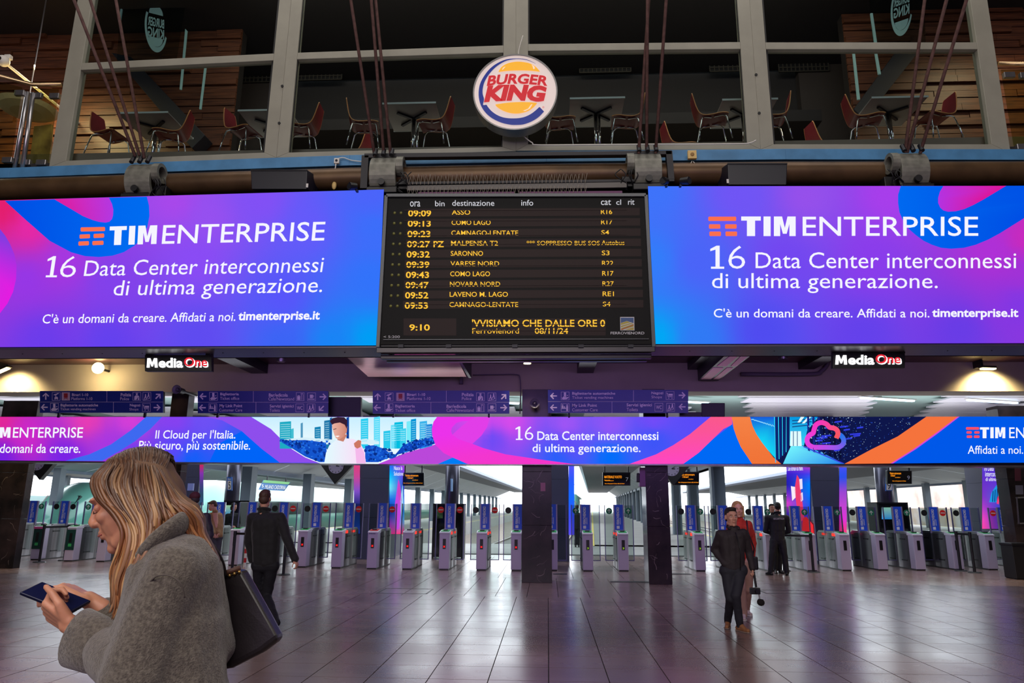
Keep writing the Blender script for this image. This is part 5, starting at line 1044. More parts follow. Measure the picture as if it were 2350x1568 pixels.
area_light('restaurant_upward_fill', (-0.3, 11.9, 7.3), (math.pi, 0, 0), 12, 1.0, 20, (1.0, 0.95, 0.88))  # unseen upward fill added to brighten the table undersides
# ================================================================ lamps of the hall underside
M_GLOW = emit('warm_lamp_glow', (255, 226, 150), 9.0)
def downlight(px, py, Y, lab, on):
    c = P(px, py, Y); t = thing('ceiling_downlight', lab, 'ceiling light', c, 'cylindrical downlights under the lower ceiling'); h = max(0.05, 5.05 - c.z)
    MB().cyl((0, 0, 0), (0, 0, h), 0.1, n=20).obj('housing', M_STEEL, t, local=True, smooth=False); MB().cyl((0, 0, -0.01), (0, 0, 0.0), 0.085, n=20).obj('lens', M_GLOW if on else M_CHROME, t, local=True)
    if on:
        l = bpy.data.lights.new('downlight_beam', 'SPOT'); l.energy = 60; l.spot_size = 1.6; l.color = (1, 0.85, 0.6); l.shadow_soft_size = 0.08; o = bpy.data.objects.new('downlight_beam', l); COL.objects.link(o); o.location = c + Vector((0, 0, -0.03))
downlight(1210, 834, 16.1, 'lit cylindrical downlight under the departure board', True); downlight(645, 830, 16.1, 'unlit chrome downlight right of the left lit sign', False); downlight(1797, 824, 16.1, 'unlit chrome downlight right of the light tray', False)
def flood(px, py, Y, lab, turn, power=140, globe=False):
    c = P(px, py, Y); t = thing('floodlight', lab, 'lamp', c, 'warm floodlights on the beam')
    if globe: MB().ell((0, 0, 0), (0.14, 0.12, 0.14)).obj('bulb', M_GLOW, t, local=True, smooth=True); MB().cyl((0, 0.1, 0), (0, 16.99 - c.y, 0), 0.03, n=8).obj('arm', M_DARK, t, local=True)
    else:
        MB().box((0, 0, 0.03), (0.34, 0.16, 0.05), M=Matrix.Rotation(math.radians(turn), 3, 'Y')).obj('housing', M_DARK, t, local=True, bevel=0.01); MB().box((0.0, -0.02, -0.012), (0.3, 0.13, 0.03), M=Matrix.Rotation(math.radians(turn), 3, 'Y')).obj('lens', M_GLOW, t, local=True, bevel=0.006)
        MB().box((-0.14, 0.1, 0.12), (0.06, 0.3, 0.16)).obj('arm', M_DARK, t, local=True)
    l = bpy.data.lights.new('floodlight_beam', 'SPOT' if not globe else 'POINT'); l.energy = power; l.color = (1.0, 0.80, 0.36); l.shadow_soft_size = 0.1
    o = bpy.data.objects.new('floodlight_beam', l); COL.objects.link(o); o.location = c + (Vector((0.1, -0.05, -0.08)) if not globe else Vector((0, -0.16, -0.22)))
    if not globe: l.spot_size = 2.3; l.spot_blend = 0.6; o.rotation_euler = (math.radians(38), 0, 0)
flood(225, 845, 16.55, 'round glowing lamp on the beam left of the small lit sign', 0, 60, True)
flood(2266, 846, 16.7, 'floodlight glowing on the beam at the far right', 2, 420)
flood(8, 850, 16.6, 'tilted floodlight at the far left edge under the display', -25, 220)
# conduits and pipe on the beam
s = YP(16.92)
for pts, rr_, lab in ((((1085, 861), (1140, 860), (1185, 860), (1193, 868), (1195, 900), (1193, 950)), 0.014, 'thin dark conduit running along the beam and down by the central pillar'), (((1700, 859), (1860, 859), (1885, 852), (1898, 838), (1900, 828)), 0.05, 'thick grey pipe with an elbow on the beam left of the right lit sign'), (((1058, 862), (1058, 882)), 0.05, 'short thick pipe stub below the ceiling panel')):
    tag(MB().tube([s.at(*p) for p in spline(pts, 5)], rr_, 10).obj('pipe', mat('beam_pipe', (88, 76, 92), 0.6), None, smooth=True), lab, 'pipe')
# horn loudspeakers on the pillars
for px, py, lab in ((405, 894, 'round horn loudspeaker on the pillar between the two left direction signs'), (1227, 926, 'round horn loudspeaker on the central pillar above the banner')):
    c = P(px, py, 16.3); t = thing('horn_loudspeaker', lab, 'loudspeaker', c); mb = MB(); n = 24; prof = ((0.11, 0.0), (0.10, 0.02), (0.06, 0.05), (0.03, 0.12), (0.02, 0.02), (0.0, 0.0))
    for k in range(n):
        a0, a1 = 2*math.pi*k/n, 2*math.pi*(k+1)/n
        for (r0, y0), (r1_, y1) in zip(prof, prof[1:]): mb.quad((r0*math.cos(a0), y0, r0*math.sin(a0)), (r0*math.cos(a1), y0, r0*math.sin(a1)), (r1_*math.cos(a1), y1, r1_*math.sin(a1)), (r1_*math.cos(a0), y1, r1_*math.sin(a0)))
    mb.obj('horn', mat('horn_grey', (110, 106, 118), 0.5), t, local=True, smooth=True); MB().cyl((0, 0.1, 0), (0, 0.3, 0), 0.07, n=14).obj('driver', M_DARK, t, local=True); MB().cyl((0, 0.28, 0), (0, (pC[3] if px > 1000 else pL[3]) - 16.3 + 0.01, 0), 0.03, n=8).obj('bracket', M_DARK, t, local=True)
# dark boxes standing on the banner behind the signs
for x0, x1, y0, lab in ((752, 828, 911, 'black box on top of the banner right of the second direction sign'), (1610, 1664, 925, 'black box on top of the banner right of the direction signs'), (1560, 1612, 946, 'low black box on the banner beside the tall one')):
    s = YP(16.5); tag(MB().prism([s.at(x0, y0), s.at(x1, y0), s.at(x1, 956.5), s.at(x0, 956.5)], (0, 0.14, 0)).obj('equipment_box', M_BLACK, None, bevel=0.015), lab, 'box')
# ================================================================ outside: platforms, tracks, canopies
def DF(vpx):
    th = math.atan((vpx - 1257.4) / FPX); u = Vector((math.sin(th), math.cos(th), 0)); r_ = Vector((math.cos(th), -math.sin(th), 0))
    return lambda a, l, z: u * a + r_ * l + Vector((0, 0, z))
F0 = DF(1356)
M_CONC = mat('pale_concrete', (136, 136, 134), 0.8, var=0.08, vscale=0.8)
struct('ground_track_bed', MB().mm((-120, 25.9, -1.3), (130, 230, -1.05)), mat('ballast', (120, 112, 104), 0.95, var=0.3, vscale=6))
struct('ground_concourse', MB().mm((-60, 26.5, -1.2), (60, 33, -0.01)), M_CONC)
def plat(nm, F, l0, l1, a0=32, a1=200):
    q = [F(a0, l0, -1.2), F(a0, l1, -1.2), F(a1, l1, -1.2), F(a1, l0, -1.2)]; o = struct(nm, MB().prism(q, (0, 0, 1.19)), M_CONC)
    for l in (l0 + 0.35, l1 - 0.5): q = [F(a0, l, 0), F(a0, l + 0.12, 0), F(a1, l + 0.12, 0), F(a1, l, 0)]; MB().prism(q, (0, 0, 0.004)).obj('edge_line', mat('yellow_line', (214, 190, 90), 0.7), o)
FL, FR, FFL, FFR = DF(1289), DF(1395), DF(1097), DF(1000)
plat('ground_platform_1', F0, -0.4, 7.2); plat('ground_platform_2', FL, -17, -8.8); plat('ground_platform_3', FR, 17.2, 31); plat('ground_platform_4', FFL, -34, -20)
M_RAIL = mat('rail_steel', (130, 118, 110), 0.35, 0.8)
for F, ls in ((F0, (-2.6, -6.0, 9.4, 13.2)), (FL, (-19.6,)), ):
    for l in ls:
        for d in (-0.72, 0.72): tag(MB().prism([F(33, l + d - 0.035, -1.05), F(33, l + d + 0.035, -1.05), F(180, l + d + 0.035, -1.05), F(180, l + d - 0.035, -1.05)], (0, 0, 0.17)).obj('rail', M_RAIL), ['left', 'right'][d > 0] + ' steel rail of the track ' + {-2.6: 'carrying the green train near the central pillar', -6.0: 'along the left side of the middle tracks', 9.4: 'seen right of the slim pillar', 13.2: 'seen behind the man with the camera', -19.6: 'beside the left platform canopy'}[l], 'rail', 'steel rails of the tracks')
        sl = MB(); [sl.prism([F(a, l - 1.25, -1.06), F(a, l + 1.25, -1.06), F(a + 0.25, l + 1.25, -1.06), F(a + 0.25, l - 1.25, -1.06)], (0, 0, 0.05)) for a in [33.5 + 0.65 * k for k in range(110)]]
        o = sl.obj('sleepers', M_CONC); tag(o, 'concrete sleepers under the rails of a track', 'sleepers', 'track sleepers', 'stuff')
M_CG = mat('canopy_dark_soffit', (66, 70, 78), 0.6); M_CP = mat('canopy_light_panel', (164, 168, 172), 0.6); M_CE = mat('canopy_edge', (96, 108, 130), 0.5); M_COL = mat('canopy_column', (84, 96, 108), 0.5)
def canopy(F, prof, collat, lab, a0=27.5, a1=170, step=7.5):
    """prof: (lateral, z) of edge, soffit/panel joint, lower end"""
    t = thing('platform_canopy', lab, 'canopy', (0, 0, 0), 'canopies over the platforms')
    (l0, z0), (l1, z1), (l2, z2) = prof; s = 1 if l2 > l0 else -1
    MB().prism([F(a0, l0, z0), F(a0, l1, z1), F(a0, l1, z1 + 0.3), F(a0, l0, z0 + 0.5)], F(a1, 0, 0) - F(a0, 0, 0)).obj('soffit', M_CG, t)
    MB().prism([F(a0, l0 - s * 0.05, z0 - 0.02), F(a0, l0, z0 - 0.05), F(a0, l0, z0 + 0.5), F(a0, l0 - s * 0.25, z0 + 0.42), F(a0, l0 - s * 0.28, z0 + 0.15)], F(a1, 0, 0) - F(a0, 0, 0)).obj('edge_fascia', M_CE, t)
    a = a0; k = 0
    while a < 150:
        e = min(a + step - 0.12, a1); 
        MB().prism([F(a, l1, z1 + 0.02), F(a, l2, z2), F(a, l2, z2 + 0.15), F(a, l1, z1 + 0.2)], F(e, 0, 0) - F(a, 0, 0)).obj('light_panel', M_CP, t)
        if k % 1 == 0: MB().mm((-0.22, -0.3, -0.0), (0.22, 0.3, 1)).obj('column', M_COL, t) if False else MB().prism([F(a + 3, collat - 0.22, 0), F(a + 3, collat + 0.22, 0), F(a + 3.6, collat + 0.22, 0), F(a + 3.6, collat - 0.22, 0)], (0, 0, z2 + 0.1)).obj('column', M_COL, t)
        a += step; k += 1
    MB().prism([F(a0, l2 - 0.2, z2 - 0.12), F(a0, l2 + 0.2, z2 - 0.12), F(a0, l2 + 0.2, z2 + 0.1), F(a0, l2 - 0.2, z2 + 0.1)], F(a1, 0, 0) - F(a0, 0, 0)).obj('gutter', M_CE, t)
    return t
canopy(F0, ((-0.7, 4.5), (3.5, 4.5), (5.2, 3.45)), 5.1, 'platform canopy beyond the gates between the central and the slim pillar')
canopy(FL, ((-8.4, 4.5), (-11.1, 4.5), (-14.4, 3.14)), -13.6, 'platform canopy beyond the gates left of the central pillar')
canopy(FR, ((16.7, 4.5), (24.0, 4.5), (28.5, 3.7)), 27.6, 'platform canopy beyond the gates right of the slim pillar')
canopy(FFL, ((-20.7, 4.5), (-23.2, 4.5), (-26.4, 3.6)), -25.6, 'platform canopy beyond the gates above the black jacketed man')
canopy(FFR, ((-26.5, 4.9), (-30, 4.6), (-36.5, 4.15)), -36, 'platform canopy beyond the gates at the far left')
canopy(DF(1356), ((7.4, 4.5), (6.6, 4.5), (5.3, 3.45)), 5.2, 'narrow rear wing of the middle platform canopy')
# retaining walls and backdrop beside the tracks
M_RET = mat('weathered_wall', (232, 222, 210), 0.9, col2=(196, 160, 150), vscale=0.35)
F9 = DF(1400)
rw = struct('wall_outside_right', MB().prism([F9(36, 36, -1.1), F9(36, 36.5, -1.1), F9(150, 36.5, -1.1), F9(150, 36, -1.1)], (0, 0, 2.7)), mat('graffiti_wall', (140, 124, 104), 0.9, col2=(150, 150, 150), vscale=0.5))
struct('wall_outside_right_upper', MB().prism([F9(36, 36.6, 1.5), F9(36, 37.0, 1.5), F9(150, 37.0, 1.5), F9(150, 36.6, 1.5)], (0, 0, 3.2)), M_RET)
F8 = DF(1060)
struct('wall_outside_left', MB().prism([F8(40, -46, -1.1), F8(40, -45.5, -1.1), F8(160, -45.5, -1.1), F8(160, -46, -1.1)], (0, 0, 3.4)), mat('pale_green_wall', (150, 176, 176), 0.8))
# ---- trains
M_TG = mat('train_green', (96, 158, 146), 0.3, coat=0.5); M_TW = mat('train_white', (228, 232, 232), 0.3, coat=0.5); M_TB = mat('train_window', (24, 30, 34), 0.1)
def train(F, a0, l, lab, length=60, w=2.9):
    t = thing('train', lab, 'train'); h0, h1 = -0.75, 2.95; mb = MB(); n = 9; rings = []
    sec = [(-0.5, 0.0), (-0.5, 0.55), (-0.47, 0.8), (-0.36, 0.95), (-0.15, 1.0), (0.15, 1.0), (0.36, 0.95), (0.47, 0.8), (0.5, 0.55), (0.5, 0.0)]
    for k in range(n + 2):
        if k <= n: f = k / n; a = a0 + 4.2 * f; sc = math.sin(math.pi / 2 * min(1, f + 0.06)) ** 0.6; hs = 0.42 + 0.58 * math.sin(math.pi / 2 * f) ** 0.8
        else: a = a0 + length; sc = hs = 1
        b0 = len(mb.v)
        for x, z in sec: mb.v.append(F(a, l + x * w * (0.55 + 0.45 * sc), h0 + z * (h1 - h0) * hs))
        rings.append(b0)
    m_ = len(sec)
    for p, q in zip(rings, rings[1:]):
        for i in range(m_ - 1): mb.f.append((p + i, p + i + 1, q + i + 1, q + i))
        mb.f.append((p + m_ - 1, p, q, q + m_ - 1))
    mb.f.append(tuple(range(rings[0], rings[0] + m_)))
    mb.obj('body', M_TG, t, smooth=True)
    for sx in (-1, 1): MB().prism([F(a0 + 6, l + sx * (w / 2 + 0.0), 0.95), F(a0 + 6, l + sx * (w / 2 + 0.03), 0.95), F(a0 + length - 1, l + sx * (w / 2 + 0.03), 0.95), F(a0 + length - 1, l + sx * (w / 2), 0.95)], (0, 0, 0.85)).obj('window_band', M_TB, t)
    MB().prism([F(a0 + 0.75, l - w*0.33, 0.85), F(a0 + 0.75, l + w*0.33, 0.85), F(a0 + 1.9, l + w*0.36, 1.95), F(a0 + 1.9, l - w*0.36, 1.95)], F(0.0, 0, 0) + Vector((0, -0.25, 0.12))).obj('windscreen', M_TB, t)
    MB().prism([F(a0 - 0.05, l - w*0.42, -0.7), F(a0 - 0.05, l + w*0.42, -0.7), F(a0 + 1.4, l + w*0.47, -0.7), F(a0 + 1.4, l - w*0.47, -0.7)], (0, 0, 0.75)).obj('bumper', M_TW, t, bevel=0.1)
    for s in (-0.3, 0.3): MB().box(F(a0 - 0.08, l + s * w, 0.2), (0.3, 0.1, 0.16)).obj('headlight', M_CHROME, t)
    pg = MB(); pg.tube([F(a0 + 9, l - 0.5, 3.0), F(a0 + 8, l, 3.45), F(a0 + 9.5, l + 0.1, 3.9)], 0.05, 6); pg.box(F(a0 + 9.5, l, 3.9), (1.5, 0.3, 0.06)); pg.obj('pantograph', M_DARK, t)
    return t
train(F0, 70, -2.6, 'green train standing on the track just right of the central pillar')
train(DF(1150), 44, -27.0, 'green and white train nose beyond the leftmost gates')
train(FL, 36, -20.2, 'green train standing behind the gates left of the black jacketed man', 90)
# ---- big round columns with number plates
M_RCOL = mat('round_column_metal', (76, 76, 90), 0.28, 0.8)
for x0, x1, lab, num in ((520, 552, 'thick round metal column with a number 5 plate', '5'), (1022, 1054, 'thick round metal column beyond the gates left of the central pillar', None), (2009, 2046, 'thick round metal column with a number 9 plate', '9')):
    Y = 27.0; a_, b_ = P(x0, 1100, Y), P(x1, 1100, Y); c = (a_ + b_) / 2; t = thing('round_column', lab, 'column', (c.x, Y, 0), 'round columns beyond the gates')
    MB().cyl((0, 0, 0), (0, 0, 4.6), (b_ - a_).length / 2, n=32).obj('shaft', M_RCOL, t, local=True, smooth=True)
    if num:
        px0, py0, px1, py1 = (521, 1095, 532, 1126) if num == '5' else (2033, 1096, 2048, 1127); s = YP(26.6)
        MB().prism([s.at(px0, py0), s.at(px1, py0), s.at(px1, py1), s.at(px0, py1)], (0, 0.05, 0)).obj('number_plate', mat('plate_blue', (30, 90, 170), 0.5), t)
        art([(px0 + 1.5, py0 + 9), (px1 - 1.5, py0 + 9), (px1 - 1.5, py1 - 2), (px0 + 1.5, py1 - 2)], s, M_WHITE, t, 0.006, name='white_field'); text(num, (px0 + 3, py0 + 11, px1 - 3, py1 - 4), s, M_BLACK, t, 0.012)
        text('Binario', (px0 + 2, py0 + 2.5, px1 - 2, py0 + 7), s, M_WHITE, t, 0.012)
    else:
        s = YP(26.6); MB().prism([s.at(1034, 1099), s.at(1038, 1099), s.at(1038, 1128), s.at(1034, 1128)], (0, 0.14, 0)).obj('number_plate', mat('plate_pale', (150, 190, 230), 0.5), t)
# ---- platform displays
def pdisp(x0, y0, x1, y1, num, side, lab, lines_):
    s = YP(25.1); t = thing('platform_display', lab, 'display', (0, 0, 0), 'platform displays hanging beyond the gates')
    MB().prism([s.at(x0, y0), s.at(x1, y0), s.at(x1, y1), s.at(x0, y1)], (0, 0.14, 0)).obj('cabinet', mat('dark_green_cabinet', (20, 34, 34), 0.4), t, bevel=0.01)
    for px in (x0 + 5, x1 - 5): c = s.at(px, y0); MB().mm((c.x - 0.02, 25.13, c.z - 0.02), (c.x + 0.02, 25.17, 4.4)).obj('hanger', M_DARK, t)
    art([(x0 + 1.5, y0 + 1.5), (x1 - 1.5, y0 + 1.5), (x1 - 1.5, y1 - 1.5), (x0 + 1.5, y1 - 1.5)], s, mat('display_glass_black', (12, 12, 14), 0.15), t, 0.003, name='face')
    for s_, b_ in lines_: text(s_, b_, s, M_AMB2, t, 0.008, bold=0.02)
    if num: text(num, (x1 - 11, y0 + 12, x1 - 5, y0 + 21) if side > 0 else (x0 + 6, y0 + 12, x0 + 12, y0 + 21), s, M_HEAD, t, 0.008)
M_AMB2 = emit('orange_led', (255, 150, 30), 1.1)
pdisp(924, 1085, 973, 1115, '', 0, 'platform display with orange text beside the side display of the left pier', [('Variata attraversare', (930, 1089, 960, 1094)), ('i binari', (934, 1095, 948, 1099)), ('cartelloni', (946, 1101, 959, 1103)), ('Non oltrepassare la linea gialla dei binari', (926, 1108, 970, 1110.5))])
pdisp(1383, 1084, 1447, 1115, '7', 1, 'platform display number 7 left of the slim pillar', [('MATERIALE VUOTO', (1387, 1092, 1427, 1098)), ('Nessun servizio', (1387, 1101, 1400, 1103.5)), ('viaggiatori', (1388, 1102.5, 1408, 1105)), ('Non oltrepassare la linea gialla dei binari', (1388, 1109, 1433, 1112))])
pdisp(1541, 1083, 1605, 1114, '8', -1, 'platform display number 8 right of the slim pillar', [('Vietato attraversare', (1556, 1087, 1594, 1092)), ('i binari', (1566, 1092.5, 1580, 1097)), ('cartelloni', (1580, 1099, 1591, 1101)), ('Non oltrepassare la linea gialla dei binari', (1557, 1106, 1603, 1109.5))])
pdisp(2036, 1080, 2093, 1111, '9', 1, 'platform display number 9 beside the round column at right', [('Vietato attraversare', (2042, 1084, 2068, 1089)), ('i binari', (2044, 1089.5, 2054, 1094)), ('cartelloni', (2054, 1095, 2066, 1097)), ('Non oltrepassare la linea', (2048, 1103, 2079, 1106))])
# ---- clocks in triangular holders
for x0, x1, ya, ax_, cx, cy, r_, lab in ((55, 128, 1058, 90, 86, 1063, 16, 'clock in a dark triangular holder above the leftmost gates'), (732, 815, 1062, 768, 772, 1070, 17, 'clock in a dark triangular holder left of the central pillar'), (1508, 1590, 1062, 1545, 1541, 1076, 17, 'clock in a dark triangular holder partly hidden by the slim pillar')):
    s = YP(24.4); t = thing('station_clock', lab, 'clock', (0, 0, 0), 'clocks hanging before the platforms'); apex = {55: 1102, 732: 1112, 1508: 1115}[x0]
    MB().prism([s.at(x0, ya), s.at(x1, ya), s.at(ax_, apex)], (0, 0.22, 0)).obj('holder', M_BLACK, t, bevel=0.01)
    c = s.at(cx, cy, 0.0); rr = (s.at(cx + r_, cy) - c).length; MB().cyl(c + Vector((0, 0, 0)), c + Vector((0, -0.04, 0)), rr, n=32).obj('dial', mat('clock_face', (176, 166, 196), 0.4), t)
    tk = MB()
    for k in range(12): a = math.pi * k / 6; tk.box(c + Vector((math.sin(a) * rr * 0.83, -0.044, math.cos(a) * rr * 0.83)), (0.02, 0.006, 0.045), M=Matrix.Rotation(a, 3, 'Y'))
    tk.obj('hour_marks', M_BLACK, t)
    for L, a, w in ((0.45, 95, 0.03), (0.72, 60, 0.02)): aa = math.radians(a); MB().box(c + Vector((math.sin(aa) * rr * L / 2, -0.05, math.cos(aa) * rr * L / 2)), (w, 0.006, rr * L), M=Matrix.Rotation(aa, 3, 'Y')).obj('hand', M_BLACK, t)
    c2 = s.at((x0 + x1) / 2, ya); MB().mm((c2.x - 0.04, 24.45, c2.z - 0.05), (c2.x + 0.04, 24.53, 4.62)).obj('hanger', M_DARK, t)
# station name board
s = YP(40.0); t = thing('station_name_sign', 'blue and green station name board hanging under the left canopy', 'sign')
MB().prism([s.at(604, 1102), s.at(666, 1107), s.at(651, 1127), s.at(593, 1124)], (0, 0.1, 0)).obj('board', mat('sign_slate_blue', (70, 110, 160), 0.5), t)
art([(606, 1102), (666, 1107), (662, 1112), (602, 1108)], s, mat('sign_green', (110, 165, 110), 0.5), t, 0.02); text('MILANO CADORNA', (608, 1113, 655, 1122), s, M_WHITE, t, 0.03, slope=2, shear=0.3); text('5', (601, 1112, 605, 1119), s, M_WHITE, t, 0.03)
for px in (612, 655): c = s.at(px, 1106); MB().mm((c.x - 0.03, 40.03, c.z - 0.05), (c.x + 0.03, 40.08, 4.9)).obj('hanger', M_DARK, t)
# ================================================================ ticket gates
M_GF = mat('gate_front_paint', (190, 180, 204), 0.4, 0.1); M_GS = mat('gate_brushed_side', (132, 130, 134), 0.28, 0.92, var=0.25, vscale=2.2, stretch=(3, 3, 0.05)); M_GD = mat('gate_dark_slot', (14, 14, 18), 0.4)
M_GG = mat('gate_green_reader', (60, 176, 96), 0.4); M_GBL = mat('gate_blue_panel', (30, 78, 214), 0.4); M_GPOST = mat('gate_lilac_post', (150, 136, 176), 0.35, 0.4); M_GLS = glassm('gate_glass', (222, 228, 226), 0.12)
M_XR = emit('red_led', (255, 30, 30), 1.6); M_XG = emit('green_led', (150, 200, 40), 0.8); M_REDG = emit('red_signal_glow', (255, 60, 50), 1.3)
M_NO = backlit('no_entry_red', (240, 60, 62)); M_UP = backlit('arrow_green', (40, 140, 110), 0.5)
NO_ME = {}
def roundel(kind, x, t):
    z = 1.545; r_ = 0.088; M_ = {'no': M_NO, 'up': M_UP, 'off': M_BLACK}[kind]
    o = MB().cyl((x, 1.047, z), (x, 1.040, z), r_, n=22).obj('roundel', M_, t, local=True)
    mb = MB()
    if kind == 'no': mb.box((x, 1.037, z), (0.13, 0.004, 0.03)); mb.obj('bar', backlit('bar_white', (240, 240, 240)), o, local=True)
    if kind == 'up': mb.prism([(x + a, 1.039, z + b_) for a, b_ in ((-0.011, -0.06), (0.011, -0.06), (0.011, 0.02), (0.04, -0.008), (0.052, 0.006), (0, 0.062), (-0.052, 0.006), (-0.04, -0.008), (-0.011, 0.02))], (0, -0.004, 0)); mb.obj('arrow', backlit('bar_white', (240, 240, 240)), o, local=True)
_fv = text_mesh('FERROVIENORD', 0.02)
def base_gate():
    t = thing('ticket_gate', '', 'ticket gate', (0, 0, 0), 'row of ticket gates')
    MB().mm((-0.135, 0.0, 0.03), (0.135, 0.30, 0.93)).obj('front_pedestal', M_GF, t, local=True, bevel=0.012)
    MB().prism([(-0.14, -0.01, 0.93), (-0.14, 0.34, 0.93), (-0.14, 0.34, 1.02), (-0.14, 0.06, 0.985), (-0.14, -0.01, 0.965)], (0.28, 0, 0)).obj('cap', mat('gate_white_cap', (214, 210, 222), 0.35), t, local=True, bevel=0.006)
    for k, (y0, y1) in enumerate(((0.31, 1.02), (1.03, 1.74))):
        mb = MB(); n = 10; pr = []
        for s in (-1, 1):
            pr += [(s * (0.115 + 0.03 * math.sin(math.pi * (i / n))), (y0 + (y1 - y0) * (i / n) if s > 0 else y1 - (y1 - y0) * (i / n))) for i in range(n + 1)]
        mb.prism([(x, y, 0.03) for x, y in pr], (0, 0, 0.93)); o = mb.obj('side_body', M_GS, t, local=True)
        for z in (0.80, 0.22):
            for s in (-1, 1): MB().mm((s * 0.139, y0 + 0.15, z), (s * 0.149, y0 + 0.45, z + 0.035)).obj('slot', M_GD, o, local=True)
    MB().prism([(-0.125, 0.34, 0.96), (-0.125, 1.70, 0.96), (-0.125, 1.55, 1.03), (-0.125, 0.5, 1.03)], (0.25, 0, 0)).obj('lid', M_STEEL, t, local=True, bevel=0.01)
    MB().mm((-0.12, 0.02, 0.0), (0.12, 1.72, 0.035)).obj('plinth', M_BLACK, t, local=True)
    MB().mm((-0.042, -0.006, 0.54), (0.042, 0.002, 0.80)).obj('display_window', M_GD, t, local=True)
    MB().mm((-0.115, 1.04, 0.98), (0.115, 1.08, 1.72)).obj('blue_panel', M_GBL, t, local=True)
    for s in (-1, 1): MB().mm((s * 0.115, 1.03, 0.96), (s * 0.15, 1.09, 1.72)).obj('panel_post', M_GPOST, t, local=True)
    vs, fs = _fv; ax = max(v.x for v in vs); ay = max(v.y for v in vs); mb = MB(); mb.v = [Vector((0.01 - v.y / ay * 0.075 + 0.0, 1.036, 1.17 + v.x / ax * 0.48)) for v in vs]; mb.f = fs; mb.obj('lettering', M_PRINTW, t, local=True, fix=False)
    MB().mm((-0.065, 1.034, 1.06), (0.015, 1.038, 1.14)).obj('emblem', M_PRINTW, t, local=True); MB().mm((0.035, 1.034, 1.18), (0.047, 1.038, 1.36)).obj('small_print', M_PRINTW, t, local=True)
    for s in (-1, 1):
        MB().mm((s * 0.155, 1.05, 0.2), (s * 0.385, 1.062, 1.70)).obj('glass_leaf', M_GLS, t, local=True)
        fr = MB().mm((s * 0.385, 1.035, 0.19), (s * 0.405, 1.085, 1.71)).mm((s * 0.155, 1.045, 0.19), (s * 0.385, 1.07, 0.21)); fr.obj('leaf_frame', mat('leaf_frame_violet', (96, 90, 140), 0.35, 0.5), t, local=True)
    return t
gates = [(4, 1281, 'n', 'up', 'g', 'off'), (78, 1286, 'off', 'off', 'g', 'off'), (155, 1289, 'up', 'n', 'g', 'off'), (229, 1290, 'n', 'n', 'w', 'off'), (303, 1292, 'n', 'n', 'g', 'off'), (378, 1294, 'n', 'n', 'g', 'off'), (455, 1297, 'no', 'n', 'g', 'off'), (533, 1299, 'n', 'off', 'g', 'off'),
    (610, 1301, 'off', 'no', 'g', 'x'), (690, 1303, 'off', 'no', 'g', 'x'), (770, 1305, 'n', 'no', 'g', 'xr'), (852, 1307, 'n', 'no', 'r', 'x'), (933, 1308, 'n', 'n', 'w', 'xr'), (1018, 1309, 'no', 'no', 'g', 'xr'), (1104, 1310, 'off', 'no', 'g', 'xr'), (1184, 1311, 'off', 'n', 'g', 'x'), (1268, 1311, 'n', 'n', 'g', 'off'),
    (1350, 1312, 'up', 'n', 'g', 'a'), (1432, 1312, 'up', 'up', 'g', 'ar'), (1609, 1312, 'off', 'up', 'g', 'ar'), (1687, 1312, 'off', 'n', 'g', 'ar'), (1774, 1312, 'off', 'up', 'g', 'ar'), (1865, 1312, 'n', 'up', 'g', 'off'), (1945, 1311, 'n', 'up', 'g', 'offr'), (2028, 1310, 'off', 'up', 'g', 'off'), (2115, 1310, 'n', 'up', 'g', 'off'), (2203, 1309, 'off', 'no', 'g', 'off'), (2281, 1309, 'off', 'n', 'g', 'off'), (2370, 1307, 'no', 'n', 'g', 'off')]
places = ['hidden mostly by the leftmost pillar', 'first right of the leftmost pillar, green fronted', 'second right of the leftmost pillar, green fronted', 'with plain grey front, just left of the woman\'s hair', 'behind the woman\'s hair', 'behind the woman\'s collar', 'behind the two waiting men left of the black jacketed man', 'just left of the black jacketed man beside a barrier post', 'behind the black jacketed man', 'first right of the black jacketed man, red cross lit', 'second right of the black jacketed man, red cross lit', 'with red reader top, left of the pier display', 'below the side display of the left pier',
    'in front of the dark booth left of the central pillar', 'two gates left of the central pillar', 'touching the left edge of the central pillar', 'hidden partly by the central pillar on its right', 'first clear one right of the central pillar, green mark', 'just left of the slim pillar, green arrows on both leaves', 'between the slim pillar and the man with the camera', 'behind the man with the camera', 'left of the guard, behind him', 'right of the guard with a barrier post in front', 'below the dark pier right of the guard', 'two gates right of the guard\'s barrier post', 'in front of the round column with plate 9', 'behind the pair of barrier posts at right', 'last clear one before the right edge pillar', 'cut by the right edge pillar']
g0 = base_gate()
for k, (px, py, rl, rr_, cap_, dis) in enumerate(gates):
    p = Z(px, py); loc = (p.x, p.y, 0)
    t = g0 if k == 0 else dup(g0, loc, 0)
    if k == 0: g0.location = loc; WL[g0.name] = Vector(loc)
    t['label'] = 'ticket gate ' + places[k]
def mark(t, mb, nm, m_): return mb.obj(nm, m_, t, local=True)
gl = sorted([o for o in bpy.data.objects if o.name.startswith('ticket_gate')], key=lambda o: o.location.x)
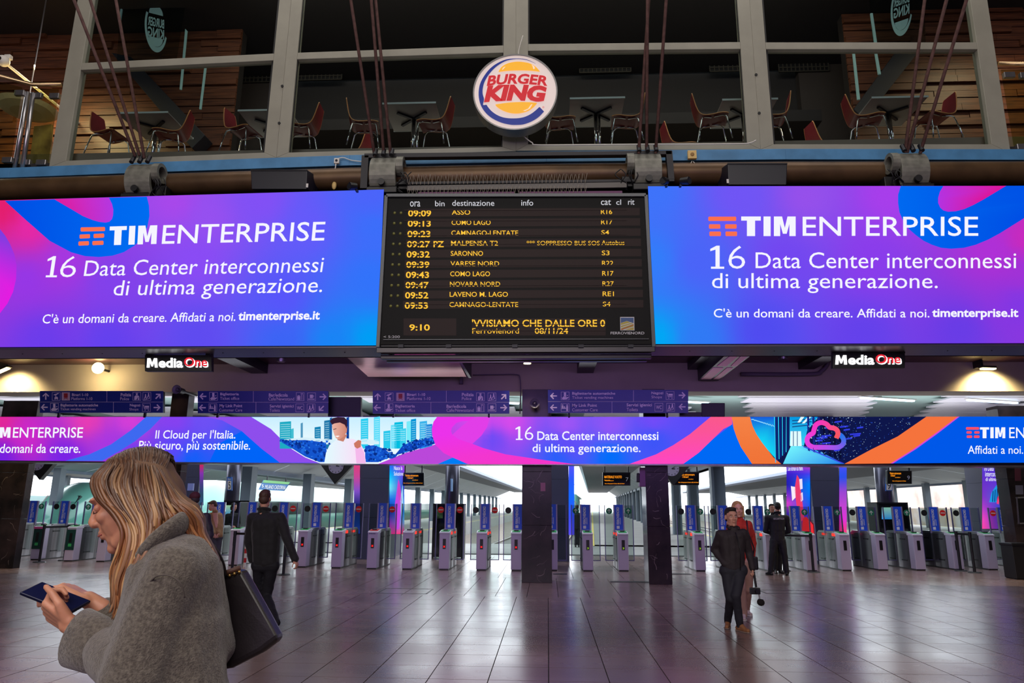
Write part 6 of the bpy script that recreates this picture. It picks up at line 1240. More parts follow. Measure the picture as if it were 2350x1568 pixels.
for t, (px, py, rl, rr_, cap_, dis) in zip(gl, gates):
    if rl != 'n': roundel(rl, -0.27, t)
    if rr_ != 'n': roundel(rr_, 0.27, t)
    mc = {'g': M_GG, 'r': mat('reader_red', (214, 60, 60), 0.4), 'w': mat('reader_grey', (176, 176, 186), 0.4)}[cap_]
    mark(t, MB().prism([(-0.11, 0.05, 0.985), (-0.11, 0.33, 1.022), (-0.11, 0.33, 1.03), (-0.11, 0.05, 0.995)], (0.22, 0, 0)), 'reader_top', mc); mark(t, MB().box((0, 0.2, 1.02), (0.12, 0.1, 0.03)), 'reader', M_GD)
    if dis.startswith('x'): mark(t, MB().box((0, -0.009, 0.6), (0.06, 0.004, 0.014), M=Matrix.Rotation(0.8, 3, 'Y')).box((0, -0.009, 0.6), (0.06, 0.004, 0.014), M=Matrix.Rotation(-0.8, 3, 'Y')), 'red_cross', M_XR)
    if dis.startswith('a'): mark(t, MB().mm((-0.02, -0.01, 0.6), (0.02, -0.007, 0.61)).mm((0.0, -0.01, 0.57), (0.02, -0.007, 0.61)).mm((-0.02, -0.01, 0.565), (0.01, -0.007, 0.575)), 'green_mark', M_XG)
    if dis.endswith('r') and dis != 'r':
        sx = 1 if px < 1257 else -1; mark(t, MB().mm((sx * 0.128, 0.3, 0.9), (sx * 0.15, 0.5, 0.975)), 'signal_light', M_REDG); mark(t, MB().mm((sx * 0.128, 1.1, 0.9), (sx * 0.15, 1.25, 0.965)), 'signal_light', M_REDG)
    if px in (78, 155): mark(t, MB().mm((-0.132, -0.008, 0.32), (0.132, 0.0, 0.90)), 'front_sticker', mat('dark_green_sticker', (16, 62, 56), 0.4)); mark(t, MB().mm((-0.05, -0.012, 0.42), (0.05, -0.009, 0.5)), 'sticker_print', M_GG); mark(t, MB().mm((-0.042, -0.014, 0.54), (0.042, -0.01, 0.80)), 'window_slot', M_GD)
    if px == 78: mark(t, MB().mm((-0.138, -0.016, 0.9), (0.138, 0.02, 0.96)), 'pink_band', mat('pink_band', (214, 80, 150), 0.4))
    if px == 852: [mark(t, MB().mm((-0.10 + 0.045 * i, -0.012, 0.905), (-0.07 + 0.045 * i, -0.008, 0.925)), 'button', mat('button_blue', (50, 50, 110), 0.4)) for i in range(4)]
# dark booths behind the gates
M_DGL = mat('booth_dark_glass', (18, 18, 22), 0.08)
for x0, x1, yt, lab, pic_ in ((514, 552, 1149, 'dark framed booth with a small lit screen behind the waiting people', 1), (994, 1064, 1156, 'dark glass booth behind the gates left of the central pillar', 0), (2012, 2083, 1153, 'dark glass booth with a lit screen behind the gates at right', 1)):
    Y = 23.6; a_, b_ = P(x0, yt, Y), P(x1, yt, Y); t = thing('gate_booth', lab, 'booth', ((a_.x + b_.x) / 2, Y, 0), 'dark booths behind the gates')
    MB().mm((a_.x + 0.03, Y + 0.02, 0.05), (b_.x - 0.03, Y + 0.7, a_.z - 0.03)).obj('body', M_DGL, t)
    fr = MB(); fr.mm((a_.x, Y, 0), (a_.x + 0.05, Y + 0.72, a_.z)).mm((b_.x - 0.05, Y, 0), (b_.x, Y + 0.72, a_.z)).mm((a_.x, Y, a_.z - 0.04), (b_.x, Y + 0.72, a_.z)); fr.obj('frame', M_DARK, t)
    s = YP(Y)
    if pic_: q = ((511 + 4, 1160), (531, 1160), (531, 1183), (515, 1183)) if x0 < 600 else ((2024, 1165), (2060, 1165), (2060, 1192), (2024, 1192)); art(q, s, M_ATTR, t, 0.01, lambda x, y: mixc((190, 235, 190), (40, 150, 235), (y - 1160) / 26), name='lit_screen')
    else: art([(1002, 1170), (1016, 1170), (1016, 1190), (1002, 1190)], s, mat('painted_foliage_reflection', (110, 150, 90), 0.5, col2=(30, 50, 30), vscale=9), t, 0.0, name='poster')  # flat patch painted as foliage reflected in the booth glass
# ================================================================ belt barrier posts
def post(px, py, top, lab, belt=None):
    p = Z(px, py); t = thing('barrier_post', lab, 'barrier post', (p.x, p.y, 0), 'black belt barrier posts'); h = P(px, top, p.y).z
    MB().cyl((0, 0, 0), (0, 0, 0.025), 0.17, 0.15, 28).obj('foot_plate', M_BLACK, t, local=True); MB().cyl((0, 0, 0.02), (0, 0, h), 0.035, n=16).obj('pole', M_BLACK, t, local=True, smooth=False); MB().cyl((0, 0, h - 0.11), (0, 0, h), 0.042, n=16).obj('belt_head', M_BLACK, t, local=True)
    if belt:
        q = Vector(belt) - Vector((p.x, p.y, 0)); d = q.normalized(); s_ = Vector((-d.y, d.x, 0)) * 0.004
        MB().prism([d * 0.04 + s_ + Vector((0, 0, h - 0.09)), q - d * 0.04 + s_ + Vector((0, 0, h - 0.09)), q - d * 0.04 - s_ + Vector((0, 0, h - 0.09)), d * 0.04 - s_ + Vector((0, 0, h - 0.09))], (0, 0, 0.055)).obj('belt', M_BLACK, t, local=True)
    return (p.x, p.y, 0)
b1 = post(147, 1287, 1205, 'right one of the two belt posts beside the leftmost pillar'); post(90, 1291, 1205, 'left one of the two belt posts beside the leftmost pillar', b1)
b2 = post(650, 1320, 1216, 'belt post right beside the black jacketed man'); post(532, 1312, 1219, 'belt post between the handbag and the gates', b2)
b3 = post(1812, 1316, 1226, 'belt post beside the guard\'s right foot') if False else None
b3 = post(1800, 1311, 1226, 'belt post hidden mostly behind the guard'); post(1867, 1314, 1225, 'belt post right of the guard', b3)
b4 = post(2237, 1315, 1222, 'right one of the two belt posts at the right gates'); post(2205, 1311, 1220, 'left one of the two belt posts at the right gates', b4)
p = Z(561, 1302); t = thing('striped_bollard', 'small red and white striped post left of the black jacketed man', 'bollard', p)
for k in range(5): MB().cyl((0, 0, 0.12 * k), (0, 0, 0.12 * k + 0.12), 0.035, n=12).obj('band', mat('bollard_red', (190, 30, 36), 0.4) if k % 2 else M_WHITE, t, local=True)
# ================================================================ devices around the slim pillar
t = thing('purple_box', 'purple wall box and camera on the left side of the slim pillar', 'box', P(1480, 1117, 16.75)); s = YP(16.72)
MB().prism([s.at(1468, 1073), s.at(1484, 1073), s.at(1484, 1117), s.at(1468, 1117)], (0, 0.3, 0)).obj('cabinet', mat('plum_box', (120, 70, 120), 0.45), t, bevel=0.01)
MB().prism([s.at(1461, 1086), s.at(1468, 1086), s.at(1468, 1107), s.at(1461, 1107)], (0, 0.2, 0)).obj('camera_head', M_BLACK, t, bevel=0.02)
t = thing('intercom_pole', 'thin pole with a black intercom beside the slim pillar', 'intercom', Z(1487, 1300)); s = YP(17.45)
MB().prism([s.at(1477, 1118), s.at(1482, 1118), s.at(1486, 1330), s.at(1481, 1330)], (0, 0.06, 0)).obj('pole', M_GPOST, t); MB().prism([s.at(1475, 1166), s.at(1483, 1166), s.at(1484, 1196), s.at(1476, 1196)], (0, -0.08, 0)).obj('handset', M_BLACK, t, bevel=0.02)
for px, py, w in ((1446, 1336, 0.9), (1563, 1318, 0.5), (1228, 1306, 0.0), (1285, 1318, 0.35)):
    if w: p = Z(px, py); o = MB().mm((p.x - w/2, p.y - 0.12, 0.0005), (p.x + w/2, p.y + 0.12, 0.006)).obj('floor_grate', M_DARK, floor)
# right edge pillar: monitor, posters, bin
y = pRR[3]; s = YP(y); t = thing('wall_monitor', 'framed dark monitor on the right edge pillar', 'monitor', s.at(2340, 1170))
MB().prism([s.at(2333, 1141), s.at(2392, 1139), s.at(2396, 1203), s.at(2338, 1203)], (0, -0.05, 0)).obj('frame', M_CHROME, t); MB().prism([s.at(2335, 1144, 0.05), s.at(2390, 1142, 0.05), s.at(2394, 1200, 0.05), s.at(2340, 1200, 0.05)], (0, -0.004, 0)).obj('screen', M_DGL, t)
for q, c_, lab in (((2328, 1072, 2342, 1104), (110, 50, 64), 'dark red poster on the right edge pillar'), ((2330, 1114, 2347, 1135), (120, 120, 134), 'pale grey notice on the right edge pillar under the red poster')):
    tag(MB().prism([s.at(q[0], q[1]), s.at(q[2], q[1]), s.at(q[2] + 1, q[3]), s.at(q[0] + 1, q[3])], (0, -0.01, 0)).obj('poster', mat('poster_%d' % c_[0], c_, 0.6)), lab, 'poster')
p = Z(2333, 1331); t = thing('litter_bin', 'black litter bin at the right edge of the view', 'bin', (p.x + 0.25, p.y + 0.25, 0)); mb = MB()
mb.prism([(-0.22, -0.22, 0), (0.22, -0.22, 0), (0.22, 0.22, 0), (-0.22, 0.22, 0)], (0, 0, 0.02)); mb.mm((-0.235, -0.235, 0.02), (0.235, 0.235, 0.8)); mb.obj('body', M_BLACK, t, local=True, bevel=0.02); MB().mm((-0.26, -0.26, 0.8), (0.26, 0.26, 0.86)).obj('rim', M_DARK, t, local=True, bevel=0.01)
# ================================================================ people
def grow(mb, voxel, name, m_, parent, smooth=4, disp=0.0, dscale=9.0, local=False, cutz=None):
    """closed limbs and masses grown together into one continuous surface"""
    me = mb.mesh('tmp', Vector((0, 0, 0)) if local else wl(parent)); bm = bmesh.new(); bm.from_mesh(me); bmesh.ops.recalc_face_normals(bm, faces=bm.faces); bm.to_mesh(me); bm.free()
    o = bpy.data.objects.new('tmp', me); COL.objects.link(o)
    r_ = o.modifiers.new('r', 'REMESH'); r_.mode = 'VOXEL'; r_.voxel_size = voxel
    if smooth: k = o.modifiers.new('s', 'SMOOTH'); k.factor = 0.6; k.iterations = smooth
    if disp:
        tx = bpy.data.textures.new('folds', 'CLOUDS'); tx.noise_scale = 1.0 / dscale; tx.noise_depth = 2
        d = o.modifiers.new('d', 'DISPLACE'); d.texture = tx; d.strength = disp; d.mid_level = 0.5
    dg = bpy.context.evaluated_depsgraph_get(); me2 = bpy.data.meshes.new_from_object(o.evaluated_get(dg)); me2.name = name
    bpy.data.objects.remove(o); bpy.data.meshes.remove(me)
    if cutz is not None:                          # a clean open hem
        bm = bmesh.new(); bm.from_mesh(me2); bmesh.ops.bisect_plane(bm, geom=bm.verts[:] + bm.edges[:] + bm.faces[:], plane_co=(0, 0, cutz - wl(parent).z), plane_no=(0, 0, -1), clear_outer=True); bm.to_mesh(me2); bm.free()
    me2.materials.clear(); me2.materials.append(m_); me2.polygons.foreach_set('use_smooth', [True] * len(me2.polygons))
    q = bpy.data.objects.new(name, me2); COL.objects.link(q); q.parent = parent; WL[q.name] = Vector(wl(parent)); return q
def frame3(fwd, up=(0, 0, 1)):
    f = Vector(fwd).normalized(); r_ = f.cross(Vector(up)).normalized(); u = r_.cross(f).normalized()
    return Matrix((r_, f, u)).transposed()           # columns: right, forward, up
M_SKIN = mat('skin', (205, 150, 128), 0.5, var=0.05, vscale=20); M_SKIN.node_tree.nodes['Principled BSDF'].inputs['Subsurface Weight'].default_value = 0.12; M_SKIN.node_tree.nodes['Principled BSDF'].inputs['Subsurface Radius'].default_value = (0.02, 0.008, 0.004)
M_SKW = mat('skin_rosy', (214, 150, 118), 0.45, var=0.05, vscale=16); M_SKW.node_tree.nodes['Principled BSDF'].inputs['Subsurface Weight'].default_value = 0.2; M_SKW.node_tree.nodes['Principled BSDF'].inputs['Subsurface Radius'].default_value = (0.02, 0.008, 0.004)
M_EYEW = mat('eye_white', (225, 220, 215), 0.2); M_IRIS = mat('eye_dark', (40, 28, 24), 0.1); M_LIP = mat('lips', (176, 92, 84), 0.4)
def head_masses(mb, c, R, s, fem=False):
    q = lambda x, y, z: Vector(c) + R @ (Vector((x, y, z)) * s)
    e = lambda p, r: mb.ell(q(*p), tuple(v * s for v in r), R)
    e((0, -0.005, 0.035), (0.075, 0.096, 0.086)); e((0, 0.028, -0.03), (0.062, 0.066, 0.078)); e((0, 0.045, -0.075), (0.042, 0.046, 0.036)); e((0, 0.076, -0.098), (0.022, 0.02, 0.017))
    mb.cap(q(0, 0.088, 0.028), q(0, 0.113, -0.012), 0.009 * s, 0.0125 * s); e((0, 0.108, -0.022), (0.016, 0.014, 0.010)); e((0.012, 0.1, -0.024), (0.009, 0.011, 0.008)); e((-0.012, 0.1, -0.024), (0.009, 0.011, 0.008))
    e((0, 0.082, 0.034), (0.05, 0.016, 0.010)); e((0.038, 0.064, -0.018), (0.022, 0.022, 0.02)); e((-0.038, 0.064, -0.018), (0.022, 0.022, 0.02))
    e((0, 0.094, -0.050), (0.024, 0.011, 0.007)); e((0, 0.092, -0.062), (0.021, 0.012, 0.008)); e((0, 0.086, -0.04), (0.022, 0.014, 0.012))
    for s_ in (-1, 1): e((s_ * 0.078, -0.006, -0.004), (0.010, 0.020, 0.032)); mb.cap(q(s_ * 0.05, -0.0, -0.07), q(s_ * 0.03, 0.05, -0.092), 0.022 * s, 0.02 * s)
def face_parts(body, c, R, s, brow=(50, 34, 28), down=False):
    q = lambda x, y, z: Vector(c) + R @ (Vector((x, y, z)) * s)
    if down:                                       # lowered lids with lashes
        for k in (-1, 1):
            MB().ell(q(k * 0.030, 0.076, 0.010), tuple(v * s for v in (0.015, 0.011, 0.011)), R).obj('eyelid', M_SKW, body, smooth=True)
            MB().tube([q(k * 0.016, 0.088, 0.004), q(k * 0.030, 0.0925, 0.001), q(k * 0.043, 0.084, 0.004)], [0.0008, 0.0016, 0.0008], 6).obj('eyelashes', M_IRIS, body, smooth=True)
            MB().tube([q(k * 0.016, 0.095, 0.030), q(k * 0.032, 0.093, 0.035), q(k * 0.046, 0.082, 0.031)], [0.0015, 0.003, 0.001], 6, 0.5).obj('eyebrow', mat('brow_%d' % brow[0], brow, 0.8), body, smooth=True)
    for k in (() if down else (-1, 1)):
        MB().ell(q(k * 0.030, 0.0835, 0.012), tuple(v * s for v in (0.0125, 0.008, 0.0065)), R).obj('eye', M_EYEW, body, smooth=True); MB().ell(q(k * 0.030, 0.0885, 0.012), tuple(v * s for v in (0.0052, 0.004, 0.0052)), R).obj('iris', M_IRIS, body, smooth=True)
        MB().tube([q(k * 0.014, 0.096, 0.031), q(k * 0.032, 0.094, 0.036), q(k * 0.048, 0.083, 0.031)], [0.004 * s, 0.005 * s, 0.002 * s], 6, 0.6).obj('eyebrow', mat('brow_%d' % brow[0], brow, 0.8), body, smooth=True)
    MB().tube([q(-0.021, 0.092, -0.056), q(-0.008, 0.103, -0.055), q(0.008, 0.103, -0.055), q(0.021, 0.092, -0.056)], [0.002 * s, 0.0045 * s, 0.0045 * s, 0.002 * s], 8, 0.8).obj('lips', M_LIP, body, smooth=True)
def hand_masses(mb, wrist, d, n, side, curl=25, s=1.0, thumb=1.0, curls=None, spread=1.0):
    """wrist point, pointing direction d, palm normal n (the way the palm faces), side +1/-1 = where the thumb sits"""
    d = Vector(d).normalized(); n = Vector(n); n = (n - d * n.dot(d)).normalized(); t = d.cross(n).normalized() * side; w = Vector(wrist)
    mb.cap(w - d * 0.03 * s, w + d * 0.015 * s, 0.026 * s, 0.025 * s)
    for i, (o_, L, ln) in enumerate(((0.028, 0.088, 0.90), (0.0095, 0.092, 1.0), (-0.0095, 0.089, 0.94), (-0.027, 0.081, 0.74))):
        k0 = w + d * L * s + t * o_ * s; mb.cap(w + d * 0.012 * s + t * o_ * 0.7 * s, k0, 0.0155 * s, 0.0115 * s)
        cu = (curls[i] if curls else curl); a = 0; p = k0; dd = (d + t * o_ * spread * 1.2).normalized()
        for j, seg in enumerate((0.042, 0.026, 0.021)):
            a += math.radians(cu * (0.8, 1.1, 0.8)[j]); v = dd * math.cos(a) + n * math.sin(a); e = p + v * seg * ln * s; mb.cap(p, e, (0.0098, 0.0088, 0.0080)[j] * s, (0.0088, 0.0080, 0.0070)[j] * s, 8); p = e
    p0 = w + d * 0.02 * s + t * 0.022 * s; p1 = p0 + (d * 0.62 + t * 0.62 + n * 0.35 * thumb).normalized() * 0.042 * s; p2 = p1 + (d * 0.8 + t * 0.25 + n * 0.55 * thumb).normalized() * 0.034 * s; p3 = p2 + (d * 0.85 - t * 0.05 + n * 0.5 * thumb).normalized() * 0.026 * s
    mb.cap(p0, p1, 0.0165 * s, 0.012 * s); mb.cap(p1, p2, 0.0115 * s, 0.0100 * s, 8); mb.cap(p2, p3, 0.0098 * s, 0.0082 * s, 8)
def human(label, Y, J, s, cfg, group=None):
    """J: joints as (px, py, depth offset); s: body scale"""
    Q = {k: P(v[0], v[1], Y + (v[2] if len(v) > 2 else 0)) for k, v in J.items() if k not in ('toeL', 'toeR')}
    base = Vector((Q['hip'].x, Y, 0)); t = thing('person', label, 'person', base, group)
    R = frame3(cfg['face'], cfg.get('up', (0, 0, 1))); hc = Q['head']; hs = cfg.get('hs', 1.0) * s
    side = (Q['shR'] - Q['shL']).normalized(); hw = 0.095 * s
    for a in ('L', 'R'):
        sg = -1 if a == 'L' else 1; Q['hj' + a] = Q['hip'] + side * sg * hw
        Q['an' + a].z = max(Q['an' + a].z, 0.085 * s) if not cfg.get('lift' + a) else Q['an' + a].z
        if not cfg.get('lift' + a): Q['an' + a].z = 0.085 * s
    body = MB(); head_masses(body, hc, R, hs)
    body.cap(Q['neck'] + Vector((0, 0, -0.04 * s)), hc + R @ Vector((0, -0.02, -0.05)) * hs, 0.058 * s, 0.052 * s)
    body.cap(Q['shL'], Q['shR'], 0.055 * s); body.cap(Q['neck'] - Vector((0, 0, 0.06 * s)), Q['hip'], 0.075 * s, 0.085 * s)
    for a in ('L', 'R'):
        body.cap(Q['sh' + a], Q['el' + a], 0.046 * s, 0.036 * s); body.cap(Q['el' + a], Q['wr' + a], 0.036 * s, 0.025 * s)
        body.cap(Q['hj' + a], Q['kn' + a], 0.075 * s, 0.05 * s); body.cap(Q['kn' + a], Q['an' + a], 0.05 * s, 0.036 * s)
        h = cfg.get('hand' + a, {}); d = h.get('d') or (Q['wr' + a] - Q['el' + a]); hand_masses(body, Q['wr' + a], d, h.get('n', (0, 1, 0)), h.get('side', -1 if a == 'L' else 1), h.get('curl', 30), s * 0.95)
    b = grow(body, 0.0085 * s, 'body', M_SKIN, t, 2); face_parts(b, hc, R, hs, cfg.get('brow', (50, 34, 28)))
    q = lambda x, y, z: hc + R @ (Vector((x, y, z)) * hs)
    # upper clothing
    up = MB(); cl_ = cfg.get('bulk', 1.0); sh_ = 0.085 * s * cl_
    up.cap(Q['shL'] * 0.94 + Q['shR'] * 0.06, Q['shR'] * 0.94 + Q['shL'] * 0.06, 0.074 * s * cl_); up.cap(Q['neck'] + Vector((0, 0, -0.015 * s)), (Q['neck'] + Q['shL'] + Q['shR']) / 3, 0.075 * s)
    hem = Q['hip'] + Vector((0, 0, (cfg.get('hem', 0.0) + 0.06) * s)); M_ = (Q['shL'] + Q['shR']) / 2
    up.cap(M_ - Vector((0, 0, 0.05 * s)), hem, 0.118 * s * cl_, 0.108 * s * cl_)
    for k in (-1, 1):
        up.cap(M_ + side * k * 0.085 * s + Vector((0, 0, -0.06 * s)), hem + side * k * cfg.get('hemw', 0.075) * s, 0.112 * s * cl_, 0.098 * s * cl_)
    for a in ('L', 'R'): up.cap(Q['sh' + a], Q['el' + a], 0.072 * s * cl_, 0.06 * s * cl_); up.cap(Q['el' + a], Q['wr' + a], 0.06 * s * cl_, 0.047 * s * cl_)
    u_ = grow(up, 0.013 * s, cfg.get('top_name', 'jacket'), cfg['top'], t, 3, 0.022 * s, 9, cutz=Q['hip'].z + (cfg.get('hem', 0.0) - 0.01) * s if cfg.get('wrhigh', min(Q['wrL'].z, Q['wrR'].z) > Q['hip'].z) else None)
    if cfg.get('collar'):
        n_ = Q['neck'] + Vector((0, 0, 0.012 * s)); f = Vector(cfg['face']); f.z = 0; f.normalize(); r_ = Vector((f.y, -f.x, 0)); cm = MB()
        pts = [n_ + r_ * math.sin(a) * 0.078 * s - f * math.cos(a) * 0.07 * s + Vector((0, 0, (0.02 * math.cos(a)) * s)) for a in [math.radians(x) for x in range(-140, 141, 20)]]
        cm.tube(pts, 0.024 * s, 8, 0.7); cm.obj('collar', cfg['top'], t, smooth=True)
    # trousers
    lo = MB(); lw = cfg.get('legw', 1.0); lo.cap(Q['hjL'], Q['hjR'], 0.105 * s)
    for a in ('L', 'R'): lo.cap(Q['hj' + a], Q['kn' + a], 0.098 * s * lw, 0.070 * s * lw); lo.cap(Q['kn' + a], Q['an' + a], 0.070 * s * lw, 0.056 * s * lw)
    grow(lo, 0.012 * s, 'trousers', cfg['legs'], t, 3, 0.016 * s, 10)
    # shoes
    for a in ('L', 'R'):
        d = Vector(J.get('toe' + a, (0, -1, 0))).normalized(); an = Q['an' + a]; sm = MB(); hl = an - Vector((0, 0, 0.045 * s)) - d * 0.045 * s
        dn = d.copy(); toe = an + d * 0.165 * s - Vector((0, 0, 0.052 * s)); sm.cap(hl, toe, 0.038 * s, 0.030 * s); sm.cap(an, an - Vector((0, 0, 0.04 * s)), 0.043 * s, 0.04 * s); sm.cap(an + d * 0.02 * s, toe - d * 0.05 * s, 0.038 * s, 0.034 * s)
        so = grow(sm, 0.008 * s, 'shoe', cfg['shoes'], t, 2)
        r_ = d.cross(Vector((0, 0, 1))).normalized(); u2 = r_.cross(d).normalized(); sl = MB(); oc = hl - u2 * 0.036 * s
        o_ = [oc + d * (x * s) + r_ * (y * s) for x, y in ((-0.04, 0), (-0.02, 0.035), (0.06, 0.036), (0.16, 0.043), (0.225, 0.026), (0.245, 0), (0.225, -0.026), (0.16, -0.043), (0.06, -0.036), (-0.02, -0.035))]
        sl.prism(o_, u2 * 0.014 * s); sl.obj('sole', cfg.get('sole', M_BLACK), so)
    # hair
    hr = MB(); E = lambda p, r: hr.ell(q(*p), tuple(v * hs for v in r), R)
    st = cfg.get('hair', 'short')
    if st == 'short':
        E((0, -0.018, 0.055), (0.081, 0.096, 0.082)); E((0, -0.055, 0.0), (0.072, 0.058, 0.068)); E((0, 0.045, 0.105), (0.058, 0.045, 0.028))
    if st == 'bob':
        E((0, -0.026, 0.058), (0.088, 0.098, 0.086)); E((0, -0.06, -0.03), (0.085, 0.055, 0.09))
        for k in (-1, 1): hr.cap(q(k * 0.078, -0.005, 0.05), q(k * 0.078, -0.015, -0.09), 0.022 * hs, 0.026 * hs); hr.cap(q(k * 0.03, 0.055, 0.11), q(k * 0.078, 0.02, 0.03), 0.016 * hs, 0.014 * hs)
    if st == 'beanie': E((0, -0.012, 0.06), (0.088, 0.106, 0.088)); E((0, -0.04, 0.03), (0.086, 0.085, 0.06))
    if st == 'cap': E((0, -0.012, 0.062), (0.088, 0.106, 0.08)); hr.prism([q(-0.06, 0.07, 0.055), q(0.06, 0.07, 0.055), q(0.05, 0.15, 0.04), (q(0, 0.165, 0.038)), q(-0.05, 0.15, 0.04)], R @ Vector((0, 0, 0.012)))
    grow(hr, 0.0075 * s, 'hat' if st in ('beanie', 'cap') else 'hair', cfg['hairm'], t, 1, 0.006 * s, 60)
    if st in ('beanie', 'cap'):
        h2 = MB(); h2.ell(q(0, -0.05, 0.0), tuple(v * hs for v in (0.074, 0.055, 0.065)), R); grow(h2, 0.009 * s, 'hair', mat('hair_dark', (38, 28, 26), 0.7), t, 1)
    return t, Q, q
M_HD = mat('hair_dark', (38, 28, 26), 0.7); M_HB = mat('hair_brown', (70, 44, 34), 0.6, var=0.2, vscale=60); M_HBL = mat('hair_blonde', (182, 140, 90), 0.5, var=0.25, vscale=60, stretch=(1, 1, 0.2))
M_JB = mat('black_wool_jacket', (13, 12, 17), 0.8, var=0.1, vscale=9, sheen=0.2); M_TRB = mat('navy_trousers', (17, 17, 26), 0.8); M_BRS = mat('brown_suede', (150, 100, 62), 0.7); M_DKS = mat('dark_shoe', (36, 28, 26), 0.4)
# man walking away in a black jacket
human('person in a black jacket and dark trousers walking away toward the gates', 10.9, dict(head=(608, 1146), neck=(606, 1172), shL=(580, 1190), shR=(644, 1190), elL=(571, 1243, 0.06), wrL=(578, 1284, 0.1), elR=(660, 1240, -0.06), wrR=(677, 1284, -0.1), hip=(609, 1298), knL=(596, 1366, 0.2), anL=(598, 1440, 0.55), knR=(612, 1368, 0.12), anR=(634, 1430, -0.42), toeL=(0.05, 1, 0), toeR=(-0.05, 0.62, -0.78)), 1.08,
    dict(face=(-0.12, 1, 0.02), top=M_JB, legs=M_TRB, shoes=M_DKS, sole=mat('brown_sole', (78, 48, 36), 0.6), hairm=M_HB, hs=1.0, bulk=1.16, collar=True, liftR=True, handL=dict(n=(1, 0.3, 0), side=1), handR=dict(n=(-1, 0.3, 0), side=-1, curl=50)))
# man with a camera
tm_, Qm, qm = human('person in a dark jacket and brown suede shoes carrying a camera', 10.75, dict(head=(1678, 1188), neck=(1682, 1213), shL=(1652, 1228), shR=(1706, 1224), elL=(1640, 1262, 0.1), wrL=(1662, 1294, -0.04), elR=(1719, 1268, 0.08), wrR=(1727, 1305, -0.02), hip=(1683, 1310), knL=(1676, 1374, -0.08), anL=(1670, 1426, 0.3), knR=(1689, 1368, -0.15), anR=(1698, 1437, -0.02), toeL=(-0.35, -1, 0), toeR=(0.45, -1, 0)), 1.0,
    dict(face=(0.12, -1, 0.0), top=mat('dark_brown_jacket', (42, 34, 38), 0.75, var=0.12, vscale=8), legs=mat('charcoal_jeans', (36, 36, 46), 0.8), shoes=M_BRS, sole=mat('pale_sole', (140, 118, 104), 0.6), hairm=M_HD, hs=1.1, bulk=1.0, hem=0.0, hemw=0.07, collar=True, handL=dict(d=(0.4, -0.2, -0.9), n=(0.5, 0.8, 0), side=-1, curl=12), handR=dict(n=(-0.6, 0.5, 0), side=1, curl=75)))
zp = MB(); zp.tube([Qm['neck'] + Vector((0.01, -0.10, -0.05)), Qm['neck'] + Vector((0.05, -0.155, -0.3)), Qm['hip'] + Vector((0.06, -0.145, 0.02))], 0.006, 6); zp.obj('zip', M_BLACK, tm_, smooth=True)
# camera held at its handle
c = Qm['wrR'] + Vector((0.005, -0.03, -0.08)); t = thing('video_camera', 'small black camera on a handle with a fluffy microphone, held by the man', 'camera', c)
MB().cyl((0, 0, 0.04), (0.02, 0, -0.17), 0.016, n=12).obj('handle', M_BLACK, t, local=True, smooth=False); MB().box((0.0, 0, -0.22), (0.14, 0.06, 0.09)).obj('camera_body', M_BLACK, t, local=True, bevel=0.01); MB().cyl((0.02, -0.03, -0.22), (0.02, -0.09, -0.22), 0.032, n=18).obj('lens', M_DARK, t, local=True)
MB().cyl((0.05, 0, -0.26), (0.06, 0, -0.33), 0.01, n=8).obj('mount', M_STEEL, t, local=True)
fz = MB(); fz.ell((0.07, 0, -0.37), (0.052, 0.05, 0.048), nu=16, nv=10); grow(fz, 0.008, 'windshield', mat('fur_black', (24, 20, 22), 0.95), t, 1, 0.02, 60, local=True)
# woman in a red sweater behind him
tr, Qr, qr = human('person with blonde bob in a red sweater walking behind the man with the camera', 11.9, dict(head=(1693, 1171), neck=(1697, 1194), shL=(1676, 1207), shR=(1718, 1205), elL=(1672, 1246, 0.05), wrL=(1678, 1284, -0.05), elR=(1728, 1246, 0.06), wrR=(1727, 1288, 0.0), hip=(1702, 1292), knL=(1700, 1350, -0.15), anL=(1706, 1412, -0.1), knR=(1715, 1350, 0.1), anR=(1712, 1404, 0.4), toeL=(-0.2, -1, 0), toeR=(0.2, -1, 0)), 0.97,
    dict(face=(-0.05, -1, 0), top=mat('red_knit', (178, 44, 30), 0.85, var=0.12, vscale=30), top_name='sweater', legs=mat('beige_trousers', (190, 150, 134), 0.8), shoes=mat('white_sneaker', (205, 190, 180), 0.6), sole=M_WHITE, hairm=M_HBL, hair='bob', hs=1.05, bulk=1.0, brow=(120, 90, 60), legw=1.25))
MB().tube([Qr['shR'] + Vector((-0.05, -0.085, 0.075)), Qr['shR'] + Vector((-0.05, -0.12, -0.1)), Qr['shR'] + Vector((0.03, -0.12, -0.35)), Qr['hip'] + Vector((0.16, -0.09, 0.1))], 0.011, 6).obj('bag_strap', M_BLACK, tr, smooth=True)
c = Qr['hip'] + Vector((0.2, 0.02, 0.0)); MB().box(c, (0.08, 0.2, 0.2)).obj('shoulder_bag', M_BLACK, tr, bevel=0.02)
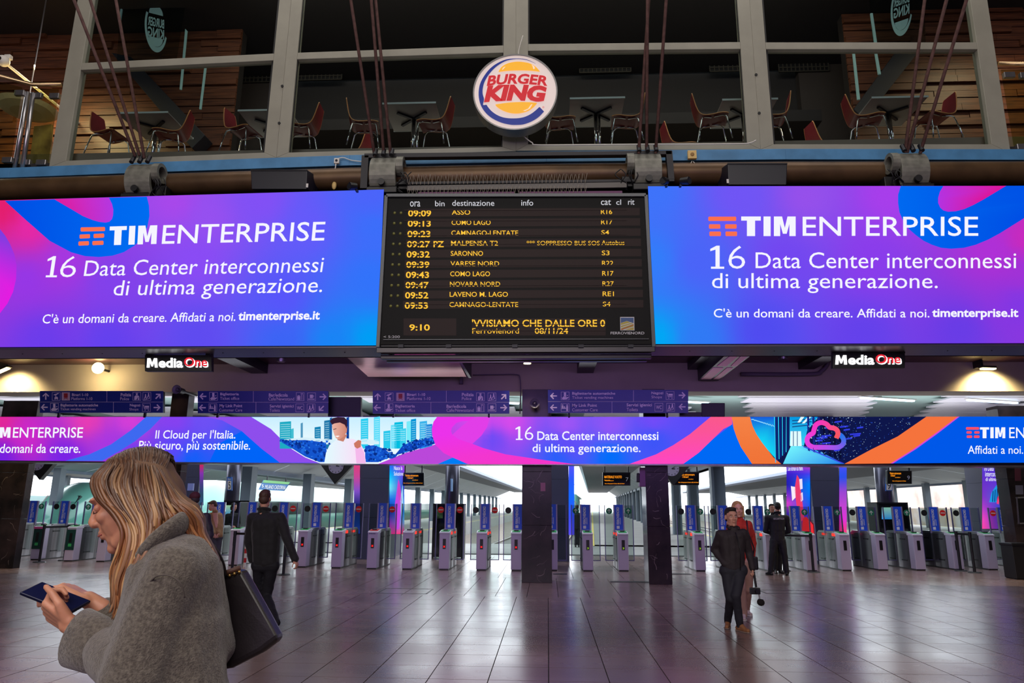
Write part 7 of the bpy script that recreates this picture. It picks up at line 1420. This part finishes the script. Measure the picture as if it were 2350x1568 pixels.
# guard seen from behind and the person he talks to
M_NV = mat('navy_uniform', (14, 15, 26), 0.7, var=0.08, vscale=9)
tg, Qg, qg = human('person in a navy guard uniform with lettered back and a beanie', 19.25, dict(head=(1784, 1165), neck=(1784, 1178), shL=(1761, 1189), shR=(1805, 1189), elL=(1757, 1219, 0.06), wrL=(1774, 1226, 0.26), elR=(1810, 1219, 0.06), wrR=(1793, 1226, 0.26), hip=(1785, 1243), knL=(1771, 1280), anL=(1768, 1308), knR=(1801, 1280), anR=(1805, 1308), toeL=(-0.4, 1, 0), toeR=(0.4, 1, 0)), 1.0,
    dict(face=(0.0, 1, 0.0), top=M_NV, legs=M_NV, shoes=M_BLACK, hairm=M_BLACK, hair='beanie', hs=0.98, bulk=1.12, collar=True, legw=1.18))
text('SECURITALIA', (1775, 1189, 1800, 1193), YP(19.07), mat('back_print', (190, 190, 205), 0.6), tg, 0.02, bold=0.01)
human('person in dark clothes mostly hidden by the guard, facing the viewer', 19.8, dict(head=(1771, 1167), neck=(1774, 1180), shL=(1762, 1190), shR=(1792, 1190), elL=(1762, 1216), wrL=(1772, 1230, -0.1), elR=(1794, 1216), wrR=(1786, 1230, -0.1), hip=(1784, 1240), knL=(1780, 1275), anL=(1780, 1305), knR=(1790, 1275), anR=(1790, 1305), toeL=(-0.2, -1, 0), toeR=(0.2, -1, 0)), 0.97,
    dict(face=(0.1, -1, 0), top=mat('black_coat', (24, 24, 28), 0.8), legs=M_TRB, shoes=M_DKS, hairm=M_HD, hs=0.95))
# waiting people left of the black jacketed man
human('person with dark red cap and black coat partly hidden by blonde hair', 12.6, dict(head=(446, 1148), neck=(450, 1174), shL=(425, 1190), shR=(474, 1188), elL=(418, 1232), wrL=(430, 1268, -0.1), elR=(482, 1228), wrR=(470, 1262, -0.15), hip=(452, 1280), knL=(446, 1335), anL=(444, 1385), knR=(462, 1335), anR=(464, 1388), toeL=(-1, -0.2, 0), toeR=(-1, 0.1, 0)), 0.98,
    dict(face=(-0.7, 0.7, -0.1), top=mat('black_puffer', (28, 26, 34), 0.6), legs=M_TRB, shoes=M_DKS, hair='cap', hairm=mat('dark_red_cap', (74, 26, 34), 0.8), bulk=1.15, hs=1.05))
human('person in a tan jacket looking down, standing left of the lit booth', 18.3, dict(head=(489, 1161), neck=(494, 1174), shL=(484, 1184), shR=(504, 1184, 0.2), elL=(484, 1208, -0.1), wrL=(490, 1224, -0.2), elR=(507, 1208, 0.2), wrR=(500, 1224, -0.05), hip=(495, 1234), knL=(492, 1272), anL=(492, 1305), knR=(499, 1272), anR=(499, 1305), toeL=(-1, -0.3, 0), toeR=(-1, 0, 0)), 0.98,
    dict(face=(-0.85, -0.3, -0.45), up=(-0.3, 0, 1), top=mat('tan_jacket', (150, 112, 70), 0.8, var=0.12, vscale=9), legs=mat('grey_jeans', (60, 58, 66), 0.8), shoes=M_DKS, hairm=M_HB, bulk=1.15))
human('person with black hair in a black coat standing in front of the lit booth screen', 22.6, dict(head=(537, 1164), neck=(534, 1175), shL=(522, 1185), shR=(545, 1184), elL=(520, 1204), wrL=(532, 1208, -0.15), elR=(548, 1203), wrR=(546, 1210, -0.15), hip=(533, 1225), knL=(528, 1255), anL=(528, 1285), knR=(539, 1255), anR=(539, 1285), toeL=(0.4, -1, 0), toeR=(0.4, -1, 0)), 0.95,
    dict(face=(0.8, -0.35, -0.25), top=mat('black_coat', (24, 24, 28), 0.8), legs=M_TRB, shoes=M_DKS, hairm=M_HD, hair='bob', bulk=1.25, hs=1.0))
human('dark silhouetted person walking on the platform right of the central pillar', 31, dict(head=(1324, 1166), neck=(1324, 1175), shL=(1318, 1181), shR=(1331, 1181), elL=(1316, 1198), wrL=(1317, 1212), elR=(1333, 1198), wrR=(1332, 1212), hip=(1324.5, 1212), knL=(1322, 1232), anL=(1321, 1250), knR=(1327, 1232), anR=(1328, 1250), toeL=(0, 1, 0), toeR=(0, 1, 0)), 1.0,
    dict(face=(0, 1, 0), top=mat('black_coat', (24, 24, 28), 0.8), legs=M_TRB, shoes=M_DKS, hairm=M_HD))
# ================================================================ woman in the foreground
YW = 1.9
w = lambda px, py, dy=0.0: P(px, py, YW + dy)
tw = thing('person', 'person with long wavy blonde hair in a grey wool coat looking down at a phone', 'person', (w(390, 1450).x, YW, 0))
fw = Vector((-0.92, -0.10, -0.39)); Rw = frame3(fw, (-0.39, 0, 0.92)); hc = w(308, 1150); hs = 1.0
mb = MB(); head_masses(mb, hc, Rw, hs)
mb.cap(hc + Rw @ Vector((0, -0.03, -0.05)), w(400, 1250), 0.055, 0.062)
shN, shF = w(392, 1322, -0.15), w(398, 1300, 0.15); elN, elF = w(318, 1545, -0.19), w(330, 1500, 0.14); wrN, wrF = w(170, 1440, -0.05), w(214, 1384, 0.07)
mb.cap(shN, shF, 0.06); mb.cap(w(400, 1290), w(395, 1640), 0.10, 0.12); mb.cap(shN, elN, 0.036, 0.03); mb.cap(elN, w(190, 1462, -0.07), 0.03, 0.026); mb.cap(w(190, 1462, -0.07), wrN, 0.026, 0.024); mb.cap(shF, elF, 0.036, 0.03); mb.cap(elF, wrF, 0.03, 0.023)
hip = Vector((w(395, 1640).x, YW, 0.98))
for k in (-1, 1): kn = Vector((hip.x - 0.05 * k, YW + 0.09 * k, 0.5)); an = Vector((hip.x - 0.16 * k + 0.02, YW + 0.09 * k, 0.09)); mb.cap(hip + Vector((0, 0.09 * k, 0)), kn, 0.08, 0.052); mb.cap(kn, an, 0.052, 0.036)
hand_masses(mb, wrN, (-0.86, 0.05, 0.42), (0.2, 0.72, 0.66), -1, 0, 1.0, 0.35, curls=(72, 74, 76, 78))
hand_masses(mb, wrF, (-0.86, -0.12, 0.46), (-0.45, -0.15, -0.88), 1, 0, 0.98, 1.1, curls=(46, 66, 70, 72))
bw = grow(mb, 0.0042, 'body', M_SKW, tw, 3); face_parts(bw, hc, Rw, hs, (140, 96, 70), True)
# nails
# coat
M_COAT = mat('grey_wool_coat', (118, 110, 98), 0.95, col2=(84, 76, 68), vscale=130, bump=0.5, bscale=260, sheen=0.4)
mb = MB()
mb.cap(w(392, 1326, -0.125), w(402, 1306, 0.125), 0.076); mb.cap(w(418, 1278, -0.03), w(418, 1278, 0.03), 0.066)
for dy in (-0.085, 0.085): mb.cap(w(392, 1330, dy), w(388, 1470, dy), 0.118, 0.135); mb.cap(w(388, 1470, dy), w(380, 1640, dy), 0.135, 0.155); mb.cap(w(380, 1640, dy), Vector((w(380, 1640).x, YW + dy, 0.72)), 0.155, 0.175)
mb.cap(w(440, 1330, 0), w(455, 1480, 0), 0.085, 0.09)
mb.cap(shN, elN, 0.078, 0.082); mb.cap(elN, w(252, 1492, -0.085), 0.080, 0.066); mb.cap(shF, elF, 0.078, 0.075); mb.cap(elF, w(245, 1412, 0.09), 0.07, 0.05)
coat = grow(mb, 0.009, 'coat', M_COAT, tw, 5, 0.026, 6)
# wide open cuff of the near sleeve
a = w(258, 1494, -0.085); b = w(180, 1464, -0.062); d = (b - a).normalized(); u = d.cross(Vector((0, 1, 0))).normalized(); v = d.cross(u).normalized(); cm = MB(); n = 28
rings = [(0.0, 0.058), (0.05, 0.066), (0.112, 0.070), (0.115, 0.065), (0.06, 0.058), (0.02, 0.03)]
for L, r_ in rings:
    for k in range(n): t_ = 2 * math.pi * k / n; cm.v.append(a + d * L + u * r_ * math.cos(t_) * 1.02 + v * r_ * math.sin(t_) * 0.72)
for j in range(len(rings) - 1):
    for k in range(n): k2 = (k + 1) % n; cm.f.append((j*n + k, j*n + k2, (j+1)*n + k2, (j+1)*n + k))
cm.obj('cuff', M_COAT, tw, smooth=True)
# folded collar
cm = MB(); pts = spline([tuple(w(330, 1290, -0.125)), tuple(w(350, 1258, -0.14)), tuple(w(380, 1228, -0.138)), tuple(w(410, 1206, -0.11)), tuple(w(430, 1202, -0.05)), tuple(w(434, 1204, 0.0)), tuple(w(418, 1200, 0.06)), tuple(w(380, 1222, 0.09)), tuple(w(335, 1255, 0.07))], 5)
cm.tube(pts, [0.014] + [0.034] * (len(pts) - 2) + [0.014], 10, 0.55); c_ = grow(cm, 0.006, 'collar', M_COAT, tw, 3, 0.006, 20)
# sleeve seam and pocket fold
MB().tube([w(x, y, d_) for x, y, d_ in spline([(345, 1335, -0.225), (362, 1322, -0.236), (390, 1322, -0.240), (415, 1340, -0.236), (424, 1372, -0.222)], 5)], 0.002, 6).obj('seam', mat('coat_seam', (92, 84, 78), 0.95), tw, smooth=True)
# trousers and boots below the frame
mb = MB()
for k in (-1, 1): kn = Vector((hip.x - 0.05 * k, YW + 0.09 * k, 0.5)); an = Vector((hip.x - 0.16 * k + 0.02, YW + 0.09 * k, 0.09)); mb.cap(hip + Vector((0, 0.09 * k, 0)), kn, 0.095, 0.066); mb.cap(kn, an, 0.066, 0.05)
grow(mb, 0.014, 'trousers', M_TRB, tw, 2)
for k in (-1, 1):
    an = Vector((hip.x - 0.16 * k + 0.02, YW + 0.09 * k, 0.09)); mb = MB(); mb.cap(an - Vector((-0.03, 0, 0.045)), an + Vector((-0.16, 0, -0.055)), 0.042, 0.032); mb.cap(an + Vector((0, 0, 0.06)), an - Vector((0, 0, 0.04)), 0.05, 0.044); grow(mb, 0.009, 'shoe', M_BLACK, tw, 2)
# hair: inner mass and many wavy locks
def hairmat():
    m_ = mat('blonde_brown_hair', (170, 120, 78), 0.38, spec=0.6); nt = m_.node_tree; a = nt.nodes.new('ShaderNodeAttribute'); a.attribute_name = 'Col'; nt.links.new(a.outputs['Color'], nt.nodes['Principled BSDF'].inputs['Base Color']); return m_
M_LOCK = hairmat()
qh = lambda x, y, z: hc + Rw @ Vector((x, y, z))
mb = MB(); mb.ell(qh(0, -0.022, 0.042), (0.079, 0.099, 0.085), Rw); mb.ell(qh(0, -0.07, -0.01), (0.078, 0.06, 0.08), Rw)
G = [[(262, 1056, 0.0), (252, 1062, -.04), (214, 1098, -.062), (226, 1140, -.086), (262, 1176, -.098), (286, 1216, -.105), (278, 1262, -.11), (262, 1312, -.10), (262, 1372, -.09), (250, 1404, -.08)],
     [(272, 1052, 0.0), (262, 1062, -.055), (236, 1100, -.085), (252, 1146, -.10), (286, 1186, -.11), (304, 1230, -.12), (296, 1285, -.125), (276, 1340, -.12), (270, 1395, -.11), (262, 1425, -.10)],
     [(284, 1048, 0.0), (280, 1066, -.065), (262, 1108, -.098), (278, 1152, -.112), (308, 1196, -.12), (322, 1240, -.13), (314, 1290, -.14), (298, 1340, -.14), (288, 1390, -.13), (282, 1418, -.12)],
     [(300, 1044, 0.0), (302, 1068, -.075), (296, 1112, -.108), (310, 1156, -.12), (330, 1200, -.13), (336, 1240, -.14), (326, 1280, -.15), (312, 1316, -.155), (300, 1350, -.15), (296, 1372, -.14)],
     [(322, 1043, 0.0), (326, 1070, -.075), (332, 1112, -.108), (342, 1152, -.12), (350, 1184, -.125), (346, 1208, -.13), (336, 1236, -.14), (324, 1264, -.145), (314, 1292, -.14), (308, 1312, -.14)],
     [(344, 1048, 0.0), (350, 1074, -.07), (364, 1112, -.10), (372, 1150, -.11), (380, 1172, -.11), (388, 1186, -.11), (394, 1196, -.10), (398, 1204, -.095), (401, 1210, -.09), (404, 1216, -.085)],
     [(360, 1056, 0.0), (366, 1080, -.06), (386, 1118, -.085), (404, 1150, -.09), (432, 1172, -.085), (450, 1196, -.07), (458, 1226, -.06), (474, 1256, -.05), (490, 1284, -.04), (498, 1306, -.03)],
     [(370, 1063, 0.0), (374, 1084, -.04), (396, 1120, -.06), (420, 1146, -.06), (450, 1166, -.05), (462, 1192, -.03), (464, 1224, -.02), (480, 1256, -.01), (496, 1290, 0), (503, 1322, 0)]]
rh = random.Random(21)
def gp(t, mirror=False):
    i = min(int(t), len(G) - 2); f = t - i
    return [tuple(a[k] * (1 - f) + b[k] * f if k < 2 else (-1 if mirror else 1) * (a[k] * (1 - f) + b[k] * f) for k in range(3)) for a, b in zip(G[i], G[i + 1])]
for t_ in (0.4, 1.2, 2.0, 2.8, 3.6, 4.4, 5.3, 6.2, 6.8):
    g_ = [w(x, y, d_ * 0.86) for x, y, d_ in gp(t_)]
    for k in range(1, len(g_) - 2): mb.cap(g_[k], g_[k + 1], 0.016, 0.015, 8)
inner_h = grow(mb, 0.007, 'hair', mat('hair_inner_brown', (112, 80, 56), 0.6), tw, 2)
lk = MB(); lk.c = []
def lock(pts, r, cols, n=6):
    b0 = len(lk.v); m_ = len(pts); rr = [r * (0.35 + 0.65 * math.sin(math.pi * min(1, 0.12 + 0.9 * (1 - k / (m_ - 1)) ** 0.7))) * (1.0 if k < m_ * 0.8 else (1 - (k - m_ * 0.8) / (m_ * 0.21))) for k in range(m_)]
    lk.tube(pts, [max(0.0006, x) for x in rr], n, 0.55)
    for k in range(m_): c = ramp(cols, k / (m_ - 1)); lk.c += [lin(c)] * n
for k in range(760):
    far = k % 4 == 0; t_ = rh.uniform(0, 6.999); g_ = gp(t_, far); ph = rh.uniform(0, 6.28); am = rh.uniform(1.5, 6.5); fr = rh.uniform(0.7, 1.3); dep = rh.uniform(-0.012, 0.008)
    rj = rh.random(); L = rh.uniform(0.72, 1.05); jx, jy = rh.gauss(0, 4), rh.gauss(0, 2); s0 = rh.uniform(-9, 9)
    sp_ = spline(g_, 4); m_ = int(len(sp_) * min(1, L)); pts = []
    for i, (x, y, d_) in enumerate(sp_[:m_]):
        f = i / (len(sp_) - 1); wv = am * f * math.sin(ph + f * 9 * fr); pv = w(x + wv + s0 * max(0, 1 - f * 5) + jx * min(1, f * 3), y + jy + wv * 0.2, d_ * (1.0) + dep * min(1, f * 4) * (-1 if far else 1) + 0.004 * math.sin(ph * 2 + f * 11)); lv = Rw.transposed() @ (pv - hc) - Vector((0, -0.022, 0.042)); e_ = math.sqrt((lv.x / 0.083) ** 2 + (lv.y / 0.103) ** 2 + (lv.z / 0.089) ** 2); lim = 1.0 + 0.08 * rj
        if e_ < lim and f < 0.75: pv = hc + Rw @ (Vector((0, -0.022, 0.042)) + lv * (lim / max(e_, 0.05)))
        pts.append(pv)
    base = rh.choice([((88, 58, 40), (150, 98, 58), (196, 132, 80)), ((80, 54, 40), (132, 84, 50), (176, 112, 66)), ((100, 72, 54), (190, 146, 98), (226, 178, 124)), ((66, 44, 34), (104, 66, 42), (150, 92, 56)), ((92, 70, 58), (140, 104, 78), (186, 138, 100))])
    lock(pts, rh.uniform(0.0028, 0.0062), base)
o = lk.obj('hair_locks', M_LOCK, tw, smooth=True, fix=False)
# phone
p0, p1 = w(70, 1350, -0.005), w(188, 1396, -0.005); d = (p1 - p0).normalized(); L = 0.15; yv = Vector((0.05, 0.96, 0.28)).normalized(); yv = (yv - d * yv.dot(d)).normalized(); nv = d.cross(yv).normalized(); nv = nv if nv.z > 0 else -nv
Mx = Matrix((d, yv, nv)).transposed(); c = p0 + d * L / 2
t = thing('smartphone', 'dark blue smartphone held in the hands of the long haired woman', 'phone', c)
MB().box(c, (L, 0.072, 0.009), M=Mx).obj('phone_body', mat('phone_navy', (22, 26, 58), 0.3, 0.3), t, bevel=0.003, seg=3); MB().box(c + nv * 0.0048, (L - 0.008, 0.066, 0.0006), M=Mx).obj('screen', mat('phone_screen', (16, 22, 66), 0.08), t)
# handbag and strap
t = thing('handbag', 'black leather tote bag with studs hanging behind the long haired woman', 'bag', w(560, 1420, 0.1))
q = [w(492, 1326, 0.06), w(550, 1306, 0.06), w(576, 1352, 0.05), w(608, 1410, 0.04), w(640, 1470, 0.03), w(600, 1500, 0.03), w(530, 1536, 0.03), w(470, 1545, 0.05)]
M_LEA = mat('black_leather', (30, 24, 26), 0.38, var=0.12, vscale=30, bump=0.04, bscale=200)
mb = MB(); mb.prism(q, (0.0, 0.05, 0.0)); mb.obj('bag_body', M_LEA, t, bevel=0.014, seg=3)
MB().tube([w(492, 1324, 0.056), w(551, 1304, 0.056)], 0.007, 8).obj('rim', mat('leather_edge', (90, 56, 40), 0.5), t, smooth=True)
for x, y in ((527, 1321), (538, 1317), (549, 1313)): MB().ell(w(x, y, 0.054), 0.0045).obj('stud', mat('gold_stud', (210, 170, 100), 0.25, 0.9), t, smooth=True)
st_ = MB(); st_.tube([w(x, y, d_) for x, y, d_ in spline([(515, 1322, 0.05), (508, 1290, 0.03), (488, 1255, 0.02), (455, 1225, 0.03), (430, 1215, 0.08)], 5)], 0.008, 8, 0.5).obj('strap', M_LEA, t, smooth=True)
